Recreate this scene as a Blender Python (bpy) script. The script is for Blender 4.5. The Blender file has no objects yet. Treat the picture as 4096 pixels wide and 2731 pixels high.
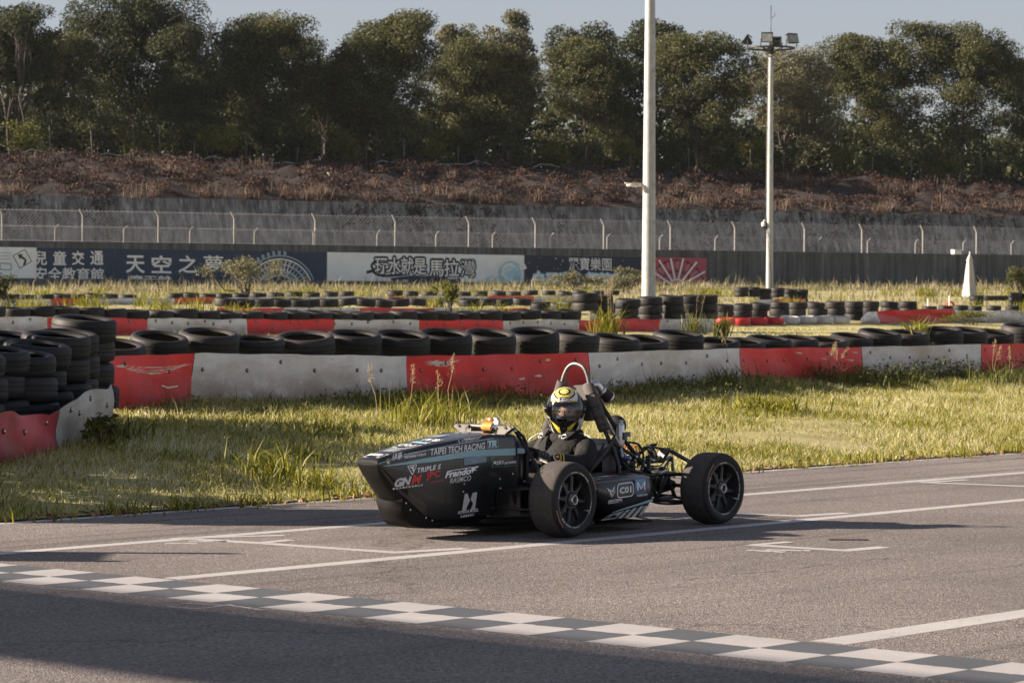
import bpy, math, random
import numpy as np
from mathutils import Vector, Matrix, Quaternion
random.seed(4)
RNG = np.random.default_rng(7)
S = bpy.context.scene
COL = S.collection
rad = math.radians

# ------------------------------------------------------------------ camera
F, PITCH, ROLL, CH, TH = 11578.8, rad(.76516), rad(.29521), 1.44984, rad(40.7885)
fwd = np.array([0, math.cos(PITCH), -math.sin(PITCH)])
up0 = np.array([0, math.sin(PITCH), math.cos(PITCH)])
rt0 = np.array([1.0, 0, 0])
crt = math.cos(ROLL) * rt0 + math.sin(ROLL) * up0
cup = -math.sin(ROLL) * rt0 + math.cos(ROLL) * up0
cam = bpy.data.cameras.new('camera')
camo = bpy.data.objects.new('camera', cam)
COL.objects.link(camo)
camo.matrix_world = Matrix(((crt[0], cup[0], -fwd[0], 0), (crt[1], cup[1], -fwd[1], 0), (crt[2], cup[2], -fwd[2], CH), (0, 0, 0, 1)))
cam.sensor_width = 36
cam.lens = F / 4096 * 36
cam.clip_start = .5
cam.clip_end = 2500
cam.dof.use_dof = True
cam.dof.focus_distance = 17.6
cam.dof.aperture_fstop = 11
S.camera = camo
# ------------------------------------------------------------------ light
SUN_EL, SUN_AZ = rad(20.5), rad(271.0)          # azimuth clockwise from +Y
w = bpy.data.worlds.new('World')
S.world = w
w.use_nodes = True
nt = w.node_tree
bg = nt.nodes['Background']
sky = nt.nodes.new('ShaderNodeTexSky')
sky.sky_type = 'NISHITA'
sky.sun_disc = False
sky.sun_elevation = SUN_EL
sky.sun_rotation = SUN_AZ
sky.air_density = 1.0
sky.dust_density = .45
sky.ozone_density = 2.6
hs = nt.nodes.new('ShaderNodeHueSaturation')
hs.inputs['Saturation'].default_value = .52
hs.inputs['Value'].default_value = .82
nt.links.new(sky.outputs[0], hs.inputs['Color'])
tn = nt.nodes.new('ShaderNodeMix'); tn.data_type = 'RGBA'; tn.blend_type = 'MULTIPLY'; tn.inputs[0].default_value = 1; tn.inputs[7].default_value = (1.05, .985, 1.03, 1)
nt.links.new(hs.outputs[0], tn.inputs[6])
nt.links.new(tn.outputs[2], bg.inputs[0])
bg.inputs[1].default_value = .05
sun = bpy.data.lights.new('sun', 'SUN')
sun.energy = 5.0
sun.angle = rad(.55)
sun.color = (1.0, .83, .67)
suno = bpy.data.objects.new('sun', sun)
COL.objects.link(suno)
sdir = Vector((math.sin(SUN_AZ) * math.cos(SUN_EL), math.cos(SUN_AZ) * math.cos(SUN_EL), math.sin(SUN_EL)))
suno.rotation_euler = sdir.to_track_quat('Z', 'Y').to_euler()
suno.location = sdir * 60
S.view_settings.view_transform = 'Standard'
S.view_settings.look = 'None'
S.view_settings.gamma = 1
S.view_settings.use_curve_mapping = False
S.view_settings.exposure = 1.46
S.cycles.max_bounces = 6
S.cycles.transparent_max_bounces = 8
S.cycles.caustics_reflective = False
S.cycles.caustics_refractive = False
S.cycles.volume_bounces = 0

# ------------------------------------------------------------------ places
U = np.array([math.sin(TH), math.cos(TH)])       # along the track, away from the camera
N = np.array([U[1], -U[0]])                      # across the track, towards the camera
EDGE = -14.85
GE = [-60, 0, 7, 32, 38, 46, 62, 77, 100, 420]
GZ = [0, 0, .35, .70, .72, 1.05, 1.45, 1.6, 1.75, 2.0]
HY = [90, 110, 139, 150, 178, 400]
HZ = [1.0, 1.3, 1.85, 2.12, 2.5, 2.6]

def sstep(a, b, x):
    t = np.clip((np.asarray(x, float) - a) / (b - a), 0, 1)
    return t * t * (3 - 2 * t)

def land(x, y):
    x = np.asarray(x, float); y = np.asarray(y, float)
    e = EDGE - (x * N[0] + y * N[1])
    g = np.interp(e, GE, GZ)
    k = sstep(100, 150, y) * sstep(0, 30, e)
    return g * (1 - k) + np.interp(y, HY, HZ) * k

def tr(n, u, z=0.0):
    return np.array([n * N[0] + u * U[0], n * N[1] + u * U[1], z])

def ray(px, py):
    d = (px - 2048) * crt - (py - 1365.5) * cup + F * fwd
    return d / d[1]

O3 = np.array([0, 0, CH])

def on_land(px, py):
    d = ray(px, py)
    ys = np.linspace(8, 320, 6000)
    P = O3 + d * ys[:, None]
    g = P[:, 2] - land(P[:, 0], P[:, 1])
    i = int(np.argmax(g < 0)) if (g < 0).any() else len(ys) - 1
    i = max(i, 1)
    t = g[i - 1] / (g[i - 1] - g[i]) if g[i - 1] != g[i] else 0
    return O3 + d * (ys[i - 1] + t * (ys[i] - ys[i - 1]))

def on_track(px, py):
    d = ray(px, py)
    return O3 + d * (-CH / d[2])

def on_plane(px, py, p0, nrm):
    d = ray(px, py)
    p0 = np.asarray(p0, float); nrm = np.asarray(nrm, float)
    return O3 + d * (((p0 - O3) @ nrm) / (d @ nrm))

def at_y(px, py, Y):
    return O3 + ray(px, py) * Y

# ------------------------------------------------------------------ mesh helpers
class MB:
    def __init__(s):
        s.v = []; s.f = []; s.m = []; s.s = []

    def add(s, verts, faces, m=0, smooth=False):
        k = len(s.v)
        s.v.extend([tuple(map(float, p)) for p in verts])
        for fc in faces:
            s.f.append([i + k for i in fc]); s.m.append(m); s.s.append(smooth)
        return s

    def box(s, c, size, R=None, m=0, taper=1.0):
        x, y, z = [q / 2 for q in size]
        P = []
        for k, sz in ((1, -z), (taper, z)):
            P += [(-x * k, -y * k, sz), (x * k, -y * k, sz), (x * k, y * k, sz), (-x * k, y * k, sz)]
        P = np.array(P)
        if R is not None:
            P = P @ np.asarray(R).T
        P = P + np.asarray(c, float)
        return s.add(P, [(3, 2, 1, 0), (4, 5, 6, 7), (0, 1, 5, 4), (1, 2, 6, 5), (2, 3, 7, 6), (3, 0, 4, 7)], m)

    def tube(s, pts, r, n=8, m=0, caps=True, smooth=True):
        pts = np.asarray(pts, float)
        L = len(pts)
        r = np.full(L, r, float) if np.isscalar(r) else np.asarray(r, float)
        tan = np.gradient(pts, axis=0)
        tan /= np.linalg.norm(tan, axis=1)[:, None] + 1e-12
        a = np.array([0, 0, 1.0]) if abs(tan[0][2]) < .9 else np.array([1.0, 0, 0])
        x = np.cross(tan[0], a); x /= np.linalg.norm(x)
        V = []
        ang = np.arange(n) / n * 2 * math.pi
        for i in range(L):
            x = x - tan[i] * (x @ tan[i]); x /= np.linalg.norm(x)
            y = np.cross(tan[i], x)
            V.append(pts[i] + r[i] * (np.cos(ang)[:, None] * x + np.sin(ang)[:, None] * y))
        V = np.concatenate(V)
        Fc = [(i * n + j, i * n + (j + 1) % n, (i + 1) * n + (j + 1) % n, (i + 1) * n + j) for i in range(L - 1) for j in range(n)]
        k = len(s.v)
        s.add(V, Fc, m, smooth)
        if caps:
            s.f.append([k + j for j in range(n)][::-1]); s.m.append(m); s.s.append(False)
            s.f.append([k + (L - 1) * n + j for j in range(n)]); s.m.append(m); s.s.append(False)
        return s

    def lathe(s, prof, n=32, M=None, m=0, closed=False, smooth=True, rfun=None):
        prof = np.asarray(prof, float)
        L = len(prof)
        ang = np.arange(n) / n * 2 * math.pi
        V = np.zeros((n, L, 3))
        for j in range(n):
            r = prof[:, 0] * (1 if rfun is None else rfun(j, np.arange(L)))
            V[j, :, 0] = r * math.cos(ang[j]); V[j, :, 1] = r * math.sin(ang[j]); V[j, :, 2] = prof[:, 1]
        V = V.reshape(-1, 3)
        if M is not None:
            M = np.asarray(M, float)
            V = V @ M[:3, :3].T + M[:3, 3]
        Fc = []
        for j in range(n):
            j2 = (j + 1) % n
            for i in range(L if closed else L - 1):
                i2 = (i + 1) % L
                Fc.append((j * L + i, j2 * L + i, j2 * L + i2, j * L + i2))
        return s.add(V, Fc, m, smooth)

    def grid(s, fn, us, vs, m=0, smooth=True, flip=False):
        P = [fn(a, b) for a in us for b in vs]
        nv = len(vs)
        Fc = []
        for i in range(len(us) - 1):
            for j in range(nv - 1):
                q = (i * nv + j, (i + 1) * nv + j, (i + 1) * nv + j + 1, i * nv + j + 1)
                Fc.append(q[::-1] if flip else q)
        return s.add(P, Fc, m, smooth)

    def loft(s, rings, m=0, smooth=True, caps=True):
        n = len(rings[0])
        V = [p for r in rings for p in r]
        Fc = [(i * n + j, i * n + (j + 1) % n, (i + 1) * n + (j + 1) % n, (i + 1) * n + j) for i in range(len(rings) - 1) for j in range(n)]
        k = len(s.v)
        s.add(V, Fc, m, smooth)
        if caps:
            s.f.append([k + j for j in range(n)][::-1]); s.m.append(m); s.s.append(False)
            e = k + (len(rings) - 1) * n
            s.f.append([e + j for j in range(n)]); s.m.append(m); s.s.append(False)
        return s

    def prism(s, poly, fn0, fn1, m=0):
        n = len(poly)
        V = [fn0(*p) for p in poly] + [fn1(*p) for p in poly]
        return s.add(V, [tuple(range(n))[::-1], tuple(range(n, 2 * n))] + [(i, (i + 1) % n, n + (i + 1) % n, n + i) for i in range(n)], m)

    def build(s, name, mats, parent=None, loc=None, sharp=None, M=None):
        me = bpy.data.meshes.new(name)
        V = np.array(s.v, float)
        if M is not None:
            V = V @ np.asarray(M)[:3, :3].T + np.asarray(M)[:3, 3]
        me.from_pydata(V.tolist(), [], s.f)
        for q in (mats if isinstance(mats, (list, tuple)) else [mats]):
            me.materials.append(q)
        me.polygons.foreach_set('material_index', s.m)
        me.polygons.foreach_set('use_smooth', s.s)
        if sharp:
            me.set_sharp_from_angle(angle=rad(sharp))
        me.update()
        return link(name, me, parent, loc)

def link(name, me, parent=None, loc=None):
    o = bpy.data.objects.new(name, me)
    COL.objects.link(o)
    if parent is not None:
        o.parent = parent
    if loc is not None:
        o.location = loc
    return o

def fast_mesh(name, V, faces_flat, loop_tot, mats, mi=None, smooth=False):
    """big meshes straight from numpy arrays"""
    me = bpy.data.meshes.new(name)
    me.vertices.add(len(V)); me.vertices.foreach_set('co', np.asarray(V, np.float32).ravel())
    me.loops.add(len(faces_flat)); me.loops.foreach_set('vertex_index', np.asarray(faces_flat, np.int32))
    lt = np.asarray(loop_tot, np.int32)
    me.polygons.add(len(lt)); me.polygons.foreach_set('loop_start', np.concatenate([[0], np.cumsum(lt)[:-1]]).astype(np.int32))
    me.polygons.foreach_set('loop_total', lt)
    if mi is not None:
        me.polygons.foreach_set('material_index', np.asarray(mi, np.int32))
    me.polygons.foreach_set('use_smooth', np.full(len(lt), smooth))
    for q in (mats if isinstance(mats, (list, tuple)) else [mats]):
        me.materials.append(q)
    me.update(calc_edges=True)
    return me

def tag(o, label=None, cat=None, group=None, kind=None):
    if label: o['label'] = label
    if cat: o['category'] = cat
    if group: o['group'] = group
    if kind: o['kind'] = kind
    return o

def thing(name, label, cat, loc=(0, 0, 0), rz=0, group=None):
    o = bpy.data.objects.new(name, None)
    COL.objects.link(o)
    o.empty_display_size = .2
    o.location = loc; o.rotation_euler = (0, 0, rz)
    return tag(o, label, cat, group)

def rotz(a):
    c, q = math.cos(a), math.sin(a)
    return np.array([[c, -q, 0], [q, c, 0], [0, 0, 1.0]])

def rotx(a):
    c, q = math.cos(a), math.sin(a)
    return np.array([[1, 0, 0], [0, c, -q], [0, q, c]])

def roty(a):
    c, q = math.cos(a), math.sin(a)
    return np.array([[c, 0, q], [0, 1, 0], [-q, 0, c]])

def mat4(R=None, t=(0, 0, 0)):
    M = np.eye(4)
    if R is not None: M[:3, :3] = R
    M[:3, 3] = t
    return M

ORD = ['first', 'second', 'third', 'fourth', 'fifth', 'sixth', 'seventh', 'eighth', 'ninth', 'tenth', 'eleventh', 'twelfth', 'thirteenth', 'fourteenth', 'fifteenth',
       'sixteenth', 'seventeenth', 'eighteenth', 'nineteenth', 'twentieth']
def ordinal(i):
    if i < 20: return ORD[i]
    tens = ['twenty', 'thirty', 'forty', 'fifty'][i // 10 - 2] if (i + 1) % 10 else None
    j = i + 1
    if j % 10 == 0: return ['thirtieth', 'fortieth', 'fiftieth'][j // 10 - 3]
    return ['twenty', 'thirty', 'forty', 'fifty'][j // 10 - 2] + '-' + ORD[j % 10 - 1]

# ------------------------------------------------------------------ materials
def new_mat(name):
    m = bpy.data.materials.new(name)
    m.use_nodes = True
    return m, m.node_tree, m.node_tree.nodes['Principled BSDF']

def nd(t, typ, **k):
    q = t.nodes.new(typ)
    for a, b in k.items():
        if a in q.inputs.keys(): q.inputs[a].default_value = b
        else: setattr(q, a, b)
    return q

def noise(t, co, scale, detail=3, rough=.55, stretch=None):
    if stretch is not None:
        mp = nd(t, 'ShaderNodeMapping'); mp.inputs['Scale'].default_value = stretch
        if len(stretch) == 4: pass
        t.links.new(co, mp.inputs['Vector']); co = mp.outputs[0]
    q = nd(t, 'ShaderNodeTexNoise', Scale=scale, Detail=detail, Roughness=rough)
    t.links.new(co, q.inputs['Vector'])
    return q.outputs['Fac']

def ramp(t, fac, stops):
    q = t.nodes.new('ShaderNodeValToRGB')
    el = q.color_ramp.elements
    while len(el) > len(stops): el.remove(el[-1])
    while len(el) < len(stops): el.new(.5)
    for e, (p, c) in zip(el, stops):
        e.position = p
        e.color = (*c, 1) if len(c) == 3 else c
    t.links.new(fac, q.inputs[0])
    return q.outputs[0]

def mixc(t, fac, a, b, mode='MIX'):
    q = nd(t, 'ShaderNodeMix', data_type='RGBA', blend_type=mode)
    for sock, val in ((q.inputs[0], fac), (q.inputs[6], a), (q.inputs[7], b)):
        if hasattr(val, 'is_linked') or hasattr(val, 'node'): t.links.new(val, sock)
        elif isinstance(val, (int, float)): sock.default_value = val
        else: sock.default_value = (*val, 1)
    return q.outputs[2]

def bump(t, p, h, strength, dist=.01):
    q = nd(t, 'ShaderNodeBump', Strength=strength, Distance=dist)
    t.links.new(h, q.inputs['Height']); t.links.new(q.outputs[0], p.inputs['Normal'])

def g3(v): return (v, v, v)

def pm(name, col, rough=.5, metal=0, var=.0, vscale=8, bmp=0, bscale=60, bdist=.003, coat=0, spec=.5, dirt=None):
    m, t, p = new_mat(name)
    p.inputs['Base Color'].default_value = (*col, 1)
    p.inputs['Roughness'].default_value = rough
    p.inputs['Metallic'].default_value = metal
    p.inputs['Specular IOR Level'].default_value = spec
    p.inputs['Coat Weight'].default_value = coat
    co = nd(t, 'ShaderNodeTexCoord').outputs['Object']
    if var or dirt:
        f = noise(t, co, vscale, 5, .62)
        c = ramp(t, f, [(.3, tuple(x * (1 - var) for x in col)), (.7, tuple(min(1, x * (1 + var)) for x in col))])
        if dirt:
            d = noise(t, co, vscale * .45, 6, .7)
            dm = ramp(t, d, [(.5, g3(0)), (.72, g3(.75))])
            c = mixc(t, dm, c, dirt)
        t.links.new(c, p.inputs['Base Color'])
        rr = nd(t, 'ShaderNodeMapRange'); rr.inputs['To Min'].default_value = max(.03, rough - .08); rr.inputs['To Max'].default_value = min(1, rough + .1)
        t.links.new(f, rr.inputs['Value']); t.links.new(rr.outputs[0], p.inputs['Roughness'])
    if bmp:
        bump(t, p, noise(t, co, bscale, 4, .6), bmp, bdist)
    return m

def leaf_mat(name, cols, trans=.35, rough=.55, patch=None):
    """foliage: colour per leaf, some light through the blade"""
    m, t, p = new_mat(name)
    geo = nd(t, 'ShaderNodeNewGeometry')
    st = [(i / (len(cols) - 1), c) for i, c in enumerate(cols)]
    f = geo.outputs['Random Per Island']
    if patch:
        nz = noise(t, geo.outputs['Position'], patch[0], 3)
        mm = nd(t, 'ShaderNodeMath', operation='MULTIPLY_ADD'); mm.inputs[1].default_value = patch[1]; mm.inputs[2].default_value = -patch[1] / 2
        t.links.new(nz, mm.inputs[0])
        a2 = nd(t, 'ShaderNodeMath', operation='ADD', use_clamp=True)
        t.links.new(mm.outputs[0], a2.inputs[0]); t.links.new(f, a2.inputs[1]); f = a2.outputs[0]
    c = ramp(t, f, st)
    t.links.new(c, p.inputs['Base Color'])
    p.inputs['Roughness'].default_value = rough
    p.inputs['Specular IOR Level'].default_value = .3
    tl = nd(t, 'ShaderNodeBsdfTranslucent')
    t.links.new(c, tl.inputs['Color'])
    ms = nd(t, 'ShaderNodeMixShader'); ms.inputs[0].default_value = trans
    out = t.nodes['Material Output']
    t.links.new(p.outputs[0], ms.inputs[1]); t.links.new(tl.outputs[0], ms.inputs[2]); t.links.new(ms.outputs[0], out.inputs['Surface'])
    return m

# ------------------------------------------------------------------ lettering (built once, mapped onto surfaces later)
TEXT = {}
def prep_text(specs):
    objs = []
    for key, (txt, shear, off, spacing) in specs.items():
        c = bpy.data.curves.new('lettering', 'FONT')
        c.body = txt; c.size = 1; c.shear = shear; c.offset = off; c.space_character = spacing
        c.resolution_u = 3; c.fill_mode = 'BOTH'
        o = bpy.data.objects.new('lettering', c)
        COL.objects.link(o); objs.append((key, o, c))
    bpy.context.view_layer.update()
    dg = bpy.context.evaluated_depsgraph_get()
    for key, o, c in objs:
        me = bpy.data.meshes.new_from_object(o.evaluated_get(dg))
        V = np.array([v.co[:2] for v in me.vertices]).reshape(-1, 2)
        Fc = [list(pl.vertices) for pl in me.polygons]
        if len(V):
            a, b = V.min(0), V.max(0)
            TEXT[key] = ((V - a) / np.maximum(b - a, 1e-6), Fc, (b - a)[0] / max((b - a)[1], 1e-6))
        bpy.data.meshes.remove(me)
    for key, o, c in objs:
        bpy.data.objects.remove(o); bpy.data.curves.remove(c)

def put_text(mb, key, fn, m=0):
    V, Fc, asp = TEXT[key]
    mb.add([fn(a, b) for a, b in V], Fc, m)

# ------------------------------------------------------------------ surface materials
def asphalt_mat():
    m, t, p = new_mat('asphalt')
    geo = nd(t, 'ShaderNodeNewGeometry')
    co = geo.outputs['Position']
    vr = nd(t, 'ShaderNodeTexVoronoi', Scale=95.0); t.links.new(co, vr.inputs['Vector'])
    grit = ramp(t, vr.outputs['Color'], [(.0, (.09, .088, .09)), (.25, (.21, .20, .196)), (.65, (.30, .283, .275)), (1, (.66, .62, .60))])
    fine = noise(t, co, 210, 2, .7)
    c = mixc(t, .45, grit, ramp(t, fine, [(.32, (.06, .06, .063)), (.66, (.48, .45, .44))]))
    coarse = noise(t, co, 42, 3, .75)
    c = mixc(t, 1.0, c, ramp(t, coarse, [(.33, g3(.45)), (.5, g3(.93)), (.68, g3(1.5))]), 'MULTIPLY')
    big = noise(t, co, .55, 6, .62)
    c = mixc(t, 1.0, c, ramp(t, big, [(.3, g3(.8)), (.7, g3(1.12))]), 'MULTIPLY')
    mid = noise(t, co, 9, 4, .65)
    c = mixc(t, 1.0, c, ramp(t, mid, [(.3, g3(.88)), (.72, g3(1.1))]), 'MULTIPLY')
    # rubber laid down along the racing direction
    mp = nd(t, 'ShaderNodeMapping', vector_type='TEXTURE'); mp.inputs['Rotation'].default_value = (0, 0, -TH)
    t.links.new(co, mp.inputs['Vector'])
    st = noise(t, mp.outputs[0], 1.0, 4, .6, (5.2, .11, 1))
    c = mixc(t, 1.0, c, ramp(t, st, [(.58, g3(1)), (.66, g3(.82)), (.74, g3(.68))]), 'MULTIPLY')
    # scrubbed tyre lines just outside the far lane line
    sn = nd(t, 'ShaderNodeSeparateXYZ'); t.links.new(mp.outputs[0], sn.inputs[0])
    def band(n0, wd, amt):
        global _c
        a1 = nd(t, 'ShaderNodeMath', operation='SUBTRACT'); t.links.new(sn.outputs['X'], a1.inputs[0]); a1.inputs[1].default_value = n0
        a2 = nd(t, 'ShaderNodeMath', operation='ABSOLUTE'); t.links.new(a1.outputs[0], a2.inputs[0])
        a3 = nd(t, 'ShaderNodeMapRange'); t.links.new(a2.outputs[0], a3.inputs['Value']); a3.inputs['From Max'].default_value = wd; a3.inputs['To Min'].default_value = amt; a3.inputs['To Max'].default_value = 0
        n1 = noise(t, mp.outputs[0], 1.0, 4, .65, (3, .35, 1))
        a4 = nd(t, 'ShaderNodeMath', operation='MULTIPLY'); t.links.new(a3.outputs[0], a4.inputs[0]); t.links.new(ramp(t, n1, [(.38, g3(.15)), (.58, g3(1))]), a4.inputs[1])
        return a4.outputs[0]
    for n0, wd, amt in ((-13.33, .10, .75), (-13.62, .13, .5), (-14.25, .07, .6), (-12.3, .16, .28), (-9.4, .2, .2), (-8.2, .25, .18)):
        c = mixc(t, band(n0, wd, amt), c, (.075, .07, .068))
    pt = noise(t, co, .21, 3, .5)
    c = mixc(t, 1.0, c, ramp(t, pt, [(.35, g3(.84)), (.62, g3(1.08))]), 'MULTIPLY')
    # cracks
    ck = nd(t, 'ShaderNodeTexVoronoi', feature='DISTANCE_TO_EDGE', Scale=.13)
    wob = nd(t, 'ShaderNodeVectorMath', operation='ADD')
    nz = nd(t, 'ShaderNodeTexNoise', Scale=2.3, Detail=6); t.links.new(co, nz.inputs['Vector'])
    sc = nd(t, 'ShaderNodeVectorMath', operation='SCALE'); sc.inputs['Scale'].default_value = 1.1
    t.links.new(nz.outputs['Color'], sc.inputs[0]); t.links.new(co, wob.inputs[0]); t.links.new(sc.outputs[0], wob.inputs[1])
    t.links.new(wob.outputs[0], ck.inputs['Vector'])
    c = mixc(t, 1.0, c, ramp(t, ck.outputs['Distance'], [(0, g3(.62)), (.0025, g3(.8)), (.005, g3(1))]), 'MULTIPLY')
    c = mixc(t, 1.0, c, (.90, .85, .82), 'MULTIPLY')
    t.links.new(c, p.inputs['Base Color'])
    p.inputs['Roughness'].default_value = .85
    p.inputs['Specular IOR Level'].default_value = .35
    b1 = nd(t, 'ShaderNodeMath', operation='ADD'); t.links.new(vr.outputs['Distance'], b1.inputs[0]); t.links.new(fine, b1.inputs[1])
    bump(t, p, b1.outputs[0], 1.0, .008)
    return m

def paint_mat(name, col, wear, under=(.17, .158, .15), scale=22):
    m, t, p = new_mat(name)
    co = nd(t, 'ShaderNodeNewGeometry').outputs['Position']
    f = noise(t, co, scale, 6, .72)
    c = ramp(t, f, [(max(0, wear - .05), under), (wear + .03, col), (.8, tuple(min(1, x * 1.07) for x in col))])
    g = noise(t, co, 160, 2, .6)
    c = mixc(t, 1.0, c, ramp(t, g, [(.25, g3(.82)), (.6, g3(1.05))]), 'MULTIPLY')
    gg = noise(t, co, 1.7, 4, .6)
    c = mixc(t, 1.0, c, ramp(t, gg, [(.3, g3(.86)), (.7, g3(1.05))]), 'MULTIPLY')
    t.links.new(c, p.inputs['Base Color'])
    p.inputs['Roughness'].default_value = .6
    bump(t, p, g, .5, .004)
    return m

def ground_mat():
    m, t, p = new_mat('soil_and_dry_grass')
    co = nd(t, 'ShaderNodeNewGeometry').outputs['Position']
    f = noise(t, co, .7, 6, .6)
    c = ramp(t, f, [(.3, (.26, .25, .08)), (.5, (.42, .38, .17)), (.7, (.56, .50, .31))])
    g = noise(t, co, 26, 4, .7)
    c = mixc(t, 1.0, c, ramp(t, g, [(.3, g3(.7)), (.7, g3(1.15))]), 'MULTIPLY')
    t.links.new(c, p.inputs['Base Color']); p.inputs['Roughness'].default_value = .95
    bump(t, p, g, .8, .03)
    return m

def concrete_mat(name, a, b, stain, streak=1.0):
    m, t, p = new_mat(name)
    co = nd(t, 'ShaderNodeNewGeometry').outputs['Position']
    f = noise(t, co, 1.1, 7, .65)
    c = ramp(t, f, [(.3, a), (.7, b)])
    s1 = noise(t, co, 1.0, 5, .62, (3.2, 3.2, .16))
    c = mixc(t, streak, c, ramp(t, s1, [(.36, stain), (.62, g3(1.15))]), 'MULTIPLY')
    s2 = noise(t, co, 1.0, 4, .6, (9, 9, .3))
    c = mixc(t, streak * .8, c, ramp(t, s2, [(.4, g3(.75)), (.66, g3(1.3))]), 'MULTIPLY')
    t.links.new(c, p.inputs['Base Color']); p.inputs['Roughness'].default_value = .9
    bump(t, p, f, .4, .03)
    return m

def belt_mat(name, col, grime, wear):
    """conveyor belt painted and weathered: scuffs to bare belt, brown dirt, fine grain"""
    m, t, p = new_mat(name)
    tc = nd(t, 'ShaderNodeTexCoord'); co = nd(t, 'ShaderNodeNewGeometry').outputs['Position']
    f = noise(t, co, 3.0, 6, .6)
    c = ramp(t, f, [(.3, tuple(x * .86 for x in col)), (.7, tuple(min(1, x * 1.08) for x in col))])
    d = noise(t, co, 1.5, 6, .68, (.75, .75, 2.6))
    c = mixc(t, ramp(t, d, [(.42, g3(0)), (.56, g3(.42)), (.70, g3(.85))]), c, grime)
    k = noise(t, co, 1.0, 8, .74, (4.5, 4.5, 30))
    c = mixc(t, ramp(t, k, [(.655, g3(0)), (.68, g3(1))]), c, wear)
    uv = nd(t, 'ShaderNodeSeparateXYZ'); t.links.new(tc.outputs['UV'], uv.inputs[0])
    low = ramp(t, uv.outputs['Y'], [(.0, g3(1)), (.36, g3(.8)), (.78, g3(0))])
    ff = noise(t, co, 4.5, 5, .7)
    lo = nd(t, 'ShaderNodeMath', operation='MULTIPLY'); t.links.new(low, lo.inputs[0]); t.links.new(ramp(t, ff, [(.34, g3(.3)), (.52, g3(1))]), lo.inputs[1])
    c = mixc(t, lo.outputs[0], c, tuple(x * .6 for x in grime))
    t.links.new(c, p.inputs['Base Color'])
    p.inputs['Roughness'].default_value = .47
    bump(t, p, noise(t, co, 7, 4, .6), .35, .03)
    return m

M = {}
M['asphalt'] = asphalt_mat()
M['line'] = paint_mat('white_line_paint', (.50, .49, .48), .38, (.22, .20, .19))
M['lineworn'] = paint_mat('worn_white_line_paint', (.52, .51, .50), .47, (.24, .225, .22))
M['cwhite'] = paint_mat('white_check_paint', (.44, .43, .425), .27, (.2, .185, .175))
M['cblack'] = paint_mat('black_check_paint', (.088, .097, .107), .36, (.19, .175, .165))
M['ground'] = ground_mat()
M['wall'] = concrete_mat('stained_wall_concrete', (.085, .09, .094), (.135, .14, .145), g3(.6))
M['retain'] = concrete_mat('dark_retaining_concrete', (.15, .153, .153), (.30, .30, .295), (.34, .33, .32))
M['beltred'] = belt_mat('red_belt_paint', (.98, .030, .034), (.62, .035, .035), (.62, .53, .46))
M['beltwhite'] = belt_mat('white_belt_paint', (.88, .85, .815), (.50, .38, .29), (.26, .24, .23))
M['beltwine'] = belt_mat('shade_darkened_red_belt_paint', (.58, .022, .05), (.22, .02, .03), (.55, .48, .45))  # red belt copy for the tyre bank, shade put into its colour
M['beltpale'] = belt_mat('shade_darkened_white_belt_paint', (.60, .60, .60), (.34, .27, .22), (.26, .24, .23))  # white belt copy, likewise darkened to stand in for shade
M['beltback'] = pm('black_belt_back', (.02, .019, .018), .8)
M['bolt'] = pm('steel_bolt', (.55, .52, .5), .35, 1, .2)
M['boltring'] = pm('black_bolt_washer', (.015, .013, .012), .7)
M['galv'] = pm('galvanised_steel', (.40, .41, .41), .55, .15, .16, 5)
M['dkmetal'] = pm('dark_lamp_metal', (.035, .04, .038), .5, .3)
M['post'] = pm('pale_concrete_post', (.30, .29, .28), .85, 0, .15, 4)
M['wire'] = pm('fence_wire', (.27, .28, .30), .6, .2)
M['white'] = pm('white_paint', (.8, .79, .76), .5, 0, .06)
M['black'] = pm('black_paint', (.018, .019, .02), .45)

# ------------------------------------------------------------------ track and markings
def sheet(name, pts, mat, kind='structure', parent=None):
    o = MB().add(pts, [tuple(range(len(pts)))]).build(name, mat, parent)
    if kind: o['kind'] = kind
    return o

us = np.arange(-160, 241, 20.0)
mb = MB()
mb.grid(lambda a, b: tr(b, a, -.02 * float(b > 0) * (b / 60)), us, [EDGE - .25, -10, -5, 0, 6, 60], smooth=False)
tag(mb.build('race_track', M['asphalt']), kind='structure')

def strip(mb, a, b, w, z=.0007, ends=None):
    a = np.array(a[:2]); b = np.array(b[:2])
    d = (b - a) / np.linalg.norm(b - a); q = np.array([-d[1], d[0]]) * w / 2
    k = max(1, int(np.linalg.norm(b - a) / 6))
    P = [];
    for i in range(k + 1):
        c = a + (b - a) * i / k
        P += [(*(c - q), z), (*(c + q), z)]
    mb.add(P, [(2 * i, 2 * i + 2, 2 * i + 3, 2 * i + 1) for i in range(k)])

lines = MB()
for n_, wd in ((-11.215, .13), (-13.04, .12), (EDGE + .07, .11)):
    strip(lines, tr(n_, 10.28 if n_ > -12 else -20), tr(n_, 170), wd)
strip(lines, tr(-7.07, 10.28), tr(-7.07, 150), .19)
tag(lines.build('lane_line', M['line']), kind='structure')
gb = MB()
def poly(px, wd, z=.0011):
    P = [on_track(*q) for q in px]
    for a, b in zip(P[:-1], P[1:]):
        d = (b - a) / np.linalg.norm(b - a)
        strip(gb, a - d * wd * .3, b + d * wd * .3, wd, z); z += .0002
for px in ([(714, 2152), (1000, 2169), (1580, 2209), (1845, 2194)], [(2945, 2054.5), (3200, 2063), (3373, 2052)], [(3012, 2179), (3383, 2201), (3525, 2188)], [(3693, 1928.5), (4096, 1944), (4500, 1960)]):
    poly(px, .11)
for px in ([(730, 2152), (1121, 2141.5)], [(1040, 2172), (1155, 2160)], [(3025, 2178.5), (3149, 2167.5)], [(3710, 1928.5), (3861, 1919)]):
    poly(px, .085, .0021)
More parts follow.
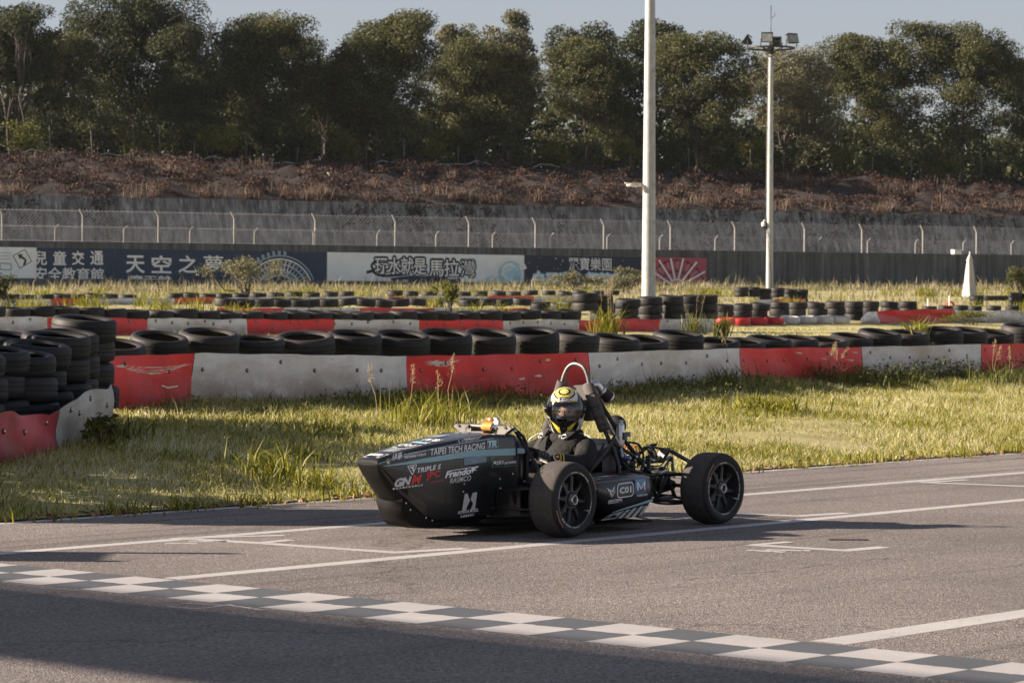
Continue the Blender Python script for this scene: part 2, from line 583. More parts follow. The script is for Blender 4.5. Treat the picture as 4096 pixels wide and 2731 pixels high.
tag(gb.build('grid_box_marking', M['line']), kind='structure')
gb = MB()
for px in ([(676, 2172), (773, 2173)], [(770, 2165), (890, 2165)], [(3005, 2200), (3125, 2206.5)], [(3080, 2198), (3225, 2201)]):
    poly(px, .08, .0011)
poly([(676, 2425), (800, 2434), (925, 2417)], .018, .0011); poly([(925, 2420), (1045, 2438)], .028, .0011); poly([(730, 2412), (900, 2421)], .015, .0016)
tag(gb.build('faded_grid_marking', M['lineworn']), kind='structure')

wst = [-14.6, -13.96, -13.33, -12.70, -12.07, -11.447, -10.828, -10.192, -9.539, -8.851, -8.186, -7.532, -6.818, -6.137, -5.45, -4.77, -4.09, -3.41, -2.73]
bounds = []
for a, b in zip(wst[:-1], wst[1:]): bounds += [a, (a + b) / 2]
bounds.append(wst[-1])
def ug(n_, k):   # the line bows slightly, as painted
    return {0: 9.575, 1: 9.905, 2: 10.225}[k] + .035 * math.exp(-((n_ + 9.3) / 2.2) ** 2)
ck = MB()
for i in range(len(bounds) - 1):
    a, b = bounds[i], bounds[i + 1]
    for r in (0, 1):
        white = (i % 2 == 0) == (r == 1)
        g = .0
        z = .0010 if white else .0007
        k_ = 9; jt = lambda: RNG.normal() * .0045
        lo_ = [tr(a + (b - a) * q_ / k_, ug(a + (b - a) * q_ / k_, r) + jt(), z) for q_ in range(k_ + 1)]
        hi_ = [tr(a + (b - a) * q_ / k_, ug(a + (b - a) * q_ / k_, r + 1) + jt(), z) for q_ in range(k_ + 1)]
        ck.add(lo_ + hi_, [(q_, q_ + 1, k_ + 2 + q_, k_ + 1 + q_) for q_ in range(k_)], 0 if white else 1)
tag(ck.build('start_line', [M['cwhite'], M['cblack']]), kind='structure')
# a strip of rubber left on the asphalt
p0 = on_track(3394, 2159)
mb = MB(); mb.grid(lambda a, b: p0 + np.array([a, b, .003 + .004 * max(0, 1 - (a / .125) ** 4)]), np.linspace(-.125, .125, 7), [-.03, 0, .03])
tag(mb.build('rubber_scrap', pm('dull_dark_rubber', (.055, .045, .045), .95, spec=.1)), 'thin dark strip of rubber lying flat on the asphalt behind the car', 'rubber scrap')

mb = MB()
cr_ = [(2330, 2362), (2412, 2352), (2560, 2338), (2700, 2322), (2880, 2303), (3056, 2286), (3240, 2264), (3412, 2247), (3590, 2224)]
Pc = []
for (a0, b0), (a1, b1_) in zip(cr_[:-1], cr_[1:]):
    for q_ in np.linspace(0, 1, 6, endpoint=False): Pc.append(on_track(a0 + (a1 - a0) * q_ + RNG.normal() * 4, b0 + (b1_ - b0) * q_ + RNG.normal() * 1.6))
for q_ in range(len(Pc) - 1):
    if RNG.random() < .72: strip(mb, Pc[q_], Pc[q_ + 1], RNG.uniform(.003, .013), .0005)
tag(mb.build('asphalt_crack', pm('crack_filler', (.035, .033, .032), .95, spec=.1)), kind='structure')

# ------------------------------------------------------------------ land beyond the kerb line
es = np.concatenate([np.linspace(0, 12, 49), np.linspace(12.5, 60, 60), np.linspace(62, 130, 50), [180, 420]])
ua = np.concatenate([[-200, -90], np.linspace(-30, 60, 150), np.linspace(62, 190, 60), [260, 400]])
EE, UU = np.meshgrid(es, ua, indexing='ij')
NN = EDGE - EE
X = NN * N[0] + UU * U[0]; Y = NN * N[1] + UU * U[1]
Z = land(X, Y) + (np.sin(X * 1.7 + Y * .9) * np.cos(Y * 1.3 - X * .6) * .02 + np.sin(X * .51) * np.cos(Y * .43) * .04) * sstep(0, 2, EE) + .012 * (EE <= 0)
ne, nu = EE.shape
idx = np.arange(ne * nu).reshape(ne, nu)
q = np.stack([idx[:-1, :-1], idx[:-1, 1:], idx[1:, 1:], idx[1:, :-1]], -1).reshape(-1, 4)
me = fast_mesh('infield_ground', np.stack([X, Y, Z], -1).reshape(-1, 3), q.ravel(), np.full(len(q), 4), M['ground'], smooth=True)
tag(link('infield_ground', me), kind='structure')

# ------------------------------------------------------------------ thin haze over the whole place
hm, ht, hp0 = new_mat('haze')
ht.nodes.remove(hp0)
hv = nd(ht, 'ShaderNodeVolumePrincipled'); hv.inputs['Density'].default_value = .00006; hv.inputs['Color'].default_value = (.80, .88, .95, 1); hv.inputs['Anisotropy'].default_value = .2
ht.links.new(hv.outputs[0], ht.nodes['Material Output'].inputs['Volume'])
hz_ = MB().box((0, 130, 13), (900, 800, 30)).build('haze', hm)
hz_['kind'] = 'stuff'

# ------------------------------------------------------------------ wall, fences, banners
W0 = np.array([-26.5, 150.0]); WD = np.array([.9003, .4353]); WN = np.array([.4353, -.9003])
WTOP = 4.53
def wp(t, off, z): return np.array([W0[0] + WD[0] * t + WN[0] * off, W0[1] + WD[1] * t + WN[1] * off, z])
def wpx(px, py, off=0.0):
    """a point of the wall's face (off metres in front of it)"""
    return on_plane(px, py, wp(0, off, 0), (*WN, 0))
def wt(px, off=0.0):
    P = wpx(px, 1000, off)
    return float((P[:2] - W0) @ WD)

mb = MB()
tt = np.linspace(-50, 130, 10)
for a, b in zip(tt[:-1], tt[1:]):
    mb.add([wp(a, 0, 1), wp(b - .012, 0, 1), wp(b - .012, 0, WTOP), wp(a, 0, WTOP), wp(a, -.5, 1), wp(b - .012, -.5, 1), wp(b - .012, -.5, WTOP), wp(a, -.5, WTOP)],
           [(0, 1, 2, 3), (3, 2, 6, 7), (5, 4, 7, 6), (4, 0, 3, 7), (1, 5, 6, 2)])
wall = mb.build('boundary_wall', M['wall'])
tag(wall, 'long dark stained concrete wall carrying the banners below the wire fence', 'wall')
mb = MB()
mb.add([wp(-50, .06, 1), wp(130, .06, 1), wp(130, .06, 2.55), wp(-50, .06, 2.55), wp(-50, .002, 2.62), wp(130, .002, 2.62)], [(0, 1, 2, 3), (3, 2, 5, 4)])
mb.build('plinth', M['wall'], wall)

# retaining slope and embankment behind
mb = MB()
tt = np.linspace(-60, 140, 120)
def rw(t, k):
    o, z = [(-6.9, 2.2), (-8.2, 7.05), (-8.2, 7.22), (-8.9, 7.2)][k]
    return wp(t, o + .18 * math.sin(t * .8) * (k < 1), z)
mb.grid(lambda a, b: rw(a, int(b)), tt, [0, 1, 2, 3], smooth=False)
tag(mb.build('retaining_wall', M['retain']), 'sloping grey concrete retaining wall seen through the fence below the bank', 'wall')

def emb(t, o):
    z = np.interp(o, [8.5, 12, 18, 24, 27, 160], [7.15, 8.1, 9.25, 10.2, 10.35, 10.9])
    w_ = sstep(8.5, 10, o) * (1 - .8 * sstep(24, 27, o))
    return wp(t, -o, z + w_ * (.28 * math.sin(t * 1.1 + o) * math.cos(o * .9) + .18 * math.sin(t * 2.7 - o * 1.9)))
m, t, p = new_mat('embankment_soil')
co = nd(t, 'ShaderNodeNewGeometry').outputs['Position']
f = noise(t, co, .55, 7, .68)
c = ramp(t, f, [(.28, (.013, .011, .010)), (.5, (.033, .022, .018)), (.68, (.068, .042, .032)), (.8, (.11, .064, .046))])
c = mixc(t, 1.0, c, ramp(t, noise(t, co, 5, 5, .7), [(.3, g3(.45)), (.7, g3(1.3))]), 'MULTIPLY')
t.links.new(c, p.inputs['Base Color']); p.inputs['Roughness'].default_value = .95
bump(t, p, noise(t, co, 3, 5, .7), 1, .25)
M['emb'] = m
mb = MB()
mb.grid(lambda a, b: emb(a, b), np.linspace(-70, 150, 200), [8.5, 9.5, 10.5, 12, 13.5, 15, 16.5, 18, 20, 22, 24, 26, 28, 40, 80, 160])
tag(mb.build('embankment_terrain', M['emb']), kind='structure')

# fences
def fence(name, label, off, h, posts, lean, spacing, wire_r):
    t0, t1 = -6, 84
    f_ = thing(name, label, 'fence', wp(30, off, WTOP))
    base = wp(30, off, WTOP)
    mb = MB()
    L = t1 - t0
    for s in (1, -1):
        k = 0.0
        for i in range(int((L + h) / spacing)):
            a = t0 - (h if s > 0 else 0) + i * spacing
            za, zb = 0.0, h
            ta, tb = (a, a + h) if s > 0 else (a + h, a)
            lo, hi = min(ta, tb), max(ta, tb)
            if hi < t0 or lo > t1: continue
            mb.tube([wp(ta, off, WTOP + .02) - base, wp(tb, off, WTOP + h) - base], wire_r, 3, caps=False)
    for z in (.03, h):
        mb.tube([wp(t0, off, WTOP + z) - base, wp(t1, off, WTOP + z) - base], wire_r * 1.5, 4)
    # barbs of the top edge
    for i in range(int(L / spacing)):
        mb.tube([wp(t0 + i * spacing, off, WTOP + h) - base, wp(t0 + (i + .3) * spacing, off, WTOP + h + .09) - base], wire_r, 3, caps=False)
    o = mb.build('wire_mesh', M['wire'], f_); o['kind'] = 'stuff'
    pm_ = None
    for px in posts:
        P = wp(wt(px * 1.7415, off), off, WTOP) - base
        if pm_ is None:
            pb = MB()
            hh = h * .86
            wq = .043
            d = np.array([*WD, 0]) * lean
            rings = []
            for z, sft, k in ((-.02, 0, 1), (hh, 0, .95), (hh + .03, .03, .95), (h + .12, .2, .8)):
                c0 = d * sft + np.array([0, 0, z])
                q1 = np.array([*WD, 0]) * wq * k; q2 = np.array([*WN, 0]) * wq * k
                rings.append([c0 - q1 - q2, c0 + q1 - q2, c0 + q1 + q2, c0 - q1 + q2])
            pb.loft(rings, smooth=False)
            o = pb.build('fence_post', M['post'], f_, P); pm_ = o.data
        else:
            link('fence_post', pm_, f_, P)
tall = [-170, 5, 190, 364, 538, 724, 908, 1077, 1230, 1387, 1540, 1688, 1848, 1980, 2120, 2243, 2362]
short = [-30, 127, 285, 437, 585, 720, 867, 1002, 1132, 1265, 1395, 1516, 1643, 1762, 1880, 1993, 2103, 2213, 2323]
fence('chain_link_fence', 'tall chain-link fence on pale posts bent left, standing on the concrete wall', -.42, 1.62, tall, -1, .21, .0066)
fence('low_wire_fence', 'lower wire fence on short pale posts bent right, along the front of the wall top', -.08, .78, short, 1, .21, .006)

prep_text({'c1': ('兒', 0, .018, 1), 'c2': ('童', 0, .018, 1), 'c3': ('交', 0, .018, 1), 'c4': ('通', 0, .018, 1), 'safety': ('安全教育館', 0, .012, 1),
           't1': ('天', 0, .02, 1), 't2': ('空', 0, .02, 1), 't3': ('之', 0, .02, 1), 't4': ('夢', 0, .01, 1), 'wheel': ('摩天輪', 0, .015, 1),
           'w1': ('玩水就是', 0, .012, .92), 'w1b': ('玩水就是', 0, .045, .92), 'w2': ('馬拉', 0, .012, .92), 'w2b': ('馬拉', 0, .045, .92), 'w3': ('灣', 0, .0, 1), 'w3b': ('灣', 0, .02, 1), 'sub': ('大灣', .2, .01, 1), 'ning': ('ning', .2, .02, 1),
           'lp': ('麗寶樂園', 0, .006, 1), 'day': ('白天晚上都精彩', 0, .025, 1.15), 'dayb': ('白天晚上都精彩', 0, .045, 1.15),
           'TPR': ('TAIPEI TECH RACING', .2, .018, 1.02), 'TR': ('TR', .2, .06, .9), 'UNI': ('國立臺北科技大學', .2, .03, 1), 'UNIE': ('National Taipei University of Technology', .1, .01, 1),
           'GN1': ('Gain How Printing Co., Ltd.', .1, .012, 1), 'GN2': ('健豪印刷事業股份有限公司', .1, .02, 1), 'GN3': ('健豪', .3, .01, 1.1),
           'TRIPLE': ('TRIPLE S', .3, .03, 1.1), 'GN': ('GN', .3, .06, .95), 'Mred': ('M', .3, .035, 1), 'GNMC': ('嘉德先進材料有限公司', .1, .02, 1.5), 'JPC': ('JPC', 0, .04, 1), 'conn': ('connectivity', 0, .015, 1),
           'FRANDO': ('Frando', .35, .045, 1), 'RAEMCO': ('RAEMCO', .25, .025, 1.05), 'PAT': ('PATTERSON CHIEN', .2, .02, 1), 'TTU1': ('臺北科大', 0, .02, 1), 'TTU2': ('高等教育深耕計畫', 0, .02, 1), 'TTU3': ('TAIPEI TECH', 0, .012, 1.3),
           'HOND': ('HONDAR MODEL', .2, .015, 1), 'HONDC': ('泓達模型科技', .2, .02, 1.3), 'RES': ('RES', 0, .05, 1), 'C01': ('C01', 0, .03, 1), 'Mbig': ('M', 0, .02, 1), 'MOUS': ('mouser.com', 0, .02, 1), 'ADD': ('ADDICTEDEVIL', .2, .03, 1),
           'KYT': ('KYT', .1, .045, 1), 'n29': ('29', .1, .06, 1), 'n2': ('2', .1, .06, 1), 'CONT': ('Continental', .0, .03, 1), 'OZ': ('OZ', 0, .02, 1.2), 'RAC': ('RACING', 0, .03, 1.1), 'FS': ('Formula Student', .25, .02, 1), 'ICK': ('ICK', 0, .03, 1), 'ZEN': ('zenz', .2, .05, 1)})

def flat(name, col, rough=.6):
    return pm(name, col, rough, 0, .07, 1.2)
BN = {'navy': flat('navy_banner_print', (.016, .038, .085)), 'navy2': flat('night_blue_banner_print', (.013, .022, .052)), 'bwhite': flat('pale_banner_print', (.80, .85, .86)), 'ink': flat('dark_banner_ink', (.02, .025, .05)),
      'paper': flat('white_banner_ink', (.82, .82, .80)), 'pink': flat('pink_banner_ink', (.35, .10, .16)), 'aqua': flat('aqua_banner_ink', (.40, .66, .76)), 'red': flat('red_banner_print', (.40, .075, .11)), 'dred': flat('dark_red_banner_ink', (.15, .015, .03)),
      'steel': flat('grey_banner_ink', (.30, .40, .47)), 'rose': flat('rose_banner_ink', (.45, .22, .26))}
BK = list(BN); BM = [BN[k] for k in BK]
def bi(k): return BK.index(k)

def banner(name, label, px0, px1, col, ytop, off=.02):
    """a printed panel fixed to the wall, its print laid on in thin layers"""
    a, b = wpx(px0, ytop(px0), off), wpx(px1, ytop(px1), off)
    q = np.array([*WN, 0]) * .025
    mb = MB()
    lo = 1.9
    P = [np.array([a[0], a[1], lo]), np.array([b[0], b[1], lo]), b, a]
    mb.add([p_ for p_ in P] + [p_ - q for p_ in P], [(0, 1, 2, 3), (7, 6, 5, 4), (0, 4, 5, 1), (1, 5, 6, 2), (2, 6, 7, 3), (3, 7, 4, 0)])
    return tag(mb.build(name, BN[col]), label, 'banner', 'printed banners along the concrete wall')

ytop = lambda px: 988 + px * .0158
class Print:
    def __init__(s, parent, name):
        s.mb = MB(); s.p = parent; s.n = name
    def q(s, px, py, lay): return wpx(px, py, .024 + .006 * lay)
    def text(s, key, x0, y0, x1, y1, col, lay=1):
        sl = .0165
        put_text(s.mb, key, lambda u, v: s.q(x0 + (x1 - x0) * u, y1 + (y0 - y1) * v + sl * (u * (x1 - x0)), lay), bi(col)); return s
    def halo(s, key, x0, y0, x1, y1, col, r, lay=1):
        for a in np.arange(0, 6.2, math.pi / 4):
            dx, dy = r * math.cos(a), r * math.sin(a); s.text(key, x0 + dx, y0 + dy, x1 + dx, y1 + dy, col, lay + a * .02)
        return s
    def poly(s, pts, col, lay=1):
        s.mb.add([s.q(a, b, lay) for a, b in pts], [tuple(range(len(pts)))], bi(col)); return s
    def line(s, pts, wd, col, lay=1):
        for (a, b), (c, d) in zip(pts[:-1], pts[1:]):
            l = math.hypot(c - a, d - b) or 1; nx, ny = -(d - b) / l * wd / 2, (c - a) / l * wd / 2
            s.poly([(a + nx, b + ny), (a - nx, b - ny), (c - nx, d - ny), (c + nx, d + ny)], col, lay)
        return s
    def arc(s, cx, cy, r, a0, a1, wd, col, lay=1, ky=1.0, n=18):
        return s.line([(cx + r * math.cos(rad(t)), cy - ky * r * math.sin(rad(t))) for t in np.linspace(a0, a1, n)], wd, col, lay)
    def done(s): return s.mb.build(s.n, BM, s.p)

b0 = banner('wall_banner', 'pale banner with black arrow road sign, first along the wall from the left', -260, 146, 'bwhite', ytop)
pr = Print(b0, 'arrow_print')
pr.poly([(50, 1022), (100, 996), (129, 1046), (78, 1075)], 'ink', 1).poly([(54, 1023), (99, 1000), (125, 1045), (79, 1071)], 'paper', 2)
pr.line([(96, 1062), (103, 1040), (84, 1026)], 9, 'ink', 3).poly([(70, 1018), (92, 1015), (80, 1037)], 'ink', 3)
for y in (1010, 1022, 1034): pr.line([(-200, y), (45, y + 2)], 2.5, 'steel', 1)
pr.line([(0, 1052), (45, 1055), (45, 1080), (0, 1078), (0, 1052)], 5, 'steel', 1); pr.done()
b1 = banner('wall_banner', 'navy banner with two rows of white Chinese characters beside the arrow sign', 150, 459, 'navy', ytop)
pr = Print(b1, 'characters')
for k, x0, x1 in (('c1', 137, 188), ('c2', 213, 265), ('c3', 287, 338), ('c4', 361, 414)): pr.text(k, x0, 1003, x1, 1060, 'paper')
pr.text('safety', 137, 1067, 415, 1124, 'paper'); pr.done()
b2 = banner('wall_banner', 'long navy banner with a drawn Ferris wheel and four large white characters', 463, 1305, 'navy', ytop)
pr = Print(b2, 'characters')
for k, x0, x1 in (('t1', 503, 580), ('t2', 606, 686), ('t3', 713, 790), ('t4', 814, 893)): pr.text(k, x0, 1021, x1, 1092, 'paper')
pr.text('wheel', 517, 1100, 688, 1134, 'paper'); pr.done()
pr = Print(b2, 'wheel_print')
cx, cy = 1118, 1168
for i, r in enumerate((145, 132, 110, 88, 66)):
    pr.arc(cx, cy, r, 20, 165, 5 if i < 2 else 3.5, 'paper' if i else 'steel', 1, 1.0, 26)
for i in range(17):
    a = 25 + i * 8.2
    for da in (-6, 6):
        pr.line([(cx + 66 * math.cos(rad(a)), cy - 66 * math.sin(rad(a))), (cx + 100 * math.cos(rad(a + da * .6)), cy - 100 * math.sin(rad(a + da * .6))), (cx + 132 * math.cos(rad(a + da)), cy - 132 * math.sin(rad(a + da)))], 2.6, 'steel' if a < 60 else 'paper', 2)
    px, py = cx + 156 * math.cos(rad(a)), cy - 156 * math.sin(rad(a))
    pr.poly([(px - 5, py - 9), (px + 6, py - 7), (px + 7, py + 7), (px - 4, py + 8)], 'ink' if a < 80 else 'steel', 2)
pr.done()
b3 = banner('wall_banner', 'white banner with outlined white characters and a pale blue wave', 1309, 2097, 'bwhite', ytop)
pr = Print(b3, 'characters')
pr.halo('w1', 1500, 1025, 1706, 1094, 'ink', 6.5).halo('w2', 1717, 1034, 1836, 1105, 'ink', 6.5).halo('w3', 1844, 1038, 1901, 1107, 'ink', 6.5).text('w1', 1500, 1027, 1706, 1096, 'paper', 2).text('w2', 1717, 1037, 1836, 1105, 'paper', 2).text('w3', 1844, 1040, 1901, 1107, 'paper', 2)
pr.line([(1466, 1090), (1490, 1083), (1508, 1098), (1540, 1104), (1600, 1099), (1640, 1094)], 12, 'ink', 1).line([(1500, 1094), (1485, 1062), (1502, 1042), (1520, 1050)], 10, 'ink', 1)
pr.poly([(1560, 1112), (1650, 1101), (1840, 1112), (1846, 1136), (1700, 1142), (1580, 1138)], 'ink', 3).text('sub', 1576, 1118, 1632, 1138, 'paper', 4).text('ning', 1790, 1104, 1832, 1122, 'paper', 4)
pr.done()
pr = Print(b3, 'wave_print')
pr.poly([(1900, 1128), (1990, 1092), (2040, 1060), (2096, 1050), (2096, 1150), (1900, 1150)], 'aqua', 1)
for k, (r, wd) in enumerate(((60, 16), (44, 9), (30, 6))):
    pr.arc(2042, 1092, r, 15, 200, wd, 'paper' if k != 1 else 'aqua', 2 + k)
for k, r in enumerate((34, 22)):
    pr.arc(1998, 1130, r, 15, 190, 9, 'paper' if k == 0 else 'aqua', 3 + k)
pr.line([(2080, 1060), (2092, 1100), (2080, 1140)], 7, 'paper', 4).line([(2062, 1070), (2074, 1105), (2064, 1145)], 5, 'aqua', 5)
for i in range(7): pr.line([(1940 + i * 14, 1130 - i * 6), (2000 + i * 10, 1090 - i * 5)], 2, 'paper', 2)
pr.done()
b4 = banner('wall_banner', 'night-blue banner with white characters and stars just left of the thick pole', 2101, 2600, 'navy2', ytop)
pr = Print(b4, 'characters')
pr.text('lp', 2273, 1029, 2446, 1081, 'paper', 2).halo('day', 2136, 1088, 2500, 1149, 'aqua', 5).text('day', 2136, 1088, 2500, 1149, 'paper', 2); pr.done()
pr = Print(b4, 'star_print')
for i in range(46):
    px, py = random.uniform(2110, 2590), random.uniform(1024, 1120); r = random.choice((1, 1.3, 1.6, 3))
    pr.poly([(px - r, py), (px, py + r), (px + r, py), (px, py - r)], 'paper', 1)
pr.done()
b5 = banner('wall_banner', 'red banner printed with a white-ribbed fan wheel right of the thick pole', 2612, 2826, 'red', ytop)
pr = Print(b5, 'fan_print')
cx, cy = 2706, 1152
for r0, r1 in ((104, 118), (62, 74)):
    for a in range(0, 180, 12):
        pr.arc(cx, cy, (r0 + r1) / 2, a + 1, a + 11, 9, 'dred', 1, 1, 5)
for a in (8, 30, 52, 78, 100, 122, 145, 165):
    pr.line([(cx + 34 * math.cos(rad(a)), cy - 34 * math.sin(rad(a))), (cx + 132 * math.cos(rad(a)), cy - min(118, 132 * math.sin(rad(a))))], 7, 'paper', 2)
    for k in range(3):
        aa = a + 10; r = 85 + k * 9
        pr.poly([(cx + r * math.cos(rad(aa)) + dx, cy - min(112, r * math.sin(rad(aa))) + dy) for dx, dy in ((-5, -3), (4, -4), (6, 3), (-4, 4))], 'rose', 2)
pr.arc(cx, cy, 34, 0, 180, 8, 'paper', 2); pr.done()

# box on the wall
P = wpx(3825, 1012, -.2)
ob = MB().box((0, 0, .13), (.52, .4, .26), rotz(math.atan2(WD[1], WD[0])))
ob.box((0, 0, .275), (.58, .46, .03), rotz(math.atan2(WD[1], WD[0])))
tag(ob.build('junction_box', M['white'], loc=(P[0], P[1], WTOP)), 'small white box standing on the concrete wall near the closed parasol', 'box')

# ------------------------------------------------------------------ poles
def pole_tube(mb, h, r0, r1, z0=0, n=20, m=0):
    mb.lathe([(r0 + (r1 - r0) * k, z0 + (h - z0) * k) for k in np.linspace(0, 1, 12)] + [(0, h)], n, m=m)

def z_at(py, px, Y): return float(at_y(px, py, Y)[2])
# thick pole
Yp = 78.0
B = at_y(2594, 1200, Yp); zb = float(land(B[0], B[1]))
pole = thing('lamp_pole', 'thick pale steel pole rising out of the frame behind the tyre stacks', 'pole', (B[0], B[1], zb))
mb = MB(); pole_tube(mb, 14, .196, .10); mb.build('shaft', M['galv'], pole)
mb = MB(); mb.lathe([(.3, 0), (.3, .03), (.21, .03), (.21, .05)], 20); mb.build('base_plate', M['galv'], pole)
for i in range(9):
    z = 1.9 + i * 1.02
    r = .196 - .096 * z / 14
    mb = MB(); mb.box((r * .75 + .012, -r * .66 - .012, 0), (.05, .05, .07)); mb.build('step_bolt', M['galv'], pole, (0, 0, z))
cz = z_at(743, 2562, Yp) - zb
mb = MB(); mb.box((-.06, 0, .02), (.1, .07, .1)); mb.tube([(-.06, 0, .0), (-.14, -.02, -.01)], .022)
cb = mb.build('camera_bracket', M['white'], pole, (-.19, -.06, cz))
mb = MB(); mb.tube([(-.14, -.02, 0), (-.42, -.06, .03)], [.052, .05], 12); mb.box((-.29, -.04, .065), (.36, .13, .018), rotz(.14))
mb.build('camera_body', M['white'], cb)
# floodlight mast
Y2 = 125.0
B = at_y(3077, 1160, Y2); zb = float(land(B[0], B[1]))
mast = thing('floodlight_mast', 'slimmer pale mast with a ring of floodlights and a thin rod on top', 'mast', (B[0], B[1], zb))
zt = z_at(205, 3084, Y2) - zb
mb = MB(); pole_tube(mb, zt, .172, .105); mb.build('shaft', M['galv'], mast)
mb = MB(); mb.tube([(-.17, -.05, .4), (-.165, -.05, 5), (-.13, -.05, zt - .3)], .018, 6); mb.tube([(-.16, -.06, zt * .34), (-.1, -.17, zt * .25), (.08, -.175, zt * .12), (.1, -.17, .2)], .012, 6); mb.build('cable', M['dkmetal'], mast)
mb = MB()
ringz = zt + .12
mb.tube([(1.02 * math.cos(a), .95 * math.sin(a), ringz) for a in np.linspace(0, 2 * math.pi, 33)], .045, 8)
for a in np.arange(0, 6.2, math.pi / 3): mb.tube([(.1 * math.cos(a), .1 * math.sin(a), ringz - .12), (1.0 * math.cos(a), .95 * math.sin(a), ringz)], .032, 6)
mb.lathe([(.12, zt - .15), (.19, zt - .1), (.19, zt + .05), (.12, zt + .2), (0, zt + .2)], 16)
mb.build('ring_platform', M['dkmetal'], mast)
mb = MB(); rz_ = z_at(22, 3085, Y2) - zb
mb.tube([(0, 0, zt), (0, 0, rz_)], .017, 6); mb.tube([(0, 0, rz_ - .56), (.16, 0, rz_ - .47), (.16, 0, rz_ - .36)], .012, 6); mb.build('lightning_rod', M['dkmetal'], mast)
M['lens'] = pm('lamp_glass', (.30, .31, .30), .12, .1, .3, 9)
for (x, y, yaw, tilt) in ((-1.02, .1, rad(-95), rad(35)), (-.24, -.93, rad(-4), rad(14)), (.86, -.5, rad(28), rad(20)), (.3, .93, rad(175), rad(18))):
    # head facing -Y before the turn, front bigger than back
    R = rotz(yaw) @ rotx(-tilt)
    mb = MB()
    fr = [(-.25, -.13, -.21), (.25, -.13, -.21), (.25, -.13, .21), (-.25, -.13, .21)]; bk = [(-.15, .16, -.12), (.15, .16, -.12), (.15, .16, .12), (-.15, .16, .12)]
    mb.loft([bk, fr], smooth=False)
    mb.box((0, .2, 0), (.2, .1, .16)); mb.box((0, -.02, .23), (.5, .25, .015))
    hd = mb.build('lamp_head', M['dkmetal'], mast, M=mat4(R, (x, y, ringz + .33)))
    mb = MB(); mb.grid(lambda a, b: (a, -.137, b), [-.215, 0, .215], [-.175, 0, .175]); mb.build('lamp_glass', M['lens'], hd, M=mat4(R, (x, y, ringz + .33)))
    mb = MB(); 
    for s in (-.27, .27): mb.tube([R @ np.array([s, .02, 0]) + (x, y, ringz + .33), np.array([x, y, ringz]) + rotz(yaw) @ np.array([s, .05, 0])], .02, 5)
    mb.build('yoke', M['dkmetal'], hd)
cz = z_at(900, 3062, Y2) - zb
mb = MB(); mb.tube([(-.1, -.05, .16), (-.25, -.06, .2), (-.27, -.06, .1)], .03, 6); mb.lathe([(0, .13), (.08, .12), (.09, -.03), (.08, -.06)], 14, mat4(t=(-.27, -.06, 0)))
dm = mb.build('dome_camera', M['white'], mast, (0, 0, cz))
mb = MB(); mb.lathe([(.08, -.06), (.07, -.12), (.03, -.155), (0, -.16)], 14, mat4(t=(-.27, -.06, 0))); mb.build('dome_glass', M['black'], dm)

# closed parasol
P = on_land(3878, 1196)
Yq = P[1]; zb = P[2]
px_m = F / Yq
par = thing('closed_parasol', 'closed cream-white parasol standing by the dark wall, folded cloth hanging down', 'parasol', tuple(P))
hz = z_at(1010, 3900, Yq) - zb
lo = z_at(1190, 3880, Yq) - zb + .02
M['cloth'] = pm('cream_cloth', (.47, .45, .43), .85, 0, .08, 3)
def pr_ring(z, r, a, k=16):
    return [(r * (1 + a * math.cos(i / k * 2 * math.pi * 4 + z)) * math.cos(i / k * 2 * math.pi), r * (1 + a * math.cos(i / k * 2 * math.pi * 4 + z)) * math.sin(i / k * 2 * math.pi), z) for i in range(k)]
H_ = hz - lo
mb = MB(); mb.loft([pr_ring(lo + H_ * q_, r * H_, a) for q_, r, a in ((0, .128, .4), (.04, .125, .4), (.25, .108, .36), (.5, .088, .3), (.7, .07, .2), (.8, .058, .15), (.82, .07, .15), (.9, .045, .05), (.96, .02, 0))]); mb.build('folded_canopy', M['cloth'], par)
mb = MB(); mb.tube([(0, 0, 0), (0, 0, hz)], .03, 8); mb.lathe([(.0, hz + .05), (.03, hz + .02), (.03, hz - .05)], 8); mb.build('pole', M['white'], par)

# ------------------------------------------------------------------ foliage
def leaf_quads(P, L, Wd, bias=None, rng=RNG):
    """diamond leaves at P with random turns; bias pulls the leaf's long axis"""
    n = len(P)
    a = rng.normal(size=(n, 3));
    if bias is not None: a += bias
    a /= np.linalg.norm(a, axis=1)[:, None] + 1e-9
    r = rng.normal(size=(n, 3)); b = np.cross(a, r); b /= np.linalg.norm(b, axis=1)[:, None] + 1e-9
    nn = np.cross(a, b)
    L = np.broadcast_to(L, n)[:, None]; Wd = np.broadcast_to(Wd, n)[:, None]
    V = np.empty((n, 4, 3))
    V[:, 0] = P - a * L / 2; V[:, 1] = P + b * Wd / 2 + nn * Wd * .18; V[:, 2] = P + a * L / 2; V[:, 3] = P - b * Wd / 2 + nn * Wd * .18
    return V.reshape(-1, 3)

def leaf_mesh(name, V, mat):
    n = len(V) // 4
    return fast_mesh(name, V, np.arange(n * 4), np.full(n, 4), mat)

M['leaf'] = leaf_mat('tree_leaf', [(.026, .036, .013), (.055, .067, .022), (.11, .115, .04), (.21, .20, .095)], .34, .6, (.35, .5))
M['leafdark'] = leaf_mat('dark_tree_leaf', [(.022, .033, .014), (.045, .058, .021), (.09, .10, .038)], .25, .6)
M['leafwarm'] = leaf_mat('yellow_green_leaf', [(.06, .07, .012), (.12, .13, .022), (.24, .24, .05)], .4, .5)
M['leafgrey'] = leaf_mat('grey_green_leaf', [(.09, .095, .045), (.16, .155, .085), (.29, .27, .17)], .3, .6)
M['bark'] = pm('grey_bark', (.075, .065, .055), .95, 0, .4, 3, .6, 20, .02)
M['palebark'] = pm('pale_bark', (.20, .175, .15), .95, 0, .35, 3, .6, 20, .02)

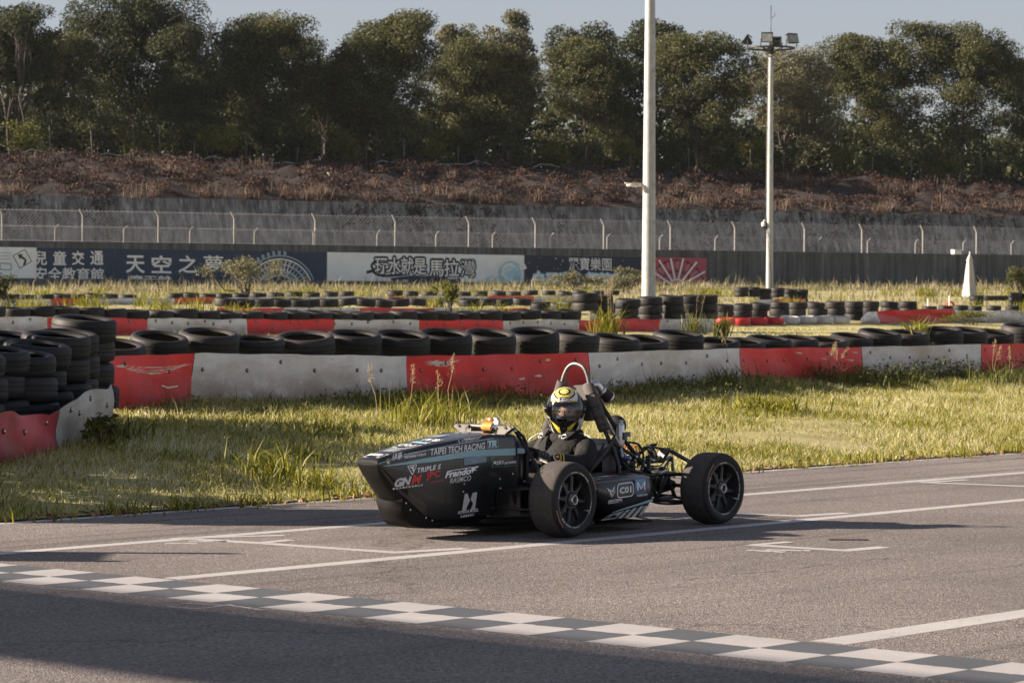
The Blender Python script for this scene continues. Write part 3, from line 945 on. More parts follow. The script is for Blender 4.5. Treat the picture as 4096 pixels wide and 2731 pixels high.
def limb(mb, a, b, r0, r1, sag=.0, k=5, wob=.12, rng=RNG, n=6):
    a = np.asarray(a, float); b = np.asarray(b, float)
    L = np.linalg.norm(b - a)
    t = np.linspace(0, 1, k)
    P = a + (b - a) * t[:, None] + rng.normal(size=(k, 3)) * wob * L * (np.sin(t * math.pi)[:, None]) * .5
    P[:, 2] += sag * L * np.sin(t * math.pi)
    mb.tube(P, np.linspace(r0, r1, k), n)
    return P

def tree(name, label, base, h, wx, crown_lo, seed, mat='leaf', nclump=64, per=150, leaf=.185, lean=0.0, bark='bark', trunk_r=.16, group=None, flat_top=.0, stem_n=1, cat='tree'):
    rng = np.random.default_rng(seed)
    root = thing(name, label, cat, tuple(base), 0, group)
    c0 = crown_lo * h
    cc = np.array([lean * h * .5, 0, (c0 + h) / 2]); ca = np.array([wx / 2, wx / 2 * .8, (h - c0) / 2])
    # clumps fill an uneven crown made of a few big lobes
    lobes = []
    for i in range(9):
        a = i / 9 * 2 * math.pi + rng.uniform(0, .6)
        rr = rng.uniform(.35, .66)
        lobes.append((cc + ca * np.array([rr * math.cos(a), rr * math.sin(a), rng.uniform(-.6, .5)]), rng.uniform(.34, .52)))
    for i in range(3): lobes.append((cc + ca * np.array([rng.uniform(-.45, .45), rng.uniform(-.3, .3), rng.uniform(.3, .55)]), rng.uniform(.36, .46)))
    C = []
    while len(C) < nclump:
        o, k = lobes[rng.integers(len(lobes))]
        d = rng.normal(size=3); d /= np.linalg.norm(d)
        q = o + d * ca * k * rng.uniform(.55, 1.0) ** .6
        if q[2] < c0 - .05 * h and rng.random() > .15: continue
        C.append(q)
    C = np.array(C)
    top = np.percentile(C[:, 2], 96); C[:, 2] = np.minimum(C[:, 2], top + .15); C[:, 2] += (h - .3 - top) * np.clip((C[:, 2] - c0) / (top - c0), 0, 1)
    cr = rng.uniform(.48, .98, len(C)) * (wx / 7) ** .35
    V = []
    for q, r in zip(C, cr):
        m_ = int(per * (r / .55) ** 2)
        d = rng.normal(size=(m_, 3)); d /= np.linalg.norm(d, axis=1)[:, None]
        P = q + d * (r * rng.uniform(.35, 1.12, m_) ** .7)[:, None] * np.array([1.15, 1.15, .8])
        V.append(leaf_quads(P, leaf * rng.uniform(.6, 1.35, m_), leaf * .55 * rng.uniform(.7, 1.2, m_), np.array([0, 0, -.5]), rng))
    V = np.concatenate(V)
    link('crown', leaf_mesh('crown', V, M[mat]), root)
    mb = MB()
    for s in range(stem_n):
        x0 = (s - (stem_n - 1) / 2) * .45
        fork = np.array([x0 * 1.6 + lean * h * .3 + rng.uniform(-.2, .2), rng.uniform(-.2, .2), max(.22 * h, c0 * .85) + rng.uniform(0, .4)])
        limb(mb, (x0, 0, -.2), fork, trunk_r, trunk_r * .72, k=6, wob=.10, rng=rng, n=9)
        for i in rng.choice(len(C), min(len(C), 11), replace=False):
            mid = fork + (C[i] - fork) * .55 + np.array([0, 0, .25])
            limb(mb, fork, mid, trunk_r * .5, trunk_r * .25, k=4, rng=rng); limb(mb, mid, C[i], trunk_r * .25, .02, k=4, rng=rng)
    mb.build('trunk', M[bark], root)
    return root

def bank_pos(px, o):
    """a spot on the top of the bank: seen at image column px (photo pixels), o metres behind the wall"""
    p0 = wp(0, -o, 0)
    P = on_plane(px, 600, p0, (*WN, 0))
    t_ = float((P[:2] - W0) @ WD)
    e = emb(t_, o)
    return e

TREES = [  # column, top row, crown width (photo px / 1.7415), crown start, label
    (34, 22, 190, .30, 'tall dark tree with bare twigs, at the left edge of the bank', 'leafdark', 2),
    (135, 78, 150, .25, 'lower rounded tree between the left edge tree and the tallest tree', 'leaf', 1),
    (318, -12, 290, .26, 'tallest and broadest dark tree of the bank, its crown cut by the frame top', 'leafdark', 2),
    (440, 70, 170, .25, 'dark tree under the bare dead branches, right of the tallest tree', 'leafdark', 1),
    (612, 50, 245, .30, 'tree with rounded twin crown above the Ferris wheel banner lettering', 'leaf', 1),
    (740, 150, 140, .34, 'slim leaning tree with a forked bare trunk above the Ferris wheel', 'leaf', 1),
    (870, 48, 265, .27, 'broad sunlit tree above the left part of the white banner', 'leaf', 1),
    (1105, 100, 255, .27, 'rounded olive tree in front of the feathery pale tree tops', 'leaf', 2),
    (1340, 98, 215, .26, 'pale olive tree directly left of the thick pole', 'leaf', 1),
    (1605, 84, 215, .25, 'bright olive tree between the thick pole and the floodlight mast', 'leaf', 1),
    (1815, 122, 215, .28, 'greyish thin-leaved tree right behind the floodlight mast', 'leafgrey', 2),
    (2000, 92, 225, .26, 'tree with gaps of sky in its crown right of the floodlight mast', 'leaf', 1),
    (2208, 62, 250, .24, 'tall tree with a lumpy crown near the right edge of the bank', 'leaf', 1),
    (2370, 108, 190, .26, 'dark tree cut off by the right edge of the frame', 'leafdark', 1),
]
for i, (cx, ty, wd, lo_, lab, mt_, sn) in enumerate(TREES):
    b = bank_pos(cx * 1.7415, 31 + (i % 3) * 2.5)
    Yt = b[1]
    h = float(at_y(cx * 1.7415, ty * 1.7415, Yt)[2]) - b[2]
    wx = wd * 1.7415 * Yt / F
    tree('broadleaf_tree', lab, b, h, wx * 1.22, lo_ * .5, 100 + i, mt_, nclump=int(66 + wx * 13), per=140, stem_n=sn, lean=.18 if cx == 740 else RNG.uniform(-.04, .04), group='trees along the top of the bank')
# taller tops behind the front row
for i, (cx, ty, wd, lab, mt_) in enumerate([(1048, 62, 95, 'feathery pale-leaved tree top showing behind, the left one of two', 'leafgrey'), (1165, 38, 150, 'feathery pale-leaved tree top showing behind, the right one of two', 'leafgrey'), (1425, 62, 330, 'dark green and yellow tree showing behind beside the thick pole', 'leafwarm'), (520, 150, 160, 'dark tree filling the gap behind the twin-crowned tree', 'leafdark')]):
    b = bank_pos(cx * 1.7415, 48)
    h = float(at_y(cx * 1.7415, ty * 1.7415, b[1])[2]) - b[2]
    tree('broadleaf_tree', lab, b, h, wd * 1.7415 * b[1] / F, .2, 300 + i, 'leafdark' if mt_ == 'leafwarm' else mt_, nclump=90, per=120, leaf=.25, group='trees along the top of the bank')
# bare dead trees
def bare(label, px, top, o, seed, spread):
    b = bank_pos(px, o); rng = np.random.default_rng(seed)
    h = float(at_y(px, top, b[1])[2]) - b[2]
    root = thing('bare_tree', label, 'tree', tuple(b), 0, 'bare trees on the bank')
    mb = MB(); f_ = np.array([0, 0, h * .5]); limb(mb, (0, 0, 0), f_, .08, .055, k=5, rng=rng)
    mb.build('trunk', M['bark'], root)
    mb = MB()
    for i in range(9):
        e = f_ + np.array([rng.uniform(-1, 1) * spread, rng.uniform(-.6, .6), h * rng.uniform(.25, .5)])
        P = limb(mb, f_, e, .05, .018, k=5, rng=rng)
        for j in range(5):
            q = P[rng.integers(2, 5)]; limb(mb, q, q + rng.normal(size=3) * .55 + [0, 0, .45], .018, .008, k=3, rng=rng, n=4)
    mb.build('bare_branches', M['bark'], root)
bare('bare grey dead tree poking above the dark crown right of the tallest tree', 800, 40, 30, 5, 1.1)
bare('bare pale dead tree in front of the left edge tree', 90, 50, 28.5, 9, .8)

# under-planting along the bank top: bushes one can tell apart, stakes, and the dark wood behind
for i, px in enumerate(np.linspace(-60, 4150, 27)):
    b = bank_pos(px + RNG.uniform(-40, 40), 28 + RNG.uniform(-.5, 2.5))
    tree('bush', ordinal(i) + ' dark bush from the left in the row under the trees of the bank', b, RNG.uniform(1.5, 3.0), RNG.uniform(2.2, 3.6), .05, 400 + i, ['leaf', 'leafwarm', 'leafdark', 'leaf', 'leafwarm'][i % 5], nclump=22, per=80, leaf=.2, trunk_r=.05, group='bushes under the trees of the bank', cat='bush')
rng = np.random.default_rng(77)
V = []
for px in np.linspace(-300, 4500, 150):
    b = bank_pos(px, rng.uniform(44, 62))
    hh = rng.uniform(4.2, 6.6)
    for k in range(13):
        q = b + np.array([rng.uniform(-1.5, 1.5), rng.uniform(-1, 1), rng.uniform(.08, 1) * hh])
        d = rng.normal(size=(36, 3)); d /= np.linalg.norm(d, axis=1)[:, None]
        V.append(leaf_quads(q + d * rng.uniform(.4, 1.3, (36, 1)), .5, .33, None, rng))
tag(link('far_woods', leaf_mesh('far_woods', np.concatenate(V), M['leafdark'])), 'dark wood filling the space behind the trees of the bank', 'woods', kind='stuff')
st = None
for i in range(26):
    b = bank_pos(i * 165 + RNG.uniform(-50, 50), 26.8)
    if st is None:
        o = MB().tube([(0, 0, -.2), (.02, 0, 1.25)], .028, 6).build('wooden_stake', M['palebark'], None, tuple(b)); st = o.data
    else: o = link('wooden_stake', st, None, tuple(b))
    o.scale = (1, 1, RNG.uniform(.7, 1.5)); o.rotation_euler = (RNG.uniform(-.05, .05), RNG.uniform(-.1, .1), 0)
    tag(o, ordinal(i) + ' thin pale planting stake from the left along the brow of the bank', 'stake', 'planting stakes along the bank')
mb = MB(); P = []
for px in np.linspace(0, 2500, 60):
    b = bank_pos(px, 25.2); P.append(b + np.array([0, 0, .1 + .1 * math.sin(px * .004) + .05 * math.sin(px * .02)]))
mb.tube(P, .028, 6)
tag(mb.build('water_hose', pm('pale_hose', (.42, .43, .43), .5)), 'pale hose running along the brow of the bank under the trees', 'hose')

# dry scrub on the bank
M['scrub'] = leaf_mat('dry_scrub_leaf', [(.012, .008, .008), (.032, .017, .014), (.066, .035, .027), (.17, .105, .08)], .15, .8, (.22, 1.5))
M['straw'] = leaf_mat('straw_blade', [(.085, .055, .036), (.16, .11, .08), (.27, .20, .15)], .3, .7)
V = []
for i in range(1700):
    t_, o_ = rng.uniform(-6, 90), rng.uniform(9, 24.5)
    q = emb(t_, o_); r = rng.uniform(.2, .7); m_ = int(75 * r * 1.6)
    d = rng.normal(size=(m_, 3)); d[:, 2] = np.abs(d[:, 2]); d /= np.linalg.norm(d, axis=1)[:, None]
    V.append(leaf_quads(q + d * (r * rng.uniform(.3, 1.1, m_))[:, None] * [1.2, 1.2, .8], .15, .09, None, rng))
tag(link('dry_scrub', leaf_mesh('dry_scrub', np.concatenate(V), M['scrub'])), 'reddish dry scrub covering the slope of the bank', 'scrub', kind='stuff')

def blades(name, P, h, wd, mat, lean=.45, rng=RNG, droop=.35, kindly=True, face=None):
    """grass blades: two quads' worth each, bent to one side"""
    n = len(P)
    h = np.broadcast_to(h, n)[:, None]; wd = np.broadcast_to(wd, n)[:, None]
    a = rng.uniform(0, 2 * math.pi, n)
    d = np.stack([np.cos(a), np.sin(a), np.zeros(n)], 1)
    b = rng.uniform(0, 2 * math.pi, n) if face is None else face + rng.normal(size=n) * .7
    s = np.stack([np.cos(b), np.sin(b), np.zeros(n)], 1)
    l1 = np.abs(rng.normal(0, lean * .6, n))[:, None]; l2 = l1 * 1.2 + np.abs(rng.normal(0, droop, n))[:, None]
    up = np.array([0, 0, 1.0])
    mid = P + h * .55 * (up + d * l1); tip = mid + h * .5 * (up * (1 - .5 * np.clip(l2, 0, 1.2)) + d * l2)
    V = np.empty((n, 5, 3))
    V[:, 0] = P - s * wd / 2; V[:, 1] = P + s * wd / 2; V[:, 2] = mid + s * wd * .42; V[:, 3] = mid - s * wd * .42; V[:, 4] = tip
    k = np.arange(n)[:, None] * 5
    F1 = np.concatenate([k + 0, k + 1, k + 2, k + 3, k + 3, k + 2, k + 4], 1).ravel()
    lt = np.tile([4, 3], n)
    return fast_mesh(name, V.reshape(-1, 3), F1, lt, mat)

P = []
for i in range(80):
    t_, o_ = rng.uniform(-6, 90), rng.choice([rng.uniform(8.9, 10.5), rng.uniform(9, 23)], p=[.7, .3])
    q = emb(t_, o_); m_ = rng.integers(25, 70); sp = rng.uniform(.15, .5)
    P.append(q + np.stack([rng.normal(size=m_) * sp, rng.normal(size=m_) * sp, np.full(m_, -.05)], 1))
P = np.concatenate(P)
tag(link('dry_bank_grass', blades('dry_bank_grass', P, rng.uniform(.35, .95, len(P)), .035, M['straw'], .5, rng)), 'straw-coloured dry grass along the foot of the bank', 'grass', kind='stuff')
# vines hanging over the retaining wall
M['vine'] = leaf_mat('dark_vine_leaf', [(.020, .014, .012), (.055, .028, .024), (.05, .05, .02)], .1, .8)
V = []
for i in range(44):
    t_ = rng.choice([2, 9, 21, 26, 33, 47, 52, 60, 66, 80]) + rng.normal() * 2.2; L = rng.uniform(.4, 4.6)
    for k in range(int(L * 9)):
        f_ = rng.uniform(0, 1) ** 1.3; z = 7.25 - f_ * L; o_ = 8.2 - (7.1 - z) * 1.3 / 4.85 - .06
        q = wp(t_ + rng.normal() * .5 + .4 * f_, -max(2.3, o_), z)
        V.append(leaf_quads(q + rng.normal(size=(5, 3)) * .13, .17, .12, None, rng))
tag(link('wall_vines', leaf_mesh('wall_vines', np.concatenate(V), M['vine'])), 'dark dry creeper hanging over the retaining wall', 'creeper', kind='stuff')
# broken branches lying on the bank
for (px, py, dx, dy, lab) in ((1310, 690, 55, 45, 'forked pale dead branch lying on the bank above the white banner'), (1460, 745, 60, 30, 'straight pale dead branch lying on the bank, low above the fence')):
    a = None
    p0 = wp(0, -15, 0)
    a = on_plane(px, py, p0, (*WN, 0)); b = on_plane(px + dx, py + dy, wp(0, -14.5, 0), (*WN, 0))
    mb = MB(); limb(mb, (0, 0, 0), b - a, .05, .02, k=5); limb(mb, (b - a) * .3, (b - a) * .3 + [.25, -.1, -.4], .035, .015, k=4)
    tag(mb.build('dead_branch', M['palebark'], None, tuple(a)), lab, 'branch')

# ------------------------------------------------------------------ tyres
def tyre_mesh(name, n, r=.31, wd=.2, tread=True, seed=0, mats=None):
    h = wd / 2
    prof = [(r * .68, -h * .80), (r * .72, -h * .97), (r * .84, -h * 1.06), (r * .93, -h * .98), (r * .978, -h * .80), (r * .99, -h * .64)]
    if tread:
        for z in (-.42, 0, .42):
            prof += [(r * .999, h * (z - .14)), (r * .972, h * (z - .10)), (r * .972, h * (z - .02)), (r * 1.0, h * (z + .02))]
    else:
        prof += [(r, -h * .3), (r, h * .3)]
    prof += [(r * .99, h * .64), (r * .978, h * .80), (r * .93, h * .98), (r * .84, h * 1.06), (r * .72, h * .97), (r * .68, h * .80), (r * .74, h * .70), (r * .9, h * .6), (r * .95, 0), (r * .9, -h * .6), (r * .74, -h * .70)]
    sh = {3: 1, 4: 1, len(prof) - 10: 1, len(prof) - 9: 1} if tread else {}
    L = len(prof)
    def rf(j, i):
        k = np.ones(L)
        if tread and j % 2 == 0:
            for q in (4, 5, L - 11, L - 10): k[q] = .988
        return k
    mb = MB(); mb.lathe(prof, n, closed=True, rfun=rf)
    return mb

def rubber(name, a, b, dust):
    m, t, p = new_mat(name)
    co = nd(t, 'ShaderNodeTexCoord').outputs['Object']
    f = noise(t, co, 6, 6, .68)
    c = ramp(t, f, [(.3, a), (.62, b), (.8, dust)])
    geo = nd(t, 'ShaderNodeNewGeometry'); sx = nd(t, 'ShaderNodeSeparateXYZ'); t.links.new(geo.outputs['Normal'], sx.inputs[0])
    f2 = noise(t, co, 2.5, 4, .6)
    mm = nd(t, 'ShaderNodeMath', operation='MULTIPLY', use_clamp=True); t.links.new(sx.outputs['Z'], mm.inputs[0]); t.links.new(ramp(t, f2, [(.38, g3(.05)), (.72, g3(.7))]), mm.inputs[1])
    c = mixc(t, mm.outputs[0], c, dust)
    oi = nd(t, 'ShaderNodeObjectInfo')
    c = mixc(t, 1.0, c, ramp(t, oi.outputs['Random'], [(0, (.55, .58, .62)), (.5, (1, 1, 1)), (1, (1.75, 1.6, 1.5))]), 'MULTIPLY')
    t.links.new(c, p.inputs['Base Color'])
    p.inputs['Roughness'].default_value = .62; p.inputs['Specular IOR Level'].default_value = .4
    bump(t, p, noise(t, co, 55, 3, .6), .5, .004)
    return m
M['rub'] = rubber('weathered_rubber', (.010, .0105, .0115), (.017, .017, .0175), (.048, .042, .039))
M['rubred'] = pm('red_painted_rubber', (.55, .03, .03), .55, 0, .2, 5, .3, 40, .004)
M['rubwhite'] = pm('white_painted_rubber', (.66, .65, .63), .6, 0, .15, 5, .3, 40, .004, dirt=(.25, .22, .2))
T_NEAR = [tyre_mesh('tyre', 96, .31, .205), tyre_mesh('tyre', 96, .30, .185), tyre_mesh('tyre', 92, .32, .21)]
T_FAR = [tyre_mesh('tyre', 40, .31, .2, False), tyre_mesh('tyre', 40, .295, .19, False)]
def _data(mbs, mat):
    out = []
    for q in mbs:
        o = q.build('tyre', M[mat], sharp=50); out.append(o.data); bpy.data.objects.remove(o)
    return out
TD = {'near': _data(T_NEAR, 'rub'), 'far': _data(T_FAR, 'rub'), 'red': _data(T_FAR[:1], 'rubred'), 'white': _data(T_FAR[:1], 'rubwhite')}

def tyre(P, label, group, kind='far', tilt=(0, 0), i=0, scale=1.0, z_is='centre'):
    o = link('tyre', TD[kind][i % len(TD[kind])], None, tuple(P))
    o.rotation_mode = 'XYZ'
    q = Matrix.Rotation(tilt[0], 3, 'X') @ Matrix.Rotation(tilt[1], 3, 'Y') @ Matrix.Rotation(RNG.uniform(0, 6.28), 3, 'Z')
    o.rotation_euler = q.to_euler()
    o.scale = (scale,) * 3
    return tag(o, label, 'tyre', group)

# ------------------------------------------------------------------ belt barriers
def belt(name, label, pts, tops, segs, bolts=2, wav=.012, thick=.012, bury=.1, bulge=.03, parent_cat='barrier', bolt_r=.022, step=.12):
    """pts: photo-pixel base points; tops: photo row of the top edge at those columns; segs: colours by column"""
    xs = [p_[0] for p_ in pts]
    G = [on_land(*p_) for p_ in pts]
    root = thing(name, label, parent_cat, tuple(G[len(G) // 2]))
    O = np.array(G[len(G) // 2])
    def foot(px):
        k = np.interp(px, xs, range(len(xs))); i = min(int(k), len(xs) - 2)
        a, b = G[i], G[i + 1]
        d = b - a; nrm = np.array([-d[1], d[0], 0])
        return on_plane(px, 1400, a, nrm), nrm / np.linalg.norm(nrm)
    def topz(px, P): return float(at_y(px, np.interp(px, xs, tops), P[1])[2])
    rngb = np.random.default_rng(len(pts) * 7 + int(xs[0]) % 97)
    pan = []
    for (x0, x1, col) in segs:
        P0, _ = foot(x0); P1, _ = foot(x1)
        L = np.linalg.norm(P1 - P0)
        k = max(3, int(L / step)); rows = 9
        cols = np.linspace(x0, x1, k + 1)
        Vf = []; UV = []
        for ci, px in enumerate(cols):
            P, nr = foot(px)
            if nr @ (np.array([0, 0, 0]) - P) < 0: nr = -nr
            zt = topz(px, P) + wav * math.sin(px * .021 + xs[0]) + wav * .6 * math.sin(px * .055)
            zb_ = float(land(P[0], P[1])) - bury
            for r in range(rows):
                v = r / (rows - 1)
                bl = bulge * (math.sin(px * .013 + v * 2) * .6 + math.sin(px * .034 + v * 5) * .4) * math.sin(v * math.pi) + bulge * .5 * math.sin(px * .05) * v * v
                slx = 0.0
                q = P + nr * (bl + .025 * math.sin(px * .0071)); Vf.append((q[0], q[1], zb_ + (zt - zb_) * v)); UV.append((px / 300, v))
        Vf = np.array(Vf) - O
        n_ = len(Vf)
        back = []
        for ci in range(k + 1):
            P, nr = foot(cols[ci])
            if nr @ (-P) < 0: nr = -nr
            back += [Vf[ci * rows + r] - nr * thick for r in range(rows)]
        mb = MB()
        Fc = [(i * rows + j, (i + 1) * rows + j, (i + 1) * rows + j + 1, i * rows + j + 1) for i in range(k) for j in range(rows - 1)]
        Fb = [tuple(n_ + q for q in f[::-1]) for f in Fc]
        tp = [(i * rows + rows - 1, (i + 1) * rows + rows - 1, n_ + (i + 1) * rows + rows - 1, n_ + i * rows + rows - 1) for i in range(k)]
        sd = [(j, j + 1, n_ + j + 1, n_ + j) for j in range(rows - 1)] + [(k * rows + j + 1, k * rows + j, n_ + k * rows + j, n_ + k * rows + j + 1) for j in range(rows - 1)]
        mb.add(list(Vf) + back, Fc + Fb + tp + sd, 0, True)
        o = mb.build('belt_panel', [M['belt' + col], M['beltback']], root, sharp=45)
        o.data.polygons.foreach_set('material_index', [0] * len(Fc) + [1] * (len(Fb) + len(tp) + len(sd)))
        uv = o.data.uv_layers.new(name='UVMap')
        li = np.zeros(len(o.data.loops), np.int32); o.data.loops.foreach_get('vertex_index', li)
        UVa = np.array(UV + UV, np.float32)
        uv.data.foreach_set('uv', UVa[li].ravel())
        pan.append(o)
        if bolts:
            bb = MB()
            nb = max(1, int(L / .5))
            for i in range(nb):
                ci = int((i + .5 + rngb.uniform(-.12, .12)) / nb * k)
                for row, keep in ((rows - 3 + (rngb.random() < .5), 1), (1, .8)):
                    if bolts < 2 and row == 1 or rngb.random() > keep: continue
                    c = Vf[ci * rows + row]
                    P, nr = foot(cols[ci])
                    if nr @ (-P) < 0: nr = -nr
                    R = np.array(Vector(nr).to_track_quat('Z', 'Y').to_matrix())
                    bb.lathe([(bolt_r * 1.2, .001), (bolt_r * 1.05, .006), (bolt_r * .7, .007)], 10, mat4(R, c), 1)
                    bb.lathe([(bolt_r * .72, .004), (bolt_r * .6, .016), (0, .02)], 8, mat4(R, c), 0)
            if bb.v: bb.build('belt_bolts', [M['bolt'], M['boltring']], o)['kind'] = 'stuff'
    return root, foot, topz, pan

K = 1.7415
b1, foot1, top1, pan1 = belt('belt_barrier', 'nearest red and white belt barrier, behind the car, with one row of tyres on top', [(380, 1660), (800, 1632), (1640, 1612), (2350, 1590), (2950, 1555), (3450, 1535), (3920, 1520), (4250, 1508)], [1428, 1412, 1424, 1411, 1393, 1388, 1376, 1372],
    [(440, 778, 'red'), (780, 1632, 'white'), (1633, 2362, 'red'), (2364, 2952, 'white'), (2954, 3447, 'red'), (3449, 3919, 'white'), (3921, 4300, 'red')], bury=.12, bolt_r=.019, wav=.004)
# bare belt showing where the red paint has been scraped off
scr = MB()
def scuff(pan, foot, topz, px, py, pts, nr_off=.004):
    P, nr = foot(px)
    if nr @ (-P) < 0: nr = -nr
    me = pan.data; O_ = np.array(pan.parent.location)
    V = np.array([v.co[:] for v in me.vertices]) + O_
    half = len(V) // 2
    out = []
    for dx, dy in pts:
        q = on_plane(px + dx, py + dy, P, nr)
        j = np.argmin(((V[:half] - q) ** 2)[:, [0, 1, 2]].sum(1))
        off = (V[j] - P) @ nr
        out.append(q + nr * (off + nr_off) - O_)
    return out
def scuff_obj(pan, foot, topz, px, py, polys):
    mb = MB()
    for pl in polys:
        mb.add(scuff(pan, foot, topz, px, py, pl), [tuple(range(len(pl)))])
    mb.build('paint_scuff', M['scuff'], pan)
M['scuff'] = pm('bare_scuffed_belt', (.86, .76, .64), .6, 0, .15, 14)
star = []
for i in range(26):
    a = RNG.uniform(0, 6.28); L = RNG.uniform(14, 46) * (1.25 if abs(math.sin(a)) < .5 else .5)
    c_, s_ = math.cos(a), math.sin(a)
    star.append([(-s_ * 4, c_ * 3), (c_ * L * 1.3, s_ * L * .62), (s_ * 4, -c_ * 3)])
star.append([(-34, -8), (-8, -16), (28, -12), (36, 4), (8, 14), (-26, 12)])
star.append([(-70, -6), (-20, -5), (-20, 3)]); star.append([(72, -14), (26, -6), (26, 1)])
scuff_obj(pan1[2], foot1, top1, 1770, 1452, star)
cv = []
for i in range(40):
    x = -150 + i * 7.2 + RNG.uniform(-6, 6); y = -12 + 34 * math.sin((x + 150) / 270 * math.pi) * (.25, .6, .85, 1)[i % 4]; w_ = RNG.uniform(.8, 3.2)
    cv.append([(x - 16, y - 1), (x + 14, y - 2 - w_), (x + 24, y - 3), (x + 6, y + w_ * .5)])
cv.append([(30, 62), (60, 72), (100, 66), (98, 72), (60, 78), (34, 70)])
scuff_obj(pan1[0], foot1, top1, 620, 1475, cv)
for px, py in ((2190, 1440), (2150, 1503), (2085, 1515), (2270, 1470)):
    scuff_obj(pan1[2], foot1, top1, px, py, [[(RNG.uniform(-16, 0), RNG.uniform(-6, 0)), (RNG.uniform(0, 16), RNG.uniform(-6, 0)), (RNG.uniform(4, 18), RNG.uniform(0, 5)), (RNG.uniform(-18, -4), RNG.uniform(0, 5))] for _ in range(2)])
for px, py in ((3300, 1435), (3395, 1440), (3410, 1410), (3200, 1412)):
    scuff_obj(pan1[4], foot1, top1, px, py, [[(RNG.uniform(-22, 0), RNG.uniform(-4, 0)), (RNG.uniform(0, 22), RNG.uniform(-3, 1)), (RNG.uniform(4, 18), RNG.uniform(1, 4))] for _ in range(4)])

row1 = [(461, 1352), (636, 1318), (833, 1312), (1029, 1334), (1219, 1323), (1415, 1318), (1605, 1320), (1777, 1312), (1956, 1308), (2131, 1305), (2299, 1314), (2457, 1335), (2575, 1334), (2712, 1322), (2868, 1345), (2967, 1350), (3074, 1340), (3187, 1336), (3299, 1343), (3406, 1327), (3516, 1315), (3632, 1313), (3762, 1305), (3866, 1306), (3967, 1315), (4085, 1290), (4190, 1305)]
for i, (px, top) in enumerate(row1):
    P, nr = foot1(px)
    if nr @ (-P) < 0: nr = -nr
    P = on_plane(px, 1400, P - nr * .36, nr)
    tl = (rad(8.5 + RNG.uniform(-2, 2.5)), rad(3.0 + RNG.uniform(-3, 3.5)))
    zc_ = float(at_y(px, top, P[1])[2]) - .30 * math.sin(tl[0]); zb_ = min(float(top1(px, foot1(px)[0])) - .03, zc_ - .2); zk = min(1.5, (zc_ - zb_) / .205); zc = zc_ - .102 * zk
    tyre((P[0], P[1], zc), ordinal(i) + ' tyre from the left in the row on the nearest red and white barrier', 'tyres on the nearest belt barrier', 'near', tl, i * 7 + i // 3, RNG.uniform(.98, 1.05)).scale.z = zk

# second barrier
b2, foot2, top2, pan2 = belt('belt_barrier', 'second red and white belt barrier, half hidden behind the nearest row of tyres', [(-120, 1348), (100, 1345), (1000, 1338), (2000, 1334), (2700, 1330), (2860, 1329)], [1268, 1268, 1277, 1281, 1275, 1276],
    [(-120, 186, 'white'), (188, 592, 'red'), (594, 984, 'white'), (986, 1337, 'red'), (1339, 1677, 'white'), (1679, 2007, 'red'), (2009, 2316, 'white'), (2318, 2640, 'red'), (2642, 2856, 'white')], bolts=1, bury=.05, bulge=.02, bolt_r=.03, step=.25)
gr2 = 'tyres on the second belt barrier'
px = -40; i = 0
while px < 2330:
    P, nr = foot2(px)
    if nr @ (-P) < 0: nr = -nr
    P = on_plane(px, 1300, P - nr * .34, nr)
    top = np.interp(px, [0, 300, 560, 1000, 1330, 1700, 2100, 2330], [1228, 1226, 1238, 1246, 1250, 1247, 1246, 1236]) + RNG.uniform(-4, 5)
    zc = float(at_y(px, top, P[1])[2]) - .1
    tyre((P[0], P[1], zc), ordinal(i) + ' tyre from the left in the row on the second belt barrier', gr2, 'far', (rad(3 + RNG.uniform(-2, 2)), rad(RNG.uniform(-4, 6))), i, RNG.uniform(1.03, 1.14))
    px += np.interp(px, [0, 2300], [99, 80]) * RNG.uniform(.94, 1.04); i += 1
# stacks by the thick pole
stacks = [(2342, 1176, 2, 1.12), (2406, 1183, 3, 1.1), (2503, 1199, 3, 1.1), (2596, 1190, 3, 1.1), (2687, 1186, 3, 1.13), (2766, 1184, 3, 1.12), (2828, 1184, 3, 1.05)]
for k, (px, top, n_, sc) in enumerate(stacks):
    P, nr = foot2(px)
    if nr @ (-P) < 0: nr = -nr
    P = on_plane(px, 1300, P - nr * (.44 + .06 * (k % 2)), nr)
    zt = float(at_y(px, top, P[1])[2]) - .09
    for j in range(n_):
        jx = RNG.uniform(-.05, .05)
        tyre((P[0] + jx, P[1], zt - j * .197 * sc), ['top', 'middle', 'bottom'][j] + ' tyre, ' + ordinal(k) + ' stack from the left at the foot of the thick pole', 'tyre stacks at the foot of the thick pole', 'far', (rad(RNG.uniform(1, 4)), rad(RNG.uniform(-4, 4))), k + j, sc)

# third barrier and its tyres
b3, foot3, top3, pan3 = belt('belt_barrier', 'third belt barrier, a low red and white run in the grass round the yellow-green plant', [(850, 1266), (1500, 1260), (2120, 1256)], [1230, 1231, 1234],
    [(868, 1130, 'red'), (1132, 1440, 'white'), (1442, 1736, 'red'), (1738, 1985, 'white'), (1987, 2110, 'red')], bolts=1, bury=.05, bulge=.015, bolt_r=.03, step=.3)
for i, px in enumerate([905, 975, 1048, 1120, 1193, 1236, 1308, 1385, 1457, 1529, 1594, 1662, 1876, 1945, 2010, 2086, 2161, 2234, 2284]):
    P, nr = foot3(px)
    if nr @ (-P) < 0: nr = -nr
    P = on_plane(px, 1240, P - nr * .34, nr)
    top = 1197 + RNG.uniform(-4, 4) + (14 if px > 2120 else 0)
    zc = float(at_y(px, top, P[1])[2]) - .1
    tyre((P[0], P[1], zc), ordinal(i) + ' tyre from the left in the row on the third belt barrier', 'tyres on the third belt barrier', 'far', (rad(3 + RNG.uniform(-2, 2)), rad(RNG.uniform(-6, 6))), i, 1.14)
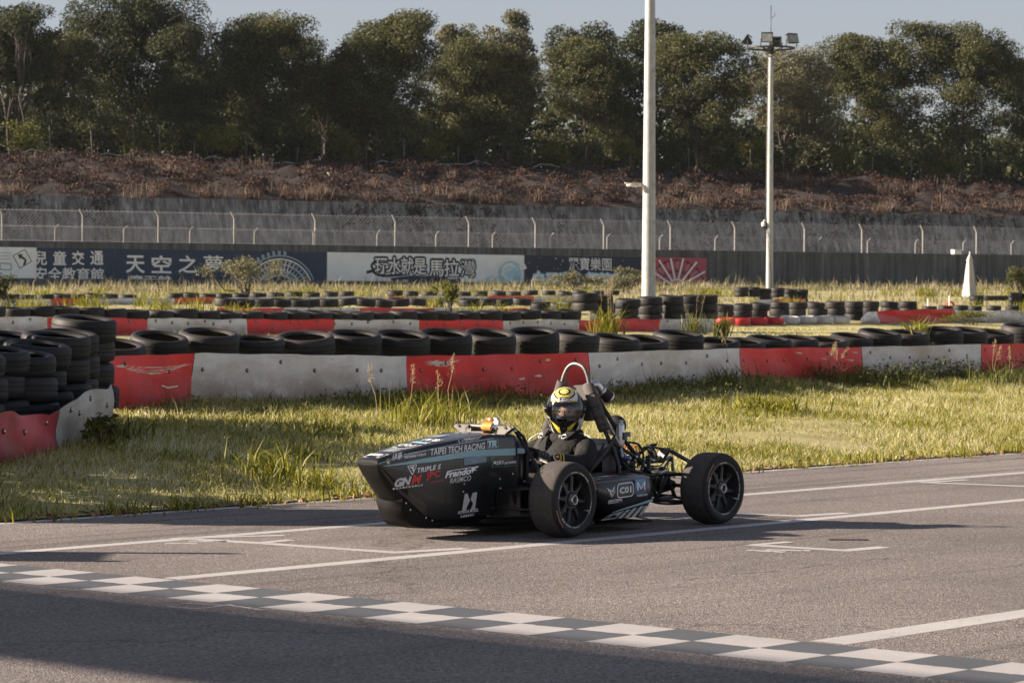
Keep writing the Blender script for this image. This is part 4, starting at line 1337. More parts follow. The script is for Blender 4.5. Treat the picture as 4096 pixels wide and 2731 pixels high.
# far barrier in front of the dry grass
b4, foot4, top4, pan4 = belt('belt_barrier', 'farthest low belt barrier half sunk in the dry grass before the banners', [(-60, 1226), (700, 1216), (1500, 1209), (2380, 1206)], [1198, 1192, 1185, 1183],
    [(-60, 200, 'white'), (202, 350, 'red'), (352, 700, 'white'), (702, 860, 'red'), (862, 1555, 'white'), (1557, 1630, 'red'), (1632, 1942, 'white'), (1944, 2134, 'red'), (2136, 2330, 'white')], bolts=0, bury=.05, bulge=.015, step=.5)
px = -20; i = 0
while px < 2480:
    if not (560 < px < 640 or 1430 < px < 1540):
        P, nr = foot4(px)
        if nr @ (-P) < 0: nr = -nr
        P = on_plane(px, 1240, P - nr * .34, nr)
        top = np.interp(px, [0, 700, 1500, 2400], [1180, 1175, 1166, 1164]) + RNG.uniform(-3, 3)
        tyre((P[0], P[1], float(at_y(px, top, P[1])[2]) - .1), ordinal(i) + ' tyre from the left in the low dark row before the dry grass', 'tyres of the farthest row', 'far', (rad(3 + RNG.uniform(-2, 2)), rad(RNG.uniform(-4, 4))), i)
        i += 1
    px += RNG.uniform(60, 74)

# row on the right with red and white painted tyres in front
A = on_land(2890, 1300); Bq = on_land(3420, 1296)
nr_ = np.array([-(Bq - A)[1], (Bq - A)[0], 0]); nr_ /= np.linalg.norm(nr_)
for k, px in enumerate([2894, 2967, 3035, 3118, 3190, 3266, 3343, 3417, 3496, 3574, 3653]):
    P = on_plane(px, 1290, A + nr_ * .5, nr_)
    if k > 7: P = P + np.array([0, 1.2, 0])
    top = np.interp(k, [0, 4, 7, 10], [1218, 1210, 1206, 1205]) + RNG.uniform(-2, 3)
    zt = float(at_y(px, top, P[1])[2]) - .09
    for j in range(3 if k < 8 else 2):
        tyre((P[0] + RNG.uniform(-.04, .04), P[1], zt - j * .205), ['top', 'middle', 'bottom'][j] + ' tyre, ' + ordinal(k) + ' stack from the left in the row right of the thick pole', 'tyre stacks in the row behind the painted tyres', 'far', (rad(RNG.uniform(1, 5)), rad(RNG.uniform(-5, 5))), k + j, 1.07)
for k, px in enumerate([2902, 2962, 3030, 3096, 3162, 3230, 3295, 3363]):
    P = on_plane(px, 1290, A - nr_ * .12, nr_)
    zt = float(at_y(px, 1273 if k < 4 else 1267, P[1])[2]) - .09
    red = k < 4
    tyre((P[0], P[1], zt), ordinal(k % 4) + (' red' if red else ' white') + ' painted tyre from the left at the foot of the stacked row', 'painted tyres', 'red' if red else 'white', (rad(4), rad(RNG.uniform(-3, 3))), 0, 1.02)
for k, px in enumerate([3726, 3791, 3852, 3909, 3985, 4060]):
    P = on_land(px, 1262); P = P + np.array([0, .6, 0])
    zt = float(at_y(px, 1222 + RNG.uniform(0, 5), P[1])[2]) - .09
    tyre((P[0], P[1], zt), ordinal(k) + ' tyre from the left behind the curled red and white barrier on the right', 'tyres behind the curled barrier', 'far', (rad(2), rad(RNG.uniform(-4, 4))), k, .95)
# short barrier behind, with two-high stacks
b6, foot6, top6, pan6 = belt('belt_barrier', 'short white and red belt piece below the stacks at the foot of the floodlight mast', [(3026, 1222), (3130, 1221), (3226, 1220)], [1197, 1196, 1197], [(3028, 3100, 'white'), (3101, 3222, 'red')], bolts=0, bulge=.01, step=.4)
for k, (px, top, n_) in enumerate([(2965, 1150, 2), (3012, 1150, 2), (3056, 1155, 3), (3110, 1152, 2), (3160, 1158, 2), (3204, 1158, 3)]):
    P = on_plane(px, 1210, foot6(3130)[0] + foot6(3130)[1] * .4 * (1 if foot6(3130)[1][1] > 0 else -1), foot6(3130)[1])
    zt = float(at_y(px, top, P[1])[2]) - .09
    for j in range(n_):
        tyre((P[0], P[1], zt - j * .195), ['top', 'middle', 'bottom'][j] + ' tyre, ' + ordinal(k) + ' stack from the left at the foot of the floodlight mast', 'tyre stacks below the floodlight mast', 'far', (rad(3), rad(RNG.uniform(-4, 4))), j)
# curled barrier on the right
b5, foot5, top5, pan5 = belt('belt_barrier', 'curled red and white belt barrier on the right, its torn left end lying down', [(3435, 1300), (3475, 1296), (3520, 1294), (3600, 1292), (3810, 1290), (4000, 1288), (4180, 1286)], [1284, 1252, 1243, 1236, 1240, 1243, 1246],
    [(3438, 3512, 'white'), (3513, 3810, 'red'), (3811, 4170, 'white')], bolts=1, bulge=.10, wav=.03, bolt_r=.03, step=.25)
for k, (px, top, n_) in enumerate([(3906, 1184, 2), (4060, 1172, 3), (4110, 1176, 3)]):
    P = on_land(px, 1228)
    zt = float(at_y(px, top, P[1])[2]) - .09
    for j in range(n_):
        tyre((P[0], P[1], zt - j * .195), (['top', 'middle', 'bottom'][j] if n_ > 2 else ['upper', 'lower'][j]) + ' tyre of the ' + ['stack under the closed parasol', 'stack left of the frame edge below the little tree', 'stack at the frame edge below the little tree'][k], 'tyre stacks near the parasol', 'far', (rad(3), rad(RNG.uniform(-4, 4))), j)
for k in range(4):
    P = on_land(3950 + k * 26, 1216); zt = float(at_y(3950 + k * 26, 1183, P[1])[2]) - .1
    tyre((P[0], P[1], zt), ordinal(k) + ' tyre from the left in the short run between parasol and little tree', 'tyres right of the parasol', 'far', (rad(2), 0), k)
# red half tyre and white rods sticking out of the row
P = on_land(3805, 1240)
o = tyre((P[0], P[1] + .3, float(at_y(3805, 1222, P[1] + .3)[2])), 'red painted tyre standing upright on the row right of the mast', None, 'red', (rad(90), rad(20)), 0, .62)
for (px, y0, y1, bend, lab) in ((3797, 1229, 1182, 0, 'tall straight white stake standing beside the red upright tyre'), (3858, 1232, 1204, 1, 'bent white stake lying over the tyres right of the red tyre'), (3712, 1222, 1196, 0, 'short white stake behind the tyres left of the red tyre')):
    P = at_y(px, y0, on_land(3805, 1245)[1]); hgt = float(at_y(px, y1, P[1])[2]) - P[2]
    mb = MB(); mb.tube([(0, 0, -.2), (-.02 * bend, 0, .0), (-.05 * bend, 0, hgt)], .028, 6)
    if bend: mb.tube([(0, 0, 0), (.12, 0, -.03), (.33, 0, .02)], [.03, .035, .02], 6)
    tag(mb.build('white_stake', M['white'], None, tuple(P)), lab, 'stake')

# ------------------------------------------------------------------ tyre bank on the left
gb_ = 'stacked tyres of the bank on the left'
bank = [  # column of the stack, row of its top rim, tyres, row of the base, which stack
    (335, 1252, 4, 1680, 'tallest stack at the right end of the left tyre bank', .305),
    (265, 1306, 4, 1700, 'second stack from the right end of the left tyre bank', .31),
    (222, 1318, 4, 1716, 'third stack from the right end of the left tyre bank', .31),
    (147, 1352, 4, 1735, 'fourth stack from the right end of the left tyre bank', .30),
    (84, 1388, 4, 1762, 'fifth stack from the right end of the left tyre bank', .30),
    (-30, 1372, 4, 1772, 'stack cut by the left edge of the frame, in front', .30),
    (28, 1316, 4, 1716, 'stack behind, near the left edge of the frame', .30),
    (-120, 1385, 4, 1790, 'stack just outside the left edge of the frame', .30)]
for k, (px, top, n_, by, lab, r_) in enumerate(bank):
    P = on_land(px, by)
    zt = float(at_y(px, top, P[1])[2]) - .15
    for j in range(n_):
        z = zt - j * .215
        tl = (rad(6 + RNG.uniform(-2, 2)), rad(4 + RNG.uniform(-2, 4))) if j == 0 else (rad(RNG.uniform(-1, 2)), rad(RNG.uniform(-1, 2)))
        tyre((P[0] + RNG.uniform(-.03, .03) * (j > 0), P[1] + RNG.uniform(-.02, .02), z), ['top', 'second', 'third', 'lowest'][j] + ' tyre of the ' + lab, gb_, 'near', tl, k + j, 1.0 if r_ > .3 else .985)
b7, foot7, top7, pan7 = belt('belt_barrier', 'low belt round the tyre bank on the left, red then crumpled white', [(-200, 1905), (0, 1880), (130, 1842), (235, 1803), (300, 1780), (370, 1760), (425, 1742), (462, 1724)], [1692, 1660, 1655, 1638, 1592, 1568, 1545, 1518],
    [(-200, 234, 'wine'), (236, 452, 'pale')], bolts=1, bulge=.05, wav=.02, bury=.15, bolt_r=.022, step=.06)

# ------------------------------------------------------------------ grass
rng = np.random.default_rng(21)
M['lawn'] = leaf_mat('lawn_blade', [(.10, .115, .012), (.22, .225, .028), (.42, .40, .10), (.62, .57, .27), (.78, .73, .54)], .5, .55, (.55, 1.15))
M['lush'] = leaf_mat('lush_blade', [(.10, .11, .010), (.21, .21, .02), (.36, .335, .045)], .42, .5)
M['dry'] = leaf_mat('dry_blade', [(.085, .09, .022), (.17, .16, .055), (.31, .275, .16), (.47, .42, .32)], .4, .65, (.12, .8))
M['weed'] = leaf_mat('weed_leaf', [(.06, .07, .015), (.12, .13, .025), (.22, .21, .05)], .4, .5)
M['seed'] = leaf_mat('seed_head', [(.34, .26, .13), (.50, .40, .24)], .3, .8)

def verge(n, e0, e1, u0, u1, pw=1.0):
    e = e0 + (e1 - e0) * rng.uniform(0, 1, n) ** pw; u_ = rng.uniform(u0, u1, n)
    nn = EDGE - e
    x = nn * N[0] + u_ * U[0]; y = nn * N[1] + u_ * U[1]
    # keep what the camera's field can meet, with room to the sides
    k = np.abs(x) < y * .20 + 1.2
    x, y = x[k], y[k]
    return np.stack([x, y, land(x, y) - .01], 1)

P = verge(420000, .02, 7.6, 6, 52)
pat = np.sin(P[:, 0] * 1.3 + P[:, 1] * .7) * np.sin(P[:, 0] * .5 - P[:, 1] * 1.1)
h = (.085 + .04 * pat) * rng.uniform(.5, 1.5, len(P))
e_ = EDGE - (P[:, :2] @ N)
h *= .55 + .45 * sstep(0, 1.2, e_)
h *= 1 + .55 * sstep(5.6, 6.9, e_)
tag(link('verge_grass', blades('verge_grass', P, h, .0078, M['lawn'], .75, rng, .8)), 'sunlit dry and green grass of the verge behind the car', 'grass', kind='stuff')
# ragged tufts creeping over the kerb line
P = []
for u_ in np.arange(8, 46, .16):
    if rng.random() < .75:
        m_ = rng.integers(10, 34); w_ = rng.uniform(.05, .2)
        c_ = tr(EDGE - rng.uniform(-.10, .16), u_ + rng.uniform(-.1, .1))
        P.append(c_ + np.stack([rng.normal(size=m_) * w_, rng.normal(size=m_) * w_ * .6, np.zeros(m_)], 1))
P = np.concatenate(P)
tag(link('edge_grass', blades('edge_grass', P, rng.uniform(.04, .16, len(P)), .012, M['lush'], .8, rng, .8)), 'green tufts of grass hanging over the edge of the asphalt', 'grass', kind='stuff')
V = []
for i in range(900):
    c_ = tr(EDGE + rng.normal() * .07 - .03, rng.uniform(8, 46), .012); V.append(leaf_quads(c_ + rng.normal(size=(2, 3)) * [.03, .03, .004], .06, .035, np.array([0, 0, 0]), rng))
M['deadleaf'] = leaf_mat('dead_leaf', [(.10, .05, .025), (.26, .14, .07), (.40, .26, .16)], .2, .8)
tag(link('fallen_leaves', leaf_mesh('fallen_leaves', np.concatenate(V), M['deadleaf'])), 'dead brown leaves caught along the grass edge of the track', 'leaves', kind='stuff')
# lush clumps in the verge
P = []
for i in range(230):
    c_ = verge(1, .8, 6.8, 8, 46)
    if not len(c_): continue
    m_ = rng.integers(40, 130); w_ = rng.uniform(.10, .34)
    P.append(c_[0] + np.stack([rng.normal(size=m_) * w_, rng.normal(size=m_) * w_, np.zeros(m_)], 1))
P = np.concatenate(P)
tag(link('green_clumps', blades('green_clumps', P, rng.uniform(.06, .17, len(P)), .011, M['lush'], .85, rng, .9)), 'brighter green clumps scattered through the verge', 'grass', kind='stuff')
# leafy weeds at the foot of the nearest barrier
V = []; P = []
for i in range(1050):
    px = rng.uniform(420, 4200)
    dens = .12 + .45 * (1250 < px < 2000) + 1.0 * (2380 < px < 3050) + .9 * (px > 3250)
    if rng.random() > dens * .6: continue
    Q, nr = foot1(px)
    if nr @ (-Q) < 0: nr = -nr
    q = Q + nr * abs(rng.normal(.25, .4)); q[2] = land(q[0], q[1])
    hh = rng.uniform(.06, .26) * (1.45 if px > 3250 else .6 if px < 1300 else .85)
    m_ = 26
    d = rng.normal(size=(m_, 3)) * [.14, .14, 0]; d[:, 2] = rng.uniform(.1, 1, m_) * hh
    V.append(leaf_quads(q + d, .042, .027, None, rng))
    if rng.random() < .5:
        k_ = rng.integers(3, 12); P.append(q + np.stack([rng.normal(size=k_) * .1, rng.normal(size=k_) * .1, np.zeros(k_)], 1))
tag(link('barrier_weeds', leaf_mesh('barrier_weeds', np.concatenate(V), M['weed'])), 'leafy green weeds along the foot of the nearest belt barrier', 'weeds', kind='stuff')
P = np.concatenate(P)
tag(link('barrier_grass', blades('barrier_grass', P, rng.uniform(.1, .36, len(P)), .011, M['weed'], .6, rng, .7)), 'long dark grass growing against the nearest belt barrier', 'grass', kind='stuff')
# infield between the barriers
P = verge(150000, 8.4, 50, 18, 120)
e_ = EDGE - (P[:, :2] @ N)
tag(link('infield_grass', blades('infield_grass', P, rng.uniform(.05, .15, len(P)) * np.where(e_ > 36, .18, np.where(e_ > 24, .5, 1)), .022, M['lawn'], .7, rng, .7)), 'short grass between the rows of tyres', 'grass', kind='stuff')
P = verge(90000, 40, 108, 40, 190)
D_ = P - O3
ty_ = 1365.5 - F * (D_ @ cup) / (D_ @ fwd); tx_ = 2048 + F * (D_ @ crt) / (D_ @ fwd)
k = (P[:, 1] < 182) & (ty_ < np.where(tx_ < 2420, 1196, 1222) + rng.normal(size=len(P)) * 3) & ~((tx_ > 2850) & (rng.random(len(P)) < .5))
P = P[k]
tag(link('far_dry_grass', blades('far_dry_grass', P, rng.uniform(.12, .34, len(P)), .035, M['dry'], .4, rng, .5)), 'tall pale dry grass in front of the concrete wall', 'grass', kind='stuff')
# taller plumes close under the banners and the wall
P = []
for i in range(520):
    t_ = rng.uniform(-4, 72); off = rng.uniform(.4, 16)
    c_ = wp(t_, off, 0); c_[2] = land(c_[0], c_[1])
    m_ = rng.integers(14, 46); w_ = rng.uniform(.15, .5)
    P.append(c_ + np.stack([rng.normal(size=m_) * w_, rng.normal(size=m_) * w_, np.zeros(m_)], 1))
P = np.concatenate(P)
tag(link('dry_plumes', blades('dry_plumes', P, np.clip(rng.gamma(2.2, .115, len(P)), .12, .95), .04, M['dry'], .35, rng, .45)), 'feathery dry grass plumes under the wall banners', 'grass', kind='stuff')
P = []
for i in range(95):
    px = rng.uniform(-40, 4130); c_ = on_land(px, rng.choice([1188, 1205, 1228, 1248, 1270], p=[.3, .2, .2, .15, .15]) + rng.uniform(-6, 6))
    if 2000 < px < 2900 and c_[1] < 80: continue
    m_ = rng.integers(30, 90); w_ = rng.uniform(.15, .4)
    P.append(c_ + np.stack([rng.normal(size=m_) * w_, rng.normal(size=m_) * w_, np.zeros(m_)], 1))
P = np.concatenate(P)
tag(link('infield_tufts', blades('infield_tufts', P, rng.uniform(.25, .62, len(P)), .03, M['lush'], .5, rng, .6)), 'green and yellow tufts among the far tyre rows', 'grass', kind='stuff')

# tussocks and single plants
def tussock(label, px, py, h, spread, n, mat='lush', wd=.016, seeds=0, lean=.5, group=None, name='grass_tussock', lift=0):
    c_ = on_land(px, py); c_[2] += lift
    P = np.stack([rng.normal(size=n) * spread * .45, rng.normal(size=n) * spread * .45, np.zeros(n)], 1)
    me = blades('blades', P, h * rng.uniform(.45, 1.15, n), wd, M[mat], lean, rng, .8)
    if not seeds:
        o = link(name, me, None, tuple(c_)); return tag(o, label, 'grass tussock', group)
    root = thing(name, label, 'grass tussock', tuple(c_), 0, group)
    link('blades', me, root)
    mb = MB(); V = []
    for i in range(seeds):
        a = np.array([rng.normal() * spread * .4, rng.normal() * spread * .3, 0]); b = a + [rng.normal() * .12, rng.normal() * .1, h * rng.uniform(1.35, 1.95)]
        Q = limb(mb, a, b, .0035, .002, k=5, wob=.05, rng=rng, n=4)
        for f_ in np.linspace(.74, 1, 12):
            q = a + (b - a) * f_
            V.append(leaf_quads(q + rng.normal(size=(4, 3)) * [.016, .016, .012] * (1.2 - f_) * 3, .03, .008, np.array([0, 0, 2.5]), rng))
    mb.build('stalks', M['seed'], root); link('seed_heads', leaf_mesh('seed_heads', np.concatenate(V), M['seed']), root)['kind'] = 'stuff'
    return root
tussock('tall yellow-green tussock with seed stalks in front of the scraped red belt', 1700, 1712, .40, .5, 300, seeds=4, wd=.011)
tussock('arching bright grass tussock in the verge left of the car nose', 1085, 1925, .34, .36, 130, wd=.013, lean=.9)
tussock('low bright grass tussock just in front of the car nose by the track edge', 1250, 1960, .2, .3, 110, wd=.012, lean=.8)
tussock('reedy grass tussock against the second barrier left of the thick pole', 2430, 1345, .8, .36, 130, wd=.028, seeds=5)
tussock('dark reedy tussock at the right end of the second barrier', 2880, 1347, .66, .2, 90, 'weed', .03)
tussock('thin grass tussock before the white end of the second barrier', 2770, 1342, .7, .3, 60, 'weed', .035, seeds=2)
tussock('grass tuft sprouting out of a tyre on the nearest barrier at the right', 3665, 1520, .34, .2, 70, wd=.022, lean=.9, lift=.62)
tussock('long-bladed grass clump against the belt right of the driver', 2900, 1562, .42, .35, 70, 'weed', .018, seeds=1)
tussock('tall grass with seed stalks growing against the red belt on the right', 3300, 1545, .36, .5, 130, 'weed', .016, seeds=4)
tussock('bright tussock in the verge below the white belt at the right', 3060, 1650, .26, .5, 240, wd=.018, lean=.9)
tussock('broad-leaved grass clump beside the tyre bank on the left', 470, 1770, .25, .3, 130, 'weed', .016)
tussock('grass clump with a seed stalk at the right edge before the red belt', 4010, 1560, .42, .5, 140, 'weed', .017, seeds=3)
tussock('grass tuft growing before the left white belt near its lower bolts', 1180, 1640, .18, .25, 60, 'weed', .014)

def shrub(name, label, px, py, h, wd, mat, n, leaf, seed, stem=True, cat='shrub'):
    c_ = on_land(px, py); r = np.random.default_rng(seed)
    root = thing(name, label, cat, tuple(c_))
    C = r.normal(size=(14, 3)) * [.36, .3, .22]; C = C * [wd, wd, h] * .75 + [0, 0, h * .62]
    C[:, 2] = np.clip(C[:, 2], h * .16, h * .92)
    V = []
    for q in C:
        d = r.normal(size=(n, 3)); d /= np.linalg.norm(d, axis=1)[:, None]
        V.append(leaf_quads(q + d * r.uniform(.2, 1, (n, 1)) * np.array([wd * .24, wd * .24, h * .17]), leaf * r.uniform(.7, 1.3, n), leaf * .5, np.array([0, 0, -.4]), r))
    link('leaves', leaf_mesh('leaves', np.concatenate(V), M[mat]), root)
    mb = MB()
    for q in C[:9]: limb(mb, (0, 0, -.05), q, .025 * h, .008 * h, k=5, rng=r)
    mb.build('stem', M['bark'], root)
shrub('flowering_shrub', 'loose pale yellow-green shrub before the Ferris wheel banner', 985, 1198, 2.0, 2.2, 'leafgrey', 120, .13, 1)
shrub('young_plant', 'young yellow-green leafy plant growing between the tyre rows', 1800, 1258, 1.0, .72, 'leafwarm', 60, .11, 2, cat='plant')
shrub('grey_bush', 'grey-green bush under the night-blue banner, left of the thick pole', 2300, 1168, 1.0, 2.2, 'leafgrey', 110, .13, 3, cat='bush')
shrub('grey_bush', 'grey-green bush directly left of the thick pole before the wall', 2500, 1170, 1.25, 2.0, 'leafgrey', 110, .13, 4, cat='bush')
shrub('small_tree', 'small round-headed tree at the right edge before the dark wall', 4080, 1190, 1.75, 1.2, 'leaf', 110, .13, 5, cat='tree')
shrub('dark_bush', 'dark green bush at the left edge of the frame behind the second barrier', -5, 1240, 1.0, .9, 'leafdark', 80, .09, 6, cat='bush')
shrub('bramble_bush', 'dark bush growing over the curled white belt at the right', 3890, 1300, .62, 1.9, 'weed', 120, .07, 7, cat='bush')
shrub('leafy_weed', 'leafy pointed weed before the crumpled white belt of the left tyre bank', 400, 1795, .30, .24, 'weed', 11, .075, 8, cat='weed')
shrub('leafy_weed', 'leafy weed climbing before the red belt beside the roll hoop', 2170, 1560, .34, .3, 'weed', 22, .05, 9, cat='weed')

# ------------------------------------------------------------------ things outside the frame on the left whose shadows cross the track
gan = thing('start_gantry', 'start gantry over the track, outside the frame on the left', 'gantry', tuple(tr(-19, -.75)))
def gl(n_, u_, z): return tr(n_, u_, z) - tr(-19, -.75)
mb = MB()
for z in (4.92, 5.9):
    for u_ in (-.78, -.55): mb.tube([gl(-30, u_, z), gl(-6.6, u_, z)], .04, 8)
for n_ in np.arange(-30, -6.8, .9): mb.tube([gl(n_, -.78, 4.92), gl(n_ + .45, -.78, 5.9), gl(n_ + .9, -.78, 4.92)], .022, 6)
mb.build('truss', M['galv'], gan)
mb = MB(); c_ = gl(-18.3, -.83, 5.43); mb.box(c_, (23.2, .04, 1.10), rotz(math.atan2(N[1], N[0]))); mb.build('board', M['white'], gan)
for n_ in (-29.9, -6.7):
    mb = MB(); mb.tube([gl(n_, -.66, 0), gl(n_, -.66, 5.95)], .11, 10); mb.lathe([(.35, 0), (.35, .04), (.1, .04)], 12, mat4(t=gl(n_, -.66, 0))); mb.build('upright', M['galv'], gan)
hut = thing('added_shadow_hut', 'made-up hut added to cast shadow on the track, unseen left of the frame', 'hut', (-5.6, 19.55, float(land(-5.6, 19.55))))  # invented hut, placed and sized only for the shadow on the asphalt
mb = MB(); mb.box((0, 0, .72), (1.2, 1.3, 1.44)); mb.build('walls', M['white'], hut)
mb = MB(); mb.prism([(-.8, 1.44), (.8, 1.44), (.5, 1.72), (-.1, 1.9), (-.6, 1.68)], lambda a, b: (a, -.75, b), lambda a, b: (a, .75, b)); mb.build('roof', M['dkmetal'], hut)
hd = thing('added_shade_hedge', 'leafy blocker added to shade the tyre bank, unseen left of the frame', 'added_shade_hedge', (-5.75, 23.2, float(land(-5.75, 23.2))))  # invented leafy mass, put in to shade the tyre bank and verge
rh = np.random.default_rng(12); V = []
for i in range(260):
    y = rh.uniform(-2.9, 2.9); top = np.interp(y, [-2.9, .3, .9, 2.9], [1.18, 1.25, 1.75, 1.95])
    q = np.array([rh.uniform(-.35, .35), y, rh.uniform(.05, 1) * top])
    d = rh.normal(size=(46, 3)); d /= np.linalg.norm(d, axis=1)[:, None]; V.append(leaf_quads(q + d * rh.uniform(.1, .26, (46, 1)), .11, .07, None, rh))
link('leaves', leaf_mesh('leaves', np.concatenate(V), M['leafdark']), hd)
mb = MB()
for y in np.arange(-2.6, 2.8, .65): limb(mb, (0, y, -.1), (rh.uniform(-.1, .1), y + rh.uniform(-.2, .2), 1.1), .03, .012, rng=rh)
mb.build('stem', M['bark'], hd)
sg = thing('added_shadow_board', 'board on two legs added to cast shadow, unseen left of the frame', 'board', (-6.2, 16.45, 0))  # invented board, added unseen for the pointed shadow it throws
mb = MB()
mb.box((0, .0, 1.18), (.05, .62, .55)); mb.build('panel', M['white'], sg)
for y in (-.27, .27):
    mb = MB(); mb.tube([(0, y, -.05), (0, y, 1.72 if y > 0 else 1.5)], .045, 8); mb.build('leg', M['galv'], sg)
mb = MB(); mb.box((0, .0, .16), (.9, .8, .32)); mb.build('base', M['post'], sg)

# ------------------------------------------------------------------ race car (x forward, y to its left, z up; origin under the front axle)
CARN, CARU = -12.07, 13.78
car_rz = math.atan2(-U[1], -U[0])
car = thing('race_car', 'black open-wheel student race car number C01 with teal stripes, driver seated in it', 'race car', tuple(tr(CARN, CARU)), car_rz)
WB, TF = -1.566, .6
C = {}
C['body'] = pm('satin_black_bodywork', (.0095, .0105, .0115), .30, 0, .12, 9, .05, 300, .001, coat=.35, dirt=(.022, .021, .02))
C['carbon'] = pm('dark_floor_panel', (.009, .0085, .008), .6, 0, .25, 10, spec=.15)
C['fascia'] = pm('dusty_black_nose_front', (.0075, .007, .007), .45, 0, .25, 7, spec=.22)
C['teal'] = pm('teal_vinyl', (.27, .46, .50), .4, 0, .05, 6)
C['edge'] = pm('pale_teal_vinyl', (.42, .66, .72), .4)
C['dwhite'] = pm('white_vinyl', (.84, .84, .84), .45, 0, .04, 9)
C['dgrey'] = pm('silver_grey_vinyl', (.55, .56, .57), .4)
C['dred'] = pm('red_vinyl', (.62, .035, .03), .45)
C['dpink'] = pm('pink_vinyl', (.45, .10, .12), .45)
C['dgreen'] = pm('green_vinyl', (.06, .30, .10), .45)
C['dblue'] = pm('blue_vinyl', (.12, .26, .40), .4, 0, .2, 6)
C['dgold'] = pm('gold_vinyl', (.50, .38, .10), .45)
C['dorange'] = pm('orange_print', (.60, .27, .09), .55)
C['mblue'] = pm('deep_blue_vinyl', (.02, .12, .25), .4)
C['plate'] = pm('frosted_clear_plate', (.30, .32, .33), .3)
C['tube'] = pm('black_steel_tube', (.022, .022, .022), .38, .2, .2, 8)
C['hoop'] = pm('raw_steel_hoop', (.17, .16, .15), .42, .7, .2, 12)
C['foam'] = pm('grey_brown_foam_pad', (.095, .082, .074), .85, 0, .18, 14)
C['tie'] = pm('black_cable_tie', (.01, .01, .01), .5)
C['alu'] = pm('machined_aluminium', (.62, .61, .60), .3, .9, .12, 20)
C['grey'] = pm('grey_anodised', (.13, .127, .12), .5, .6, .15, 20)
C['spring'] = pm('orange_spring', (.72, .36, .10), .42)
C['gold'] = pm('gold_anodised', (.80, .47, .20), .25, .8)
C['hose'] = pm('blue_silicone_hose', (.025, .09, .26), .35)
C['rubber'] = pm('black_rubber', (.013, .013, .013), .7)
C['slick'] = pm('racing_slick_rubber', (.016, .0155, .0155), .72, 0, .25, 22, .35, 160, .003)
C['tread'] = pm('scrubbed_slick_tread', (.058, .052, .048), .88, 0, .2, 30, .6, 140, .004, dirt=(.09, .08, .073))
C['rim'] = pm('black_cast_rim', (.030, .030, .031), .42, .1, .2, 20)
C['rimlip'] = pm('grey_black_rim_lip', (.075, .070, .068), .55, .2, .1, 20)
C['disc'] = pm('brake_rotor_steel', (.30, .32, .34), .4, .7)
C['wire'] = pm('black_wiring', (.012, .012, .012), .5)
C['seat'] = pm('black_seat_shell', (.022, .021, .021), .55, 0, .4, 14, .3, 30, .006)
C['silver'] = pm('silver_heat_wrap', (.40, .40, .40), .35, .6, .4, 30, .8, 40, .01)
C['grip'] = pm('head_rest_foam', (.11, .105, .10), .9)

def Lq(a, b, t): return a + (b - a) * t
XT = [-.12, -.06, .037, .208, .467, .72, .944, 1.05, 1.107, 1.128]
ZT = [.612, .618, .625, .632, .607, .577, .540, .519, .505, .493]
XB = [-.12, .237, .463, .60, .661, .749, .874, .95, .992, 1.03, 1.079, 1.11, 1.128]
ZB = [.112, .102, .090, .084, .085, .111, .204, .262, .301, .337, .391, .440, .478]
def ztop(x): return float(np.interp(x, XT, ZT))
def zbot(x): return float(np.interp(x, XB, ZB))
def hw(x): return .24 - .136 * min(x, 1.135)
def bulge(x, z):
    a, b = zbot(x), ztop(x)
    return .011 * math.sin(max(0, min(1, (z - a) / max(.02, b - a))) * math.pi) * min(1, max(0, (b - a) / .3))
def nose_ring(x, k=0):
    w_, zt, zb_ = hw(x), ztop(x), zbot(x)
    h_ = zt - zb_
    rt = min(.030, h_ * .3, w_ * .3); rb = min(.055 if x < .6 else .06, h_ * .36, w_ * .5)
    P = []
    for a in np.linspace(0, math.pi / 2, 5): P.append((w_ - rt + rt * math.cos(a), zt - rt + rt * math.sin(a)))
    for t in (.6, .25): P.append((w_ * t * .9, zt + .006 * (1 - t)))
    sd_ = [(w_ + bulge(x, q), q) for q in np.linspace(zb_ + rb, zt - rt, 9)[1:-1]]
    right = [(-y, z) for y, z in P[::-1]] + [(-y, z) for y, z in sd_[::-1]]
    top = P + right
    bot = []
    for a in np.linspace(math.pi, 1.5 * math.pi, 5): bot.append((-w_ + rb + rb * math.cos(a), zb_ + rb + rb * math.sin(a)))
    bot += [(-w_ * .3, zb_ - .004), (w_ * .3, zb_ - .004)]
    for a in np.linspace(1.5 * math.pi, 2 * math.pi, 5): bot.append((w_ - rb + rb * math.cos(a), zb_ + rb + rb * math.sin(a)))
    return [(x, y, z) for y, z in top + bot + sd_]
xs = list(np.linspace(.022, .55, 12)) + list(np.linspace(.59, 1.0, 16)) + [1.03, 1.055, 1.08, 1.095, 1.108, 1.118, 1.125]
mb = MB(); mb.loft([nose_ring(x) for x in xs])
# front faces of the fascia get the dusty front material
nose = mb.build('nose_body', [C['body'], C['fascia']], car, sharp=55)
for pl in nose.data.polygons:
    c = pl.center
    if pl.normal.z < -.25 and c.x > .62: pl.material_index = 1
def nside(x, z, off=.0012): return (x, hw(x) + off + bulge(x, z), z)
